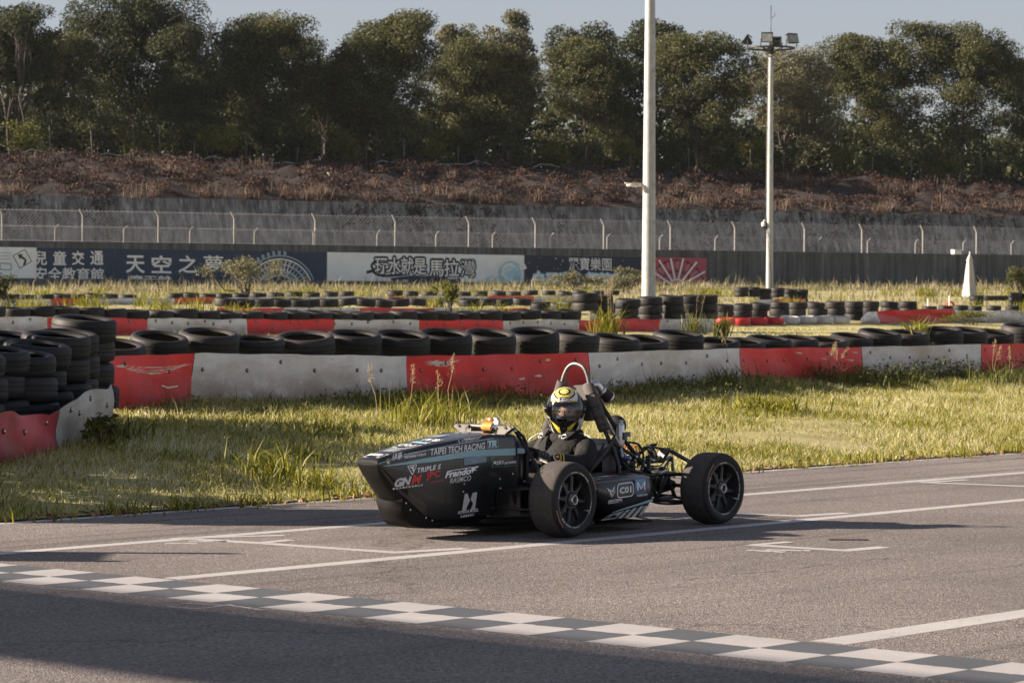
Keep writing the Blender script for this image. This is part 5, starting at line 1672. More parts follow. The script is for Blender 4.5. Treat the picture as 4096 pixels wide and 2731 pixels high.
# belly plate and rounded chin
mb = MB()
def chin(x, k):
    zc = float(np.interp(x, [.30, .45, .60, .72, .80, .86, .905, .93], [.085, .076, .066, .066, .078, .104, .150, .20]))
    zu = max(zbot(x) + .02, zc + .004)
    w_ = hw(x) - .004
    r = .03
    return [(x, y, z) for y, z in ((w_, zu), (w_ * .98, zc + r), (w_ * .86, zc), (0, zc - .004), (-w_ * .86, zc), (-w_ * .98, zc + r), (-w_, zu))]
mb.loft([chin(x, 0) for x in (.30, .45, .55, .62, .70, .76, .82, .86, .89, .915, .93)])
ch = mb.build('chin_panel', C['carbon'], nose, sharp=50)
mb = MB()
for x, z in ((.905, .232), (.75, .137), (.87, .19), (.70, .118), (.455, .332), (.462, .285), (.165, .352), (.16, .293), (.06, .38), (.47, .495)):
    mb.lathe([(.0065, 0), (.006, .003), (.003, .004), (0, .004)], 8, mat4(rotx(-math.pi / 2), nside(x, z, .0005)))
mb.build('body_bolts', C['alu'], nose)['kind'] = 'stuff'
# join line of the body panel
mb = MB(); mb.tube([nside(.032, z, -.0005) for z in np.linspace(.14, .6, 5)], .0018, 5); mb.tube([nside(.60 + .06 * t - .02 * math.sin(t * 3), .30 - .19 * t, -.0002) for t in np.linspace(0, 1, 6)], .0014, 5)
mb.build('panel_seam', C['rubber'], nose)

DK = ['teal', 'edge', 'dwhite', 'dgrey', 'dred', 'dpink', 'dgreen', 'dblue', 'dgold', 'plate', 'mblue', 'body', 'dorange']
DM = [C[k] for k in DK]
class Decal:
    def __init__(s, surf): s.mb = MB(); s.f = surf
    def poly(s, pts, col, lay=1, sub=8):
        """polygon strip: pts are paired lower/upper along x when sub is given"""
        s.mb.add([s.f(a, b, .0009 + .0007 * lay) for a, b in pts], [tuple(range(len(pts)))], DK.index(col)); return s
    def band(s, lo, hi, col, lay=1):
        for i in range(len(lo) - 1):
            s.poly([lo[i], lo[i + 1], hi[i + 1], hi[i]], col, lay)
        return s
    def text(s, key, x0, z0, x1, z1, col, lay=2, hgt=None):
        """baseline runs from (x0, z0) to (x1, z1), letters hgt tall"""
        put_text(s.mb, key, lambda a, b: s.f(Lq(x0, x1, a), Lq(z0, z1, a) + b * hgt, .0009 + .0007 * lay), DK.index(col)); return s
    def frame(s, x0, z0, x1, z1, sl, wd, col, lay=1, r=.012):
        out, inn = [], []
        for (cx, cz, a0) in ((x1, z1, 90), (x0, z1, 0), (x0, z0, 270), (x1, z0, 180)):
            pass
        def corner(xx, zz, sx, sz, rr):
            return [(xx + sx * (rr - rr * math.cos(a)), zz + sz * (rr - rr * math.sin(a))) for a in np.linspace(0, math.pi / 2, 4)]
        def ringp(g):
            a, b, c_, d = x0 - g, x1 + g, z0 + g, z1 - g   # x0 is forward (larger)
            q = corner(a, c_, -1, 1, r) ; w_ = corner(b, c_, 1, 1, r)[::-1]; e = corner(b, d, 1, -1, r); f_ = corner(a, d, -1, -1, r)[::-1]
            return [(x, z + (x - x0) * sl) for x, z in q + w_ + e + f_]
        A, B = ringp(0), ringp(wd)
        n = len(A)
        for i in range(n): s.poly([A[i], A[(i + 1) % n], B[(i + 1) % n], B[i]], col, lay)
        return s
    def build(s, name, parent): return s.mb.build(name, DM, parent)

d = Decal(nside)
xsS = [1.082, .95, .72, .402, .21, .034]
lo = [(x, float(np.interp(x, [.034, .402, .72, 1.082], [.497, .499, .475, .461]))) for x in xsS]
hi = [(x, float(np.interp(x, [.034, .402, .72, 1.082], [.540, .536, .504, .463]))) for x in xsS]
d.band(lo, hi, 'teal')
d.build('side_stripe', nose)
d = Decal(nside)
d.text('TPR', .718, .515, .282, .543, 'dwhite', hgt=.040)
d.poly([(.27, .545), (.172, .548), (.172, .597), (.262, .597)], 'plate', 1).poly([(.266, .548), (.175, .55), (.175, .594), (.26, .594)], 'body', 1.6)
d.text('TR', .264, .549, .184, .551, 'edge', 3, hgt=.043); d.build('team_lettering', nose)
d = Decal(nside)
d.text('GN3', 1.015, .494, .935, .503, 'dwhite', hgt=.042).text('GN1', .925, .522, .758, .540, 'dwhite', hgt=.012).text('GN2', .925, .501, .756, .518, 'dwhite', hgt=.016)
for i in range(12):
    a = i * math.pi / 6; cx, cz = 1.046, .490
    d.poly([(cx + .012 * math.cos(a - .2), cz + .014 * math.sin(a - .2)), (cx + .021 * math.cos(a), cz + .024 * math.sin(a)), (cx + .012 * math.cos(a + .2), cz + .014 * math.sin(a + .2))], 'dgold', 1)
for k, c_ in enumerate(('dgreen', 'dpink', 'dblue', 'dwhite')):
    a = k * math.pi / 2
    d.poly([(1.046, .490)] + [(1.046 + .012 * math.cos(a + t), .490 + .014 * math.sin(a + t)) for t in np.linspace(0, math.pi / 2, 4)], c_, 2)
d.text('UNI', .455, .594, .308, .607, 'dwhite', hgt=.017).text('UNIE', .44, .585, .302, .594, 'dwhite', hgt=.006)
d.poly([(.497, .603), (.486, .583), (.48, .586), (.488, .604)], 'dgrey').poly([(.47, .606), (.462, .588), (.458, .589), (.466, .606)], 'edge')
# shield and TRIPLE S
d.poly([(.905, .458), (.835, .467), (.829, .459), (.862, .405), (.871, .402)], 'dwhite', 1).poly([(.897, .454), (.84, .462), (.836, .457), (.863, .412), (.868, .410)], 'body', 2).poly([(.89, .447), (.858, .456), (.845, .455), (.862, .442), (.85, .437), (.863, .417), (.868, .441)], 'dwhite', 3)
d.text('TRIPLE', .828, .412, .640, .432, 'dwhite', hgt=.030)
d.text('GN', 1.0, .330, .872, .344, 'dgrey', hgt=.052).text('Mred', .878, .343, .792, .352, 'dred', hgt=.055).text('GNMC', 1.012, .317, .787, .333, 'dwhite', hgt=.011)
d.text('JPC', .762, .363, .648, .374, 'dred', hgt=.050).text('conn', .722, .343, .616, .354, 'dpink', hgt=.017)
d.text('FRANDO', .612, .372, .400, .391, 'dwhite', hgt=.042).poly([(.40, .432), (.337, .440), (.35, .428), (.375, .425), (.355, .412), (.378, .412), (.395, .395)], 'dwhite', 2).poly([(.58, .418), (.40, .434), (.40, .430), (.58, .413)], 'dwhite', 2)
d.text('RAEMCO', .572, .338, .402, .351, 'dgrey', hgt=.034)
d.poly([(.522, .377), (.500, .379), (.500, .372), (.522, .370)], 'dgreen', 3).poly([(.524, .366), (.503, .368), (.503, .361), (.524, .359)], 'dred', 3).poly([(.527, .352), (.505, .354), (.505, .347), (.527, .345)], 'dgreen', 3)
d.poly([(.457, .447), (.275, .461), (.272, .503), (.454, .492)], 'dblue', 1).poly([(.448, .452), (.281, .466), (.279, .497), (.446, .487)], 'plate', 1.5).poly([(.446, .454), (.283, .468), (.281, .495), (.444, .485)], 'dblue', 2).text('PAT', .437, .459, .290, .474, 'dgold', 3, hgt=.017)
d.text('TTU1', .218, .437, .132, .444, 'dwhite', hgt=.027).text('TTU2', .128, .440, .032, .447, 'dwhite', hgt=.016).text('TTU3', .214, .424, .136, .429, 'dgreen', hgt=.008).poly([(.132, .427), (.026, .433), (.026, .435), (.132, .430)], 'dgreen', 2)
d.poly([(.232, .423), (.222, .424), (.226, .455), (.230, .455)], 'dgreen', 2)
for i in range(9):
    cx, cz = .228 + RNG.uniform(-.02, .017), .468 + RNG.uniform(-.012, .022)
    d.poly([(cx + .006, cz), (cx, cz + .006), (cx - .006, cz + .001), (cx, cz - .005)], 'dgreen', 2)
d.build('sponsor_lettering', nose)
d = Decal(nside)
d.poly([(.450, .270), (.428, .272), (.405, .222), (.425, .196), (.437, .166), (.467, .164)], 'dgrey').poly([(.385, .275), (.350, .277), (.362, .171), (.398, .168), (.380, .208), (.402, .236)], 'dgrey')
d.poly([(.425, .196), (.402, .236), (.4055, .223), (.4205, .2)], 'body', 2)
d.text('HOND', .500, .146, .335, .157, 'dwhite', hgt=.020).text('HONDC', .478, .124, .366, .131, 'dwhite', hgt=.015)
d.build('maker_logo', nose)
# top edge line and bonnet print
def ntop(x, t, off=.001): return (x, hw(x) * t, ztop(x) + .0065 * (1 - abs(t)) + off)
d = Decal(nside)
xx = [1.12, 1.107, 1.0, .85, .72, .467, .30, .208]
d.band([(x, ztop(x) - .026) for x in xx], [(x, ztop(x) - .0225) for x in xx], 'edge')
d.build('edge_stripe', nose)
d = Decal(lambda x, t, off: ntop(x, t, off))
d.frame(1.095, -.72, 1.02, .72, 0, .012, 'dwhite', 1, .01) if False else None
def tquad(x0, x1, t0, t1, col, lay=1): d.poly([(x0, t0), (x0, t1), (x1, t1), (x1, t0)], col, lay)
tquad(1.09, 1.01, -.75, .72, 'dwhite'); tquad(1.082, 1.018, -.7, .66, 'body', 2)
put_text(d.mb, 'RES', lambda a, b: ntop(1.030 + b * .042, -.6 + a * 1.15, .004), DK.index('dwhite'))
tquad(.955, .885, -.35, .55, 'plate'); tquad(.955, .885, .1, .22, 'dgrey', 2); tquad(.872, .842, -.45, .60, 'plate')
tquad(.832, .735, -.55, .66, 'dwhite'); tquad(.824, .743, -.5, .60, 'body', 2)
put_text(d.mb, 'C01', lambda a, b: ntop(.755 + b * .058, -.42 + a * .92, .004), DK.index('dwhite'))
put_text(d.mb, 'ZEN', lambda a, b: ntop(.655 + b * .055, -.35 + a * 1.05, .003), DK.index('edge'))
put_text(d.mb, 'GN3', lambda a, b: ntop(.535 + b * .085, -.3 + a * .95, .003), DK.index('dwhite'))
tquad(.47, .36, -.72, -.05, 'plate')
d.build('bonnet_lettering', nose)

# front hoop cover behind the bonnet
mb = MB()
def cov(x, k=1.0, up=0):
    w_ = .245 * k; P = []
    for t in np.linspace(0, 1, 4): P.append((w_, .30 + t * .20))
    for a in np.linspace(0, math.pi, 13)[0:]: P.append((w_ * math.cos(a) * (1 if abs(math.cos(a)) > .99 else .99), .50 + up + (.135 + up) * math.sin(a) ** .75))
    for t in np.linspace(1, 0, 4): P.append((-w_, .30 + t * .20))
    return [(x, y, z) for y, z in P]
for xa, xb, k, up in ((.022, -.058, 1.0, .0), (-.06, -.085, .985, .018)):
    pass
R0, R1, R2, R3 = cov(.020), cov(-.056), cov(-.060, 1.005, .016), cov(-.078, 1.005, .016)
n = len(R0)
mb.add(R0 + R1, [(i, i + 1, n + i + 1, n + i) for i in range(n - 1)], 0, True)
cv_ = mb.build('hoop_cover', C['body'], car)
cv_.modifiers.new('thickness', 'SOLIDIFY').thickness = .004
mb = MB(); mb.add(R2 + R3, [(i, i + 1, n + i + 1, n + i) for i in range(n - 1)], 0, True); o = mb.build('dash_hoop', C['rubber'], car); o.modifiers.new('thickness', 'SOLIDIFY').thickness = .012
def cside(x, z, off=.001): return (x, .245 + off, z)
d = Decal(cside)
d.poly([(.019, .497), (-.055, .495), (-.055, .536), (.019, .540)], 'teal').build('cover_stripe', cv_)
def carc(x, z, off=.001):
    # wraps over the shoulder of the cover
    if z <= .50: return (x, .245 + off, z)
    s_ = min(1, ((z - .50) / .135)) ** (1 / .75); a = math.asin(s_)
    return (x, (.245 * .99 + off) * math.cos(a), z + off * .5)
d = Decal(carc)
for (x0, x1, z0, z1, c_) in ((.016, -.04, .545, .575, 'dred'), (.018, -.012, .577, .603, 'mblue'), (-.014, -.05, .577, .606, 'dred')):
    zz = np.linspace(z0, z1, 5); d.band([(x0, z) for z in zz], [(x1, z) for z in zz], c_)
d.poly([(.008, .587), (-.002, .587), (-.002, .597), (.008, .597)], 'dwhite', 2)
d.band([(.016, z) for z in np.linspace(.612, .622, 3)], [(-.03, z) for z in np.linspace(.612, .622, 3)], 'edge'); d.build('flag_sticker', cv_)
# side of the tub below the cover
mb = MB(); mb.box((-.03, .243, .385), (.10, .006, .20)); mb.box((.09, .236, .20), (.22, .006, .18)); mb.build('tub_side_panel', C['body'], car)
mb = MB(); mb.box((-.055, .249, .33), (.035, .006, .014)); mb.build('latch_tab', C['grey'], car)

# chassis tubes, floor
T_ = C['tube']
def part_tube(name, pts, r, m=T_, n=8, parent=car):
    return MB().tube(pts, r, n).build(name, m, parent)
mb = MB()
mb.box((-.38, 0, .055), (1.35, .50, .012)); mb.box((-.60, .40, .05), (.66, .36, .010)); mb.box((-.60, -.40, .05), (.66, .36, .010)); mb.build('floor_panel', C['carbon'], car)
for s in (1, -1):
    part_tube('chassis_tube', [(.0, .21 * s, .30), (-.45, .26 * s, .33), (-.93, .29 * s, .35)], .014)
    part_tube('chassis_tube', [(.20, .2 * s, .13), (-.45, .25 * s, .10), (-.93, .26 * s, .11)], .014)
    part_tube('chassis_tube', [(-.93, .26 * s, .11), (-1.3, .22 * s, .14), (-1.66, .2 * s, .155)], .014)
    part_tube('chassis_tube', [(-.93, .29 * s, .35), (-1.30, .245 * s, .315), (-1.66, .2 * s, .31)], .014)
    part_tube('chassis_tube', [(-1.42, .235 * s, .155), (-1.53, .235 * s, .31)], .014)
    part_tube('chassis_tube', [(-1.66, .2 * s, .155), (-1.53, .235 * s, .31)], .014)
    part_tube('chassis_tube', [(-1.30, .24 * s, .315), (-1.42, .235 * s, .155)], .013)
    part_tube('chassis_tube', [(-.91, .12 * s, .85), (-1.065, .19 * s, .60), (-1.335, .245 * s, .325)], .0155)
    part_tube('chassis_tube', [(-.92, .24 * s, .55), (-1.18, .24 * s, .44), (-1.335, .245 * s, .325)], .012)
part_tube('chassis_tube', [(-1.66, .2, .31), (-1.66, -.2, .31)], .013); part_tube('chassis_tube', [(-1.66, .2, .155), (-1.66, -.2, .155)], .013)
# main roll hoop
hp = [(-.93, .305, .10), (-.92, .31, .36), (-.905, .280, .484), (-.90, .199, .639), (-.90, .085, .895), (-.90, .062, .965), (-.90, .032, 1.022), (-.90, -.012, 1.046), (-.90, -.06, 1.05), (-.90, -.105, 1.027), (-.90, -.14, .975), (-.90, -.168, .895), (-.90, -.255, .66), (-.905, -.30, .5), (-.93, -.31, .10)]
def smooth_path(P, k=5):
    P = np.array(P, float); n = len(P); out = []
    for i in range(n - 1):
        p0, p1, p2, p3 = P[max(i - 1, 0)], P[i], P[i + 1], P[min(i + 2, n - 1)]
        for t in np.linspace(0, 1, k, endpoint=False):
            out.append(.5 * ((2 * p1) + (-p0 + p2) * t + (2 * p0 - 5 * p1 + 4 * p2 - p3) * t * t + (-p0 + 3 * p1 - 3 * p2 + p3) * t ** 3))
    out.append(P[-1]); return np.array(out)
sp = smooth_path(hp, 6)
up_ = [p_ for p_ in sp if p_[2] > .86]
iu = [i for i, p_ in enumerate(sp) if p_[2] > .86]
hoop = MB().tube(sp[iu[0] - 2:iu[-1] + 3], .0138, 14).build('roll_hoop', C['hoop'], car)
MB().tube(sp[:iu[0] - 1], .0142, 12).build('hoop_leg', T_, hoop); MB().tube(sp[iu[-1] + 2:], .0142, 12).build('hoop_leg', T_, hoop)
for a, b in (((-.90, .062, .91), (-.90, .205, .625)), ((-.90, -.15, .93), (-.90, -.292, .575))):
    a = np.array(a); b = np.array(b); dd = (b - a) / np.linalg.norm(b - a)
    a2 = a + dd * .0; pad = MB().tube([a2 - dd * .002, a2, a + (b - a) * .5, b, b + dd * .002], [.036, .040, .040, .040, .036], 18).build('foam_pad', C['foam'], hoop)
    for t in (.22, .50, .74, .90):
        c_ = a + (b - a) * t; mb = MB(); mb.tube([c_ - dd * .003, c_ + dd * .003], .0412, 18); mb.box(c_ + np.array([.02, .04, .0]), (.012, .01, .012)); mb.build('cable_tie', C['tie'], pad)
# seat, head rest, side mesh
mb = MB(); mb.box((-.955, -.01, .86), (.05, .14, .10), roty(.12)); mb.box((-.93, -.01, .75), (.05, .17, .14), roty(.12)); mb.build('head_rest', C['grip'], car)
def seat(x, y):
    return x
mb = MB()
ringsS = []
for t in np.linspace(0, 1, 9):
    xc = Lq(-.93, -.45, t ** 1.1); zc = Lq(.47, .12, t ** .75); w_ = Lq(.26, .285, math.sin(t * math.pi)); hgt = Lq(.06, .16, math.sin(min(1, t * 1.2) * math.pi / 1.2)) + .02
    ringsS.append([(xc + .10 * (abs(a) / 1.25) ** 2 * (1 - .2 * t), w_ * math.sin(a) / math.sin(1.25), zc + hgt * (1 - math.cos(a)) * 1.25) for a in np.linspace(-1.25, 1.25, 13)])
n = 13
mb.add([p_ for r_ in ringsS for p_ in r_], [(i * n + j, i * n + j + 1, (i + 1) * n + j + 1, (i + 1) * n + j) for i in range(8) for j in range(n - 1)], 0, True)
o = mb.build('seat', C['seat'], car); o.modifiers.new('thickness', 'SOLIDIFY').thickness = .008
# curved black shell beside the driver with a perforated sheet
mb = MB()
mb.grid(lambda a, b: (Lq(-.86, -.63, a) - .05 * b, .275 + .02 * math.sin(a * 3), Lq(Lq(.52, .34, a), Lq(.60, .42, a), b)), np.linspace(0, 1, 8), [0, .5, 1]); o = mb.build('seat_side', C['seat'], car); o.modifiers.new('thickness', 'SOLIDIFY').thickness = .014
m, t, p = new_mat('perforated_sheet')
co = nd(t, 'ShaderNodeTexCoord').outputs['Object']
vx = nd(t, 'ShaderNodeTexVoronoi', Scale=62.0, Randomness=.0); t.links.new(co, vx.inputs['Vector'])
t.links.new(ramp(t, vx.outputs['Distance'], [(.3, (.30, .31, .31)), (.42, (.03, .03, .03))]), p.inputs['Base Color']); p.inputs['Roughness'].default_value = .5
mb = MB(); mb.grid(lambda a, b: (Lq(-.94, -.80, a), .268, Lq(.36, Lq(.50, .43, a), b)), np.linspace(0, 1, 5), np.linspace(0, 1, 5)); mb.build('perforated_side_sheet', m, car)

# side pods
def pod(s, name):
    secs = []
    for x, k in ((-.318, .86), (-.335, .96), (-.37, 1.0), (-.60, 1.0), (-.86, 1.0), (-.915, .985), (-.935, .93)):
        zo = Lq(.330, .345, (-x - .318) / .62)
        fx = max(0, min(1, (-x - .318) / .19))     # the lower front is cut back
        zlow = Lq(.26, .122, fx) if x > -.50 else float(np.interp(-x, [.502, .92], [.122, .175]))
        zlo2 = Lq(.20, .070, fx) if x > -.47 else float(np.interp(-x, [.465, .81, .90], [.072, .066, .085]))
        yo = .255 + .335 * k
        secs.append([(x, y * s, z) for y, z in ((.27, zo + .006), (.40, zo + .006), (yo - .05, zo), (yo - .012, zo - .014), (yo, zo - .04), (yo + .006, (zo + zlow) / 2), (yo, zlow + .012), (yo - .012, zlow), (yo - .075, zlo2), (.30, zlo2 - .006))])
    if s < 0: secs = [r_[::-1] for r_ in secs]
    return MB().loft(secs).build(name, C['body'], car, sharp=42)
pl_ = pod(1, 'side_pod'); pod(-1, 'side_pod')
def pside(x, z, off=.001):
    zo = Lq(.330, .345, (-x - .318) / .62); zlow = float(np.interp(-x, [.502, .92], [.122, .175]))
    if z < zlow:
        q = (zlow - z) / max(.01, zlow - float(np.interp(-x, [.465, .81, .90], [.072, .066, .085]))); return (x, .578 + off * 2 - .063 * q, z - off)
    return (x, .5905 + off + .004 * math.sin(max(0, min(1, (z - zlow) / (zo - zlow))) * math.pi), z)
d = Decal(pside)
d.band([(x, z) for x, z in zip((-.505, -.67, -.80, -.918), (.125, .146, .162, .178))], [(x, z) for x, z in zip((-.505, -.67, -.80, -.918), (.128, .156, .176, .196))], 'teal').build('pod_stripe', pl_)
d = Decal(pside)
d.poly([(-.470, .074), (-.505, .115), (-.648, .132), (-.612, .080)], 'dwhite')
for x0 in (-.635, -.705, -.775): d.poly([(x0, .079), (x0 - .036, .134 + (-.635 - x0) * .12), (x0 - .080, .138 + (-.635 - x0) * .12), (x0 - .046, .080)], 'dwhite')
d.poly([(-.858, .084), (-.868, .150), (-.912, .156), (-.893, .088)], 'dwhite')
d.poly([(-.482, .084), (-.520, .088), (-.526, .100), (-.510, .104)], 'body', 2).poly([(-.535, .086), (-.603, .089), (-.60, .104), (-.56, .110), (-.54, .1)], 'body', 2)
d.build('pod_chevrons', pl_)
d = Decal(pside)
d.frame(-.545, .214, -.722, .312, .02, .008, 'dwhite', 1, .028) if False else None
def rrect(x0, x1, z0, z1, r, sl):
    P = []
    for cx, cz, a0 in ((x0 - r, z1 - r, 0), (x1 + r, z1 - r, 90), (x1 + r, z0 + r, 180), (x0 - r, z0 + r, 270)):
        for a in np.linspace(0, 90, 5): P.append((cx + r * math.cos(rad(a0 + a)), cz + r * math.sin(rad(a0 + a))))
    return [(x, z + (x0 - x) * sl) for x, z in P]
A_ = rrect(-.548, -.715, .214, .307, .025, .045); B_ = rrect(-.5545, -.7085, .2205, .3005, .021, .045)
for i in range(len(A_)): d.poly([A_[i], A_[(i + 1) % len(A_)], B_[(i + 1) % len(A_)], B_[i]], 'dwhite')
d.text('C01', -.572, .242, -.690, .247, 'dwhite', hgt=.040); d.build('race_number', pl_)
d = Decal(pside)
A_ = rrect(-.728, -.848, .232, .328, .012, .03); d.poly(A_, 'mblue')
d.poly([(-.730, .27), (-.79, .262), (-.842, .292), (-.846, .33), (-.735, .325)], 'dblue', 2).poly([(-.752, .252), (-.764, .2525), (-.762, .308), (-.750, .307)], 'dwhite', 3).poly([(-.821, .254), (-.833, .2545), (-.835, .311), (-.823, .3105)], 'dwhite', 3).poly([(-.7505, .307), (-.763, .308), (-.797, .262), (-.787, .2615)], 'dwhite', 3.3).poly([(-.8345, .311), (-.822, .3105), (-.787, .2615), (-.797, .262)], 'dwhite', 3.6)
d.text('MOUS', -.748, .215, -.856, .219, 'dwhite', hgt=.013).text('ADD', -.455, .192, -.600, .198, 'dwhite', hgt=.015).poly([(-.455, .184), (-.56, .189), (-.56, .192), (-.455, .187)], 'dwhite').poly([(-.56, .189), (-.603, .191), (-.603, .195), (-.56, .192)], 'dred')
for sx in (1, -1):
    for i in range(4):
        x0 = -.487; z0 = .222 + i * .011
        if sx > 0: d.poly([(x0 - .004, z0), (x0 + .012 + i * .010, z0 + .026), (x0 + .016 + i * .010, z0 + .032), (x0 - .004, z0 + .011)], 'dwhite')
        elif i in (0, 2, 3): d.poly([(x0 - .010, z0 + .002), (x0 - .034, z0 + .030), (x0 - .036, z0 + .040), (x0 - .010, z0 + .012)], 'dwhite')
d.build('pod_lettering', pl_)
d = Decal(lambda x, y, off: (x, y, Lq(.330, .345, (-x - .318) / .62) + .0075 + off - max(0, (y - .40)) * .042))
d.text('TR', -.375, .52, -.470, .52, 'edge', hgt=.025).text('TPR', -.50, .52, -.80, .52, 'edge', hgt=.022)
d.poly([(-.33, .44), (-.40, .44), (-.40, .475), (-.33, .475)], 'dred').poly([(-.42, .43), (-.56, .43), (-.56, .47), (-.42, .47)], 'plate').poly([(-.58, .42), (-.72, .42), (-.72, .46), (-.58, .46)], 'dwhite').poly([(-.66, .425), (-.74, .425), (-.74, .455), (-.66, .455)], 'dred', 2); d.build('pod_top_stickers', pl_)

# ------------------------------------------------------------------ wheels
def wheel(name, label_front, x, y, steer=0, phase=0.0):
    s = 1 if y > 0 else -1
    root = bpy.data.objects.new(name, None); COL.objects.link(root); root.parent = car; root.location = (x, y, .235); root.rotation_euler = (0, 0, steer)
    # lathe axis z -> outboard
    Mo = mat4(np.array([[1, 0, 0], [0, 0, s], [0, 1, 0]]) if s > 0 else np.array([[1, 0, 0], [0, 0, -1], [0, -1, 0]]))
    r, h = .235, .1
    prof = [(.168, -.088), (.178, -.099), (.200, -.108), (.218, -.101), (.228, -.085), (.233, -.065), (.2345, -.03), (.235, 0), (.2345, .03), (.233, .065), (.228, .085), (.218, .101), (.200, .108), (.178, .099), (.168, .088), (.165, 0)]
    mb = MB(); mb.lathe(prof, 72, Mo, closed=True)
    ty = mb.build('tyre', [C['slick'], C['tread']], root, sharp=60)
    for p_ in ty.data.polygons:
        c = p_.center; rr = math.hypot(c.x, c.z)
        if rr > .228: p_.material_index = 1
    mb = MB(); mb.lathe([(.1795, .088), (.1795, .097), (.170, .0985), (.1625, .097), (.160, .086), (.157, .03), (.150, -.08), (.168, -.09), (.172, -.085), (.155, .03), (.168, .088)], 64, Mo, closed=False)
    rm = mb.build('rim', [C['rim'], C['rimlip']], root, sharp=40)
    for p_ in rm.data.polygons:
        c = p_.center
        if abs(c.y) > .0955 and math.hypot(c.x, c.z) > .161: p_.material_index = 1
    mb = MB()
    for i in range(8):
        a = phase + i * math.pi / 4
        R = rotz(a)
        V = []
        for rr, wd, zf, zb_ in ((.050, .022, .072, .045), (.075, .014, .068, .044), (.12, .0125, .066, .042), (.150, .016, .062, .036), (.159, .024, .060, .030)):
            V += [(rr, -wd, zf - .006), (rr, -wd * .55, zf), (rr, wd * .55, zf), (rr, wd, zf - .006), (rr, wd * .7, zb_), (rr, -wd * .7, zb_)]
        V = np.array(V) @ R.T
        V = V @ Mo[:3, :3].T
        mb.loft([V[k * 6:(k + 1) * 6] for k in range(5)], smooth=False)
    mb.lathe([(.040, .045), (.060, .045), (.062, .066), (.058, .070), (.040, .070)], 32, Mo, closed=True)
    mb.build('spokes', C['rim'], rm)
    mb = MB(); mb.lathe([(.043, .055), (.043, .078), (.034, .082), (.030, .082)], 6, Mo, smooth=False); mb.lathe([(.031, .075), (.031, .098), (.027, .100), (.0245, .098), (.0245, .075)], 28, Mo, m=1); mb.lathe([(.0245, .085), (.0, .084)], 24, Mo, m=2)
    mb.build('centre_nut', [C['grey'], C['alu'], C['rim']], root)
    mb = MB(); mb.lathe([(.105, -.005), (.105, .004), (.06, .004), (.06, -.005)], 40, Mo, closed=True); mb.box(np.array([0.09, -.01 * s, -.05]), (.06, .05, .08)); mb.build('brake_disc', C['disc'], root)
    mb = MB(); mb.lathe([(.052, -.09), (.06, -.02), (.05, .05)], 20, Mo); mb.box((0, -.045 * s, 0), (.06, .05, .22)); mb.build('upright', C['grey'], root)
    if s < 0: return root
    # lettering round the side wall and lip
    mb = MB()
    def arc(key, a0, a1, r0, r1, yy, m, flip=False):
        put_text(mb, key, lambda u, v: ((Lq(r0, r1, 1 - v if flip else v)) * -math.sin(Lq(a0, a1, u)), yy, (Lq(r0, r1, 1 - v if flip else v)) * math.cos(Lq(a0, a1, u))), m)
    for k in (0, math.pi):
        q = phase * 0 + k + (0 if x > -1 else 1.15)
        def A(dg): return q + rad(dg)
        # seen from outboard with the nose to the left, turning clockwise runs towards -x
        arc('CONT', A(40) * 1, A(75), .205, .216, .1088, 2)
        arc('OZ', A(38), A(52), .1655, .1765, .0992, 0); arc('RAC', A(16), A(34), .1665, .1745, .0992, 0); arc('RAC', A(-14), A(8), .168, .174, .0992, 0); arc('FS', A(96), A(124), .167, .175, .0992, 0)
    mb.v = [(-(-xx_) if False else xx_, yy_, zz_) for xx_, yy_, zz_ in mb.v]
    mb.build('side_lettering', [C['dwhite'], C['dgrey'], C['dorange']], ty)
    mb = MB(); mb.tube([(-.13, .07, -.07), (-.138, .10, -.075)], .005, 6); mb.build('valve', C['alu'], rm)
    return root
wheel('front_wheel', '', 0, TF, rad(3), .12); wheel('front_wheel', '', 0, -TF, rad(3)); wheel('rear_wheel', '', WB, .585, 0, .2); wheel('rear_wheel', '', WB, -.585, 0)

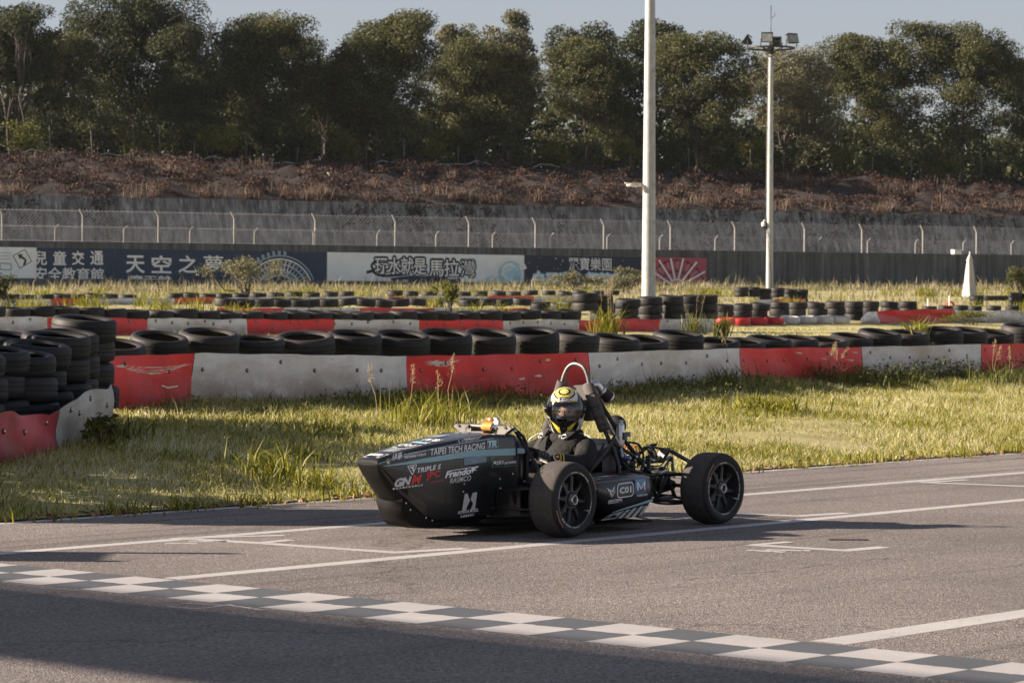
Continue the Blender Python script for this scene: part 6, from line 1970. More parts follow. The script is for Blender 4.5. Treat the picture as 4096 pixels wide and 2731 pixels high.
# ------------------------------------------------------------------ suspension and drive
for s in (1, -1):
    for pts, r in (([(.15, .215 * s, .276), (.0, .52 * s, .305)], .0085), ([(-.12, .235 * s, .275), (.0, .52 * s, .305)], .0085), ([(.21, .21 * s, .172), (-.0, .53 * s, .155)], .0095), ([(-.14, .235 * s, .14), (-.0, .53 * s, .155)], .0095), ([(.25, .21 * s, .122), (.06, .53 * s, .135)], .0085)):
        part_tube('wishbone', pts, r)
        a, b = np.array(pts[0]), np.array(pts[1]); dd = (b - a) / np.linalg.norm(b - a)
        MB().tube([a - dd * .008, a + dd * .03], [.009, .007], 8).build('rod_end', C['alu'], car)
    part_tube('push_rod', [(.005, .222 * s, .638), (-.03, .36 * s, .435), (-.015, .50 * s, .24)], .0125)
    MB().tube([(.013, .195 * s, .668), (.005, .222 * s, .638)], [.007, .010], 8).build('rod_end', C['alu'], car)
    part_tube('wishbone', [(-1.47, .245 * s, .312), (-1.53, .50 * s, .325)], .0125); part_tube('wishbone', [(-1.70, .21 * s, .30), (-1.56, .50 * s, .325)], .0125)
    part_tube('wishbone', [(-1.29, .27 * s, .155), (-1.52, .52 * s, .135)], .0125); part_tube('wishbone', [(-1.66, .21 * s, .15), (-1.57, .52 * s, .135)], .0105)
    MB().tube([(-1.45, .21 * s, .318), (-1.475, .255 * s, .313)], .0075, 8).build('rod_end', C['alu'], car)
    part_tube('push_rod', [(-1.545, .262 * s, .462), (-1.52, .50 * s, .375)], .0145)
    MB().tube([(-1.55, .225 * s, .476), (-1.545, .265 * s, .461)], [.008, .011], 8).build('rod_end', C['alu'], car)
    # drive shaft with boot
    MB().tube([(WB, .03 * s, .235), (WB, .15 * s, .236)], .052, 20).build('joint_housing', C['rubber'], car)
    pts = [(WB, (.15 + .11 * k) * s, .236 + .003 * k) for k in np.linspace(0, 1, 17)]
    MB().tube(pts, [(.056 - .026 * k) * (1 + .045 * (-1) ** i) for i, k in enumerate(np.linspace(0, 1, 17))], 20).build('shaft_boot', C['rubber'], car)
    part_tube('drive_shaft', [(WB, .25 * s, .238), (WB, .52 * s, .236)], .0125)
    MB().tube([(WB, .146 * s, .236), (WB, .158 * s, .236)], .0585, 20).build('boot_clip', C['grey'], car)
# front rocker with spring and damper across the bonnet
def plate_part(name, poly, y0, y1, m, hole=None, rot=None, parent=car):
    mb = MB(); mb.prism(poly, lambda a, b: (a, y0, b), lambda a, b: (a, y1, b)); return mb.build(name, m, parent, M=rot)
for s in (1, -1):
    mb = MB()
    # a bell crank with pocketed web, lying across the car
    mb.prism([(.115, .676), (.225, .678), (.245, .663), (.190, .630), (.135, .630), (.125, .65)], lambda a, b: (.062, a * s, b), lambda a, b: (.075, a * s, b))
    mb.prism([(.115, .676), (.225, .678), (.245, .663), (.190, .630), (.135, .630), (.125, .65)], lambda a, b: (.030, a * s, b), lambda a, b: (.043, a * s, b))
    mb.box((.0525, .155 * s, .632), (.044, .07, .01))
    rk = mb.build('rocker', C['grey'], car)
    mb = MB()
    for y, z in ((.118, .663), (.195, .668)): mb.tube([(.082, y * s, z), (.022, y * s, z)], .009, 10)
    mb.build('rocker_bolt', C['tie'], rk)
    # damper from the rocker to the middle
    ax = lambda k: np.array([.0525 if s > 0 else -.012, Lq(.125, -.05, k) * s, Lq(.666, .670, k) - (.012 if s < 0 else 0)])
    dm_ = MB().tube([ax(0), ax(.02), ax(.25), ax(.26), ax(.29)], [.014, .021, .021, .0265, .0265], 18).build('damper', C['alu'], car)
    coil = []
    for i in range(8 * 14 + 1):
        a = i / 14 * 2 * math.pi; q = ax(.28 + .44 * i / 112)
        coil.append(q + np.array([.025 * math.cos(a), 0, .025 * math.sin(a)]))
    MB().tube(coil, .0066, 6).build('spring', C['spring'], dm_)
    MB().tube([ax(.22), ax(.7), ax(1.25), ax(1.55)], [.011, .0125, .0125, .009], 12).build('damper_rod', C['grey'], dm_)
    if s < 0: continue
    MB().tube([(.0525, .018, .713), (.0525, .085, .713)], .0155, 16).build('reservoir', C['gold'], dm_)
    mb = MB(); mb.prism([(.080, .700), (.084, .727), (.106, .729), (.126, .704), (.122, .680), (.098, .680)], lambda a, b: (.041, a, b), lambda a, b: (.064, a, b)); mb.build('reservoir_head', C['alu'], dm_)
mb = MB(); mb.box((.05, -.02, .628), (.10, .10, .02)); mb.box((.05, -.12, .645), (.05, .05, .03)); mb.build('rocker_mount', C['grey'], car)
# rear rocker shaft, rockers, dampers
sh = MB().tube([(-1.376, .2, .411), (-1.60, .2, .417)], .0185, 18).build('rocker_shaft', C['alu'], car)
for x0, pts in ((-1.425, [(.185, .40), (.215, .40), (.235, .44), (.222, .508), (.205, .515), (.195, .505), (.18, .43)]), (-1.495, [(.18, .395), (.215, .395), (.235, .42), (.262, .47), (.250, .482), (.20, .482), (.178, .43)])):
    mb = MB()
    lean = .045 if x0 > -1.45 else -.03
    for dx in (-.016, .016):
        mb.prism(pts, lambda a, b, dx=dx: (x0 + dx - .005 + lean * (b - .40) / .1, a, b), lambda a, b, dx=dx: (x0 + dx + .005 + lean * (b - .40) / .1, a, b))
    mb.tube([(x0 - .026, .2, .413), (x0 + .026, .2, .413)], .027, 18)
    mb.build('rear_rocker', C['grey'], car)
part_tube('link_rod', [(-1.30, .2, .49), (-1.385, .21, .502), (-1.47, .21, .485), (-1.56, .235, .478)], .0085); part_tube('link_rod', [(-1.33, .16, .455), (-1.385, .2, .505), (-1.41, .24, .515)], .010)
mb = MB()
mb.prism([(.17, .43), (.2, .445), (.225, .43), (.232, .33), (.215, .33), (.212, .39), (.188, .39), (.172, .33), (.155, .33)], lambda a, b: (-1.612, a, b), lambda a, b: (-1.598, a, b))
mb.tube([(-1.60, .19, .40), (-1.53, .2, .335)], .007, 8); mb.tube([(-1.60, .21, .40), (-1.63, .215, .33)], .007, 8); mb.build('shaft_bracket', C['grey'], car)
mb = MB(); mb.prism([(.185, .44), (.215, .44), (.222, .34), (.20, .33), (.178, .34)], lambda a, b: (-1.372, a, b), lambda a, b: (-1.36, a, b)); mb.build('shaft_bracket', C['grey'], car)
for a, b, r, m_, nm in (((-1.40, .15, .352), (-1.475, .15, .35), .017, C['tube'], 'rear_damper'), ((-1.475, .15, .35), (-1.55, .15, .345), .0115, C['alu'], 'damper_rod'), ((-1.42, .24, .322), (-1.58, .2, .334), .009, C['alu'], 'toe_link'), ((-1.55, .15, .345), (-1.60, .15, .343), .014, C['tube'], 'rear_damper')):
    MB().tube([a, b], r, 12).build(nm, m_, car)
mb = MB()
coil = [np.array([-1.36 - .012 * i / 12, -.03 + .016 * i / 12, .468]) + np.array([.03 * math.cos(i / 12 * 6.283), 0, .03 * math.sin(i / 12 * 6.283)]) for i in range(12 * 6)]
mb.tube(coil, .006, 6); mb.build('rear_spring', C['spring'], car)
# engine mass, airbox, filter, bottle, hose
mb = MB(); mb.box((-1.15, -.05, .27), (.34, .36, .28)); mb.box((-1.12, -.05, .45), (.22, .30, .14), roty(.3)); mb.box((-1.42, 0, .24), (.2, .2, .18)); 
for i in range(6): mb.box((-1.04 - i * .035, .135, .36), (.012, .02, .16))
mb.build('engine_block', pm('engine_casting', (.02, .02, .02), .45, .5, .3, 18, .5, 40, .01), car)
mb = MB(); mb.lathe([(0, .02), (.05, .018), (.066, .0), (.070, -.03), (.066, -.06), (.045, -.075), (0, -.08)], 28, mat4(np.array([[-.3, 0, -.95], [.95, 0, -.3], [0, 1, 0]]) , (-1.30, -.01, .637))); mb.build('air_box', C['rubber'], car)
fl = np.array([-1.10, .05, .845]); ax_ = np.array([-.78, .20, -.60]); ax_ /= np.linalg.norm(ax_)
mb = MB()
Rf = np.array(Vector(ax_).to_track_quat('Z', 'Y').to_matrix())
mb.lathe([(.030, -.035), (.040, .030)], 40, mat4(Rf, fl), rfun=lambda j, i: 1 + .05 * (j % 2)); flt = mb.build('air_filter', pm('dark_red_filter', (.03, .012, .012), .7), car)
mb = MB(); mb.lathe([(.022, -.055), (.036, -.048), (.036, -.034), (.02, -.034)], 24, mat4(Rf, fl)); mb.lathe([(.044, .028), (.046, .034), (.044, .042), (0, .043)], 24, mat4(Rf, fl)); mb.build('filter_cap', C['alu'], flt)
mb = MB(); mb.tube(smooth_path([fl - ax_ * .05, fl - ax_ * .10 + [0, 0, .01], (-.97, 0, .90), (-.955, -.05, .86)]), .027, 14); mb.build('intake_pipe', C['alu'], car)
mb = MB(); mb.lathe([(0, .520), (.026, .522), (.027, .53), (.027, .650), (.022, .662), (.0165, .666), (.0165, .676), (.019, .677), (.019, .684), (0, .686)], 24, mat4(t=(-1.04, .225, 0)))
bt = mb.build('catch_bottle', C['alu'], car)
mb = MB(); mb.box((-1.045, .262, .582), (.03, .012, .05)); mb.box((-1.08, .255, .592), (.05, .008, .032)); mb.build('bottle_bracket', C['grey'], bt)
mb = MB(); mb.tube(smooth_path([(-1.05, .22, .515), (-1.05, .225, .47), (-1.075, .225, .438), (-1.12, .22, .432)]), .0225, 16); hs_ = mb.build('coolant_hose', C['hose'], car)
mb = MB(); mb.tube([(-1.12, .22, .432), (-1.135, .22, .432)], .0245, 16); mb.tube([(-1.05, .22, .512), (-1.05, .22, .50)], .0245, 16); mb.build('hose_clamp', C['alu'], hs_)
mb = MB(); mb.tube([(-1.13, .22, .432), (-1.20, .215, .438), (-1.26, .20, .45)], .0195, 14); mb.build('coolant_pipe', C['rubber'], car)
mb = MB(); mb.tube(smooth_path([(-.915, .235, .60), (-.955, .255, .54), (-.985, .265, .47), (-1.0, .27, .42)]), [.012] * 16, 8) if False else mb.tube(smooth_path([(-.93, .21, .66), (-.985, .225, .58), (-1.02, .24, .51), (-1.03, .25, .44)]), .011, 8); mb.build('heat_wrap', C['silver'], car)
rw_ = np.random.default_rng(3)
mb = MB()
for i in range(30):
    a = np.array([rw_.uniform(-1.4, -.98), rw_.uniform(.12, .27), rw_.uniform(.34, .46)]); b = a + rw_.normal(size=3) * [.10, .03, .06]
    b[2] = min(max(b[2], .33), .47)
    mid = (a + b) / 2 + rw_.normal(size=3) * .035
    mb.tube(smooth_path([a, mid, b]), .0045, 5)
for pts in ([(-1.10, .25, .54), (-1.19, .262, .52), (-1.235, .265, .44), (-1.21, .265, .35)], [(-1.30, .25, .15), (-1.40, .28, .125), (-1.50, .33, .12), (-1.58, .4, .13)], [(-1.0, .27, .42), (-1.08, .28, .36), (-1.2, .27, .34)]):
    mb.tube(smooth_path(pts), .008, 6)
o = mb.build('wiring_loom', C['wire'], car); o['kind'] = 'stuff'
mb = MB(); mb.box((-1.25, .13, .36), (.10, .02, .08)); mb.box((-1.33, .17, .40), (.04, .03, .05)); mb.build('electronics_box', C['plate'], car)
mb = MB()
for k in range(5): mb.lathe([(0, .012), (.011, .01), (.011, -.01), (0, -.012)], 8, mat4(t=(-1.0 - .09 * k, .25, .38 + .03 * (k % 3))))
mb.build('connectors', C['alu'], car)['kind'] = 'stuff'
mb = MB(); mb.tube([(-.345, .47, .07), (-.375, .50, .05), (-.40, .51, .045)], [.012, .018, .012], 8); mb.box((-.385, .5, .055), (.06, .04, .035)); mb.build('jack_point', C['rubber'], car)
part_tube('chassis_tube', [(-.33, .27, .28), (-.36, .50, .10)], .010)
# far side glimpse: red wing end of the rear light
mb = MB(); mb.box((-1.70, -.14, .168), (.02, .16, .035)); mb.build('rear_light', pm('red_lamp_plastic', (.6, .03, .05), .3), car)
# steering wheel and column
mb = MB(); st_ = [(-.235 + .03 * math.sin(a), .125 * math.cos(a), .500 + .085 * math.sin(a)) for a in np.linspace(0, 2 * math.pi, 29)]
mb.tube(st_, .013, 10); mb.box((-.235, 0, .5), (.02, .20, .05)); mb.tube([(-.235, 0, .5), (-.06, 0, .46)], .014, 8); mb.build('steering_wheel', C['rubber'], car)

# ------------------------------------------------------------------ driver
D = {}
D['suit'] = pm('black_race_suit', (.011, .0107, .0107), .9, 0, .4, 9, .5, 6.5, .06)
D['glove'] = pm('black_glove_leather', (.012, .012, .013), .55, 0, .2, 20)
D['skin'] = pm('skin', (.50, .30, .22), .55)
D['mask'] = pm('dark_blue_cloth_mask', (.03, .05, .08), .85)
D['shell'] = pm('gloss_black_helmet', (.008, .008, .009), .16, 0, 0, coat=.6)
D['hyel'] = pm('yellow_helmet_paint', (.85, .66, .05), .2, coat=.5)
D['hpale'] = pm('pale_yellow_helmet_paint', (.84, .72, .20), .2, coat=.5)
D['hwhite'] = pm('white_helmet_paint', (.80, .79, .76), .2, coat=.5)
D['hgrey'] = pm('grey_helmet_paint', (.20, .21, .22), .25, coat=.5)
D['trim'] = pm('grey_reflective_trim', (.45, .47, .49), .5)
D['web'] = pm('black_harness_webbing', (.028, .028, .028), .85, 0, .15, 40)
D['green'] = pm('green_webbing_stripe', (.08, .34, .08), .7)
D['orange'] = pm('orange_webbing_stripe', (.65, .16, .04), .7)
D['yel'] = pm('yellow_label', (.62, .47, .06), .6)
m, t, p = new_mat('smoked_visor')
t.nodes.remove(p)
tr_ = nd(t, 'ShaderNodeBsdfTransparent'); tr_.inputs[0].default_value = (.74, .77, .80, 1)
gl_ = nd(t, 'ShaderNodeBsdfGlossy'); gl_.inputs['Roughness'].default_value = .03
fr = nd(t, 'ShaderNodeFresnel', IOR=1.5); ms = nd(t, 'ShaderNodeMixShader')
ad = nd(t, 'ShaderNodeMath', operation='ADD'); ad.inputs[1].default_value = .03
t.links.new(fr.outputs[0], ad.inputs[0]); t.links.new(ad.outputs[0], ms.inputs[0]); t.links.new(tr_.outputs[0], ms.inputs[1]); t.links.new(gl_.outputs[0], ms.inputs[2]); t.links.new(ms.outputs[0], t.nodes['Material Output'].inputs['Surface'])
D['visor'] = m

def skin(name, joints, bones, mats, parent, root='pelvis', sub=2, smooth=True):
    """one continuous surface grown along a skeleton of joints"""
    keys = list(joints)
    me = bpy.data.meshes.new(name)
    me.from_pydata([joints[k][:3] for k in keys], [(keys.index(a), keys.index(b)) for a, b in bones], [])
    o = bpy.data.objects.new(name, me); COL.objects.link(o)
    md = o.modifiers.new('skin', 'SKIN'); md.use_smooth_shade = True
    for k, sv in zip(keys, me.skin_vertices[0].data):
        r = joints[k][3:]; sv.radius = (r[0], r[-1]); sv.use_root = (k == root)
    sb = o.modifiers.new('sub', 'SUBSURF'); sb.levels = sub; sb.render_levels = sub
    return o, mats, parent
pend = []
J = {'pelvis': (-.50, 0, .20, .15, .12), 'belly': (-.60, 0, .31, .15, .12), 'chest': (-.70, 0, .43, .165, .125), 'neckb': (-.755, 0, .555, .11, .09), 'neck': (-.755, .005, .63, .062, .062), 'head': (-.745, .01, .74, .083, .083), 'crown': (-.745, .01, .79, .07, .07),
     'shL': (-.75, .165, .52, .095, .088), 'uaL': (-.665, .255, .465, .086, .083), 'elL': (-.555, .272, .41, .070, .066), 'faL': (-.46, .262, .435, .056, .054), 'wrL': (-.345, .215, .462, .038, .036),
     'shR': (-.735, -.165, .52, .093, .086), 'uaR': (-.66, -.245, .455, .082, .078), 'elR': (-.56, -.275, .40, .066, .062), 'faR': (-.44, -.24, .43, .048, .046), 'wrR': (-.33, -.165, .47, .038, .036),
     'hpL': (-.42, .10, .19, .10, .095), 'knL': (-.02, .11, .36, .068, .068), 'anL': (.34, .09, .22, .045, .045), 'toL': (.42, .09, .26, .04, .04),
     'hpR': (-.42, -.10, .19, .10, .095), 'knR': (-.02, -.11, .36, .068, .068), 'anR': (.34, -.09, .22, .045, .045), 'toR': (.42, -.09, .26, .04, .04)}
Bn = [('pelvis', 'belly'), ('belly', 'chest'), ('chest', 'neckb'), ('neckb', 'neck'), ('neck', 'head'), ('head', 'crown')]
for s in 'LR':
    Bn += [('chest', 'sh' + s), ('sh' + s, 'ua' + s), ('ua' + s, 'el' + s), ('el' + s, 'fa' + s), ('fa' + s, 'wr' + s), ('pelvis', 'hp' + s), ('hp' + s, 'kn' + s), ('kn' + s, 'an' + s), ('an' + s, 'to' + s)]
pend.append(skin('person', J, Bn, [D['suit'], D['skin']], None))
# gloved hands closed round the rim of the steering wheel
def hand(s):
    wr = np.array([-.345, .215, .462]) if s > 0 else np.array([-.33, -.165, .47])
    pl = np.array([-.270, .150 * s, .492]); 
    Jh = {'wrist': (*wr, .034, .030), 'palm': (*((wr + pl) / 2 + [0, .008 * s, .006]), .038, .024), 'knuckle': (*pl, .036, .022)}
    B_ = [('wrist', 'palm'), ('palm', 'knuckle')]
    for i in range(4):
        o = (i - 1.5) * .0185; L = (.92, 1.05, 1.0, .8)[i]
        base = pl + np.array([.006, -.004 * s, .0]) + np.array([-.004, 0, -1]) * o
        p1 = base + np.array([.034, -.012 * s, .006]) * L; p2 = p1 + np.array([.016, -.030 * s, .0]) * L; p3 = p2 + np.array([-.016, -.020 * s, -.002]) * L
        for j, (q, r) in enumerate(((base, .0105), (p1, .0098), (p2, .009), (p3, .008))): Jh[f'f{i}{j}'] = (*q, r, r)
        B_ += [('knuckle', f'f{i}0'), (f'f{i}0', f'f{i}1'), (f'f{i}1', f'f{i}2'), (f'f{i}2', f'f{i}3')]
    q = (wr + pl) / 2 + np.array([0, -.012 * s, .018])
    for j, (dq, r) in enumerate((((.0, 0, 0), .013), ((.022, -.018 * s, .016), .0115), ((.045, -.026 * s, .018), .0098), ((.062, -.034 * s, .010), .0085))): Jh[f't{j}'] = (*(q + np.array(dq)), r, r)
    B_ += [('palm', 't0'), ('t0', 't1'), ('t1', 't2'), ('t2', 't3')]
    return skin('glove', Jh, B_, [D['glove']], 'person', root='wrist', sub=2)
pend.append(hand(1)); pend.append(hand(-1))
bpy.context.view_layer.update()
dg = bpy.context.evaluated_depsgraph_get()
person = None
for o, mats, par in pend:
    me = bpy.data.meshes.new_from_object(o.evaluated_get(dg))
    nm = o.name
    src = o.data; bpy.data.objects.remove(o); bpy.data.meshes.remove(src)
    me.name = nm.split('.')[0]; me.materials.clear()
    for q in mats: me.materials.append(q)
    me.polygons.foreach_set('use_smooth', [True] * len(me.polygons))
    if par is None:
        for pl in me.polygons:
            pl.material_index = 1 if pl.center.z > .665 else 0
        person = link('person', me, None, tuple(tr(CARN, CARU))); person.rotation_euler = (0, 0, car_rz)
        tag(person, 'driver in black race suit and yellow and black helmet, hands on the steering wheel', 'person')
    else:
        for pl in me.polygons: pl.material_index = 0
        link('glove', me, person)
# ------------------------------------------------------------------ helmet
HC = np.array([-.742, .005, .752])
yaw = rad(33); pit = rad(4)
hf = np.array([math.cos(yaw) * math.cos(pit), math.sin(yaw) * math.cos(pit), -math.sin(pit)]); hl = np.array([-math.sin(yaw), math.cos(yaw), 0]); hu = np.cross(hf, hl)
def hp_(lon, lat, r=1.0, off=0.0):
    """point of the shell: lon 0 is the face, + towards the wearer's left"""
    a, b = rad(lon), rad(lat)
    v = np.array([math.cos(b) * math.cos(a), math.cos(b) * math.sin(a), math.sin(b)])
    ax = np.array([.138 if abs(lon) < 90 else .142, .127, .152 if lat > 0 else .170])
    k = 1 / np.linalg.norm(v / ax)
    if lat < 0 and abs(lon) < 75: k *= 1 + .07 * math.sin(min(1, -lat / 38) * math.pi / 2) * math.cos(rad(lon * 1.2)) ** 2
    if lat < -30: k *= 1 + .06 * math.sin((-lat - 30) / 30 * math.pi / 2)
    q = v * (k * r + off)
    return HC + hf * q[0] + hl * q[1] + hu * q[2]
def ang(lon, lat, lon0, lat0):
    a, b, c_, d_ = rad(lon), rad(lat), rad(lon0), rad(lat0)
    return math.degrees(math.acos(max(-1, min(1, math.sin(b) * math.sin(d_) + math.cos(b) * math.cos(d_) * math.cos(a - c_)))))
def in_tri(x, y, T):
    s_ = [(T[(i + 1) % 3][0] - T[i][0]) * (y - T[i][1]) - (T[(i + 1) % 3][1] - T[i][1]) * (x - T[i][0]) for i in range(3)]
    return all(v >= 0 for v in s_) or all(v <= 0 for v in s_)
HM = ['shell', 'hyel', 'hpale', 'hwhite', 'hgrey']
def paint(lon, lat):
    al = abs(lon)
    r = ang(lon, lat, 0, 63)
    if lat > 18:
        if r < 11: return 2
        if r < 16: return 0
        e = 27 + 3.5 * math.sin(rad(lon * 5)) + (6 if al > 60 else 0)
        if r < 25: return 2 if lat > 47 else 1
        if r < 29: return 0
        if lat > 58 and al > 60: return 1 if lat < 74 or al > 110 else 0
        if lat > 34 and al < 74: return 3 if al < 50 + (lat - 34) * .8 else 0
        if lat > 28 and al < 20: return 3
        if lat > 29 and 22 < al < 48: return 1
        if lat > 26 and al < 8: return 4
        if al > 118 and 20 < lat < 34: return 3
        return 0
    if in_tri(al, lat, [(9, -54), (40, -25), (19, -52)]) or in_tri(al, lat, [(9, -54), (13, -38), (42, -25)]):
        return 0 if in_tri(al, lat, [(15, -46), (32, -30), (19, -42)]) and lon > 0 else (2 if lon < 0 and in_tri(al, lat, [(14, -47), (35, -28), (19, -48)]) else 1)
    if 46 < al < 76 and -57 < lat < -14 + (al - 60) * .2: return 3 if lon < 0 else 0
    if 78 < al < 84 and -54 < lat < 0: return 1
    return 0
lons = np.linspace(-180, 180, 181); lats = np.concatenate([np.linspace(-63, -18, 40), np.linspace(-17, 26, 36), np.linspace(27, 90, 56)])
V = [hp_(a, b) for a in lons[:-1] for b in lats]
nl = len(lats); Fc = []; mi = []
for i in range(180):
    for j in range(nl - 1):
        lo_, la_ = (lons[i] + lons[i + 1]) / 2, (lats[j] + lats[j + 1]) / 2
        if abs(lo_) < 62 and -17.5 < la_ < 25.5: continue
        i2 = (i + 1) % 180
        Fc.append((i * nl + j, i2 * nl + j, i2 * nl + j + 1, i * nl + j + 1)); mi.append(paint(lo_, la_))
mb = MB(); mb.v = [tuple(q) for q in V]; mb.f = [list(f_) for f_ in Fc]; mb.m = mi; mb.s = [True] * len(Fc)
hel = mb.build('helmet', [D[k] for k in HM], person)
so = hel.modifiers.new('thickness', 'SOLIDIFY'); so.thickness = .012; so.offset = -1
mb = MB(); mb.grid(lambda a, b: hp_(a, b, 1.022), np.linspace(-70, 70, 41), np.linspace(-21, 27, 15)); mb.build('visor', D['visor'], hel)
mb = MB()
for s in (1, -1):
    c_ = hp_(82 * s, 4, 1.02); nv = c_ - HC; nv /= np.linalg.norm(nv)
    mb.lathe([(.026, -.006), (.026, .004), (.018, .009), (0, .010)], 18, mat4(np.array(Vector(nv).to_track_quat('Z', 'Y').to_matrix()), c_))
    mb.build('visor_pivot', D['shell'], hel); mb = MB()
mb = MB(); mb.tube([hp_(a, -62.5, .985) for a in np.linspace(-180, 180, 61)], .008, 8); mb.build('neck_roll', C['rubber'], hel)
mb = MB(); mb.grid(lambda a, b: hp_(a, b, 1.004, .004 if abs(a) < 16 else 0), np.linspace(-19, 19, 15), np.linspace(29.0, 41, 6))
bd = mb.build('brand_badge', D['hwhite'], hel)
mb = MB(); mb.tube([hp_(17.5 * math.cos(a), 35 + 6.2 * math.sin(a), 1.004, .0055) for a in np.linspace(0, 6.283, 33)], .0016, 5); put_text(mb, 'KYT', lambda u, v: hp_(-12.5 + 25 * u, 31.6 + 6.8 * v, 1.004, .0058)); mb.build('badge_lettering', D['shell'], bd)
mb = MB(); put_text(mb, 'n29', lambda u, v: hp_(-74 + 27 * u, -52 + 34 * v, 1.0, .0012), 1); put_text(mb, 'n29', lambda u, v: hp_(46 + 30 * u, -52 + 35 * v, 1.0, .0012), 0); mb.build('helmet_number', [D['hwhite'], D['shell']], hel)
# face seen through the visor: eyes, glasses, mask
hr = lambda x, y, z: HC + hf * x + hl * y + hu * z
mb = MB(); mb.lathe([(0, -.007), (.007, -.005), (.0098, 0), (.007, .005), (0, .007)], 14, mat4(t=hr(.080, .032, -.004))); mb.lathe([(0, -.007), (.007, -.005), (.0098, 0), (.007, .005), (0, .007)], 14, mat4(t=hr(.080, -.032, -.004))); 
mb.build('eyes', D['hwhite'], person)['kind'] = 'stuff'
mb = MB()
for s in (1, -1): mb.tube([hr(.088, .032 * s + .011 * math.cos(a), -.002 + .006 * math.sin(a)) for a in np.linspace(.2, 2.9, 9)], .0032, 5); mb.tube([hr(.0885, .018 * s, .016), hr(.089, .033 * s, .021), hr(.084, .05 * s, .017)], .0032, 5); mb.lathe([(0, .003), (.005, .002), (.005, -.002)], 10, mat4(np.array(Vector(hf).to_track_quat('Z', 'Y').to_matrix()), hr(.0895, .032 * s, -.004)))
mb.build('brows_and_lids', C['rubber'], person)
mb = MB()
for s in (1, -1): mb.tube([hr(.1, .034 * s + .024 * math.cos(a), -.004 + .019 * math.sin(a)) for a in np.linspace(0, 6.283, 21)], .0018, 5)
mb.tube([hr(.1, -.011, 0), hr(.102, 0, .003), hr(.1, .011, 0)], .0018, 5); mb.build('glasses', C['alu'], person)
mb = MB(); mb.loft([[hr(x * (1 if True else 1), y, z) for y, x in zip(np.linspace(-.062, .062, 9), [.045, .07, .085, .097, .106, .097, .085, .07, .045])] for z in (-.028, -.045, -.075)], caps=False); mb.build('face_mask', D['mask'], person)
mb = MB(); mb.loft([[hr(.082, -.010, -.03), hr(.112, 0, -.034), hr(.082, .010, -.03)], [hr(.082, -.005, .006), hr(.093, 0, .006), hr(.082, .005, .006)]]); mb.build('nose', D['skin'], person)
# collar, shoulder print, harness
mb = MB()
for r_, z in ((.100, .578), (.104, .592), (.100, .606), (.092, .616)):
    pass
mb.loft([[(-.748 + r_ * 1.05 * math.cos(a), .005 + r_ * math.sin(a), z + .018 * math.cos(a) * -1) for a in np.linspace(0, 6.283, 24, endpoint=False)] for r_, z in ((.112, .560), (.116, .585), (.108, .606), (.09, .618))]); mb.build('neck_collar', D['suit'], person)
mb = MB(); mb.grid(lambda a, b: (-.748 + .1235 * math.cos(a), .005 + .117 * math.sin(a), .573 + b), np.linspace(.30, .66, 5), [0, .024]); mb.build('collar_label', D['trim'], person)
def on_body(y, t, off=.012):
    """front of the torso: y across, t from lap (0) to shoulder (1)"""
    x = Lq(-.50, -.70, t) + .030 * math.sin(t * 3.1); z = Lq(.40, .60, t)
    n_ = np.array([.62, 0, .78]); drop = (y / .20) ** 2 * .07
    return np.array([x, y, z]) + n_ * (off + .035) - np.array([.35, 0, .9]) * drop
for s in (1, -1):
    mb = MB(); mb.grid(lambda a, b: on_body(s * Lq(.050, .105, a) + b, a, .012), np.linspace(0, 1.08, 9), [-.024, -.008, .008, .024]); hb = mb.build('harness_strap', D['web'], car)
    mb = MB(); c_ = on_body(s * .098, .80, .018); mb.tube([c_ + np.array([.016 * math.cos(a) * .6, .020 * math.sin(a), -.012 * math.cos(a)]) for a in np.linspace(0, 6.283, 13)], .0035, 6); mb.build('strap_buckle', C['alu'], hb)
    mb = MB()
    for k, (o_, m_) in enumerate(((-.011, 0), (0, 1), (.011, 0))): mb.grid(lambda a, b: on_body(s * .055 + o_ + b, a, .018 + .001 * k), np.linspace(-.05, .15, 3), [-.0052, .0052], m=m_)
    mb.build('striped_tab', [D['green'], D['orange']], hb)
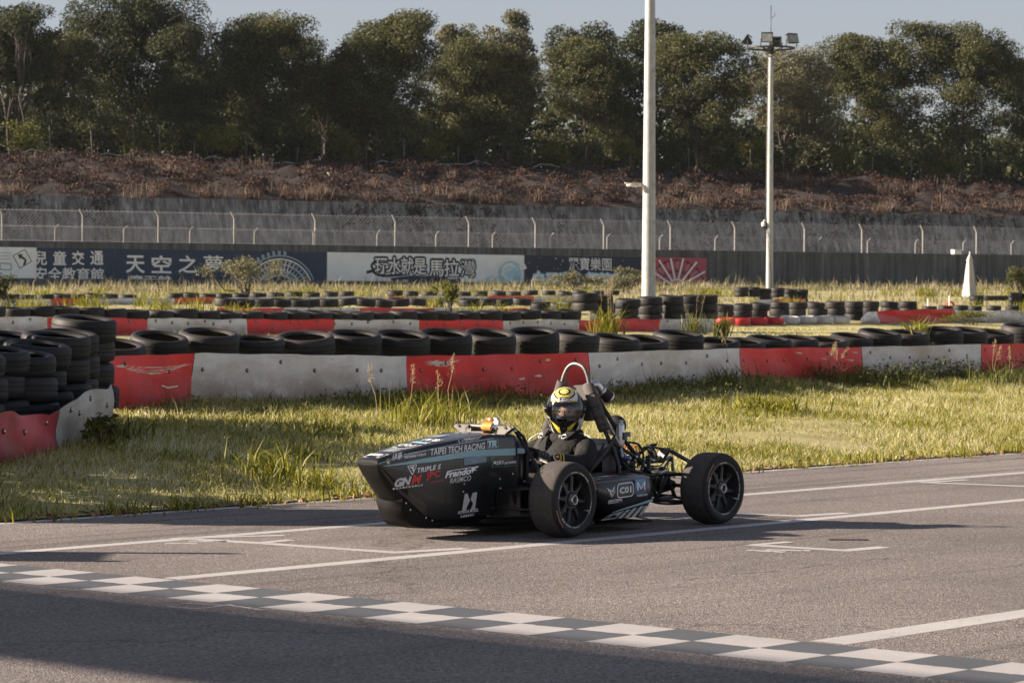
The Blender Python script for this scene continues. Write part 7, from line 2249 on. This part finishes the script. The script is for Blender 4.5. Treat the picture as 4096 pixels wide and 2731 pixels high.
mb = MB(); c0, c1 = on_body(.03, -.02, .022), on_body(.155, -.05, .016); mb.tube([c0, c1], .013, 10); mb.box(c1, (.03, .03, .03)); mb.box(on_body(-.02, .02, .024), (.035, .035, .03)); mb.tube([on_body(-.02, .02, .024), on_body(-.12, -.02, .016)], .011, 10); mb.build('harness_lever', C['grey'], car)
# shoulder piping and sleeve bands
mb = MB()
mb.tube([(-.742 + .08 * k, -.14 - .10 * k, .605 - .05 * k * k) for k in np.linspace(0, 1, 7)], .004, 5); mb.tube([(-.70 + .05 * k, -.13 - .11 * k, .602 - .06 * k * k) for k in np.linspace(0, 1, 7)], .004, 5); mb.tube([(-.735 + .02 * k, .13 + .12 * k, .606 - .03 * k * k) for k in np.linspace(0, 1, 7)], .0035, 5)
mb.build('shoulder_piping', D['trim'], person)['kind'] = 'stuff'
def band(a, b, r, t0, t1, mats, name):
    a = np.array(a); b = np.array(b); mb = MB(); mb.tube([a + (b - a) * t0, a + (b - a) * t1], r, 16, caps=False); return mb.build(name, mats, person)
eL, fL, wL = (-.555, .275, .405), (-.46, .265, .435), (-.345, .215, .462)
band(fL, wL, .0455, .42, .49, D['yel'], 'sleeve_band'); band(fL, wL, .0445, .58, .65, D['yel'], 'sleeve_band')
c_ = np.array([-.352, .258, .468]); mb = MB()
R_ = np.array(Vector((.1, .9, .42)).to_track_quat('Z', 'Y').to_matrix())
mb.lathe([(0, .004), (.026, .003), (.030, 0)], 20, mat4(R_, c_), 0); mb.lathe([(0, .0046), (.025, .004)], 20, mat4(R_, c_), 1); mb.lathe([(0, .0054), (.020, .005)], 20, mat4(R_, c_), 2); mb.box(c_ + R_ @ np.array([0, .002, .007]), (.026, .012, .003), R_, 3)
mb.build('wrist_patch', [D['hwhite'], C['dred'], C['rubber'], D['yel']], person)
mb = MB(); rg = np.random.default_rng(8)
zz = []
for i in range(9):
    k = i / 8; zz.append((-.31 + .075 * k, .236 - .035 * k + .004, .462 + (.028 if i % 2 else -.018) + .02 * k))
mb.tube(zz, .0022, 5); mb.tube([(-.33 + .06 * k, .240 - .03 * k, .505 + .01 * k - .02 * (k - .5) ** 2) for k in np.linspace(0, 1, 5)], .0022, 5); mb.build('glove_print', D['trim'], person)
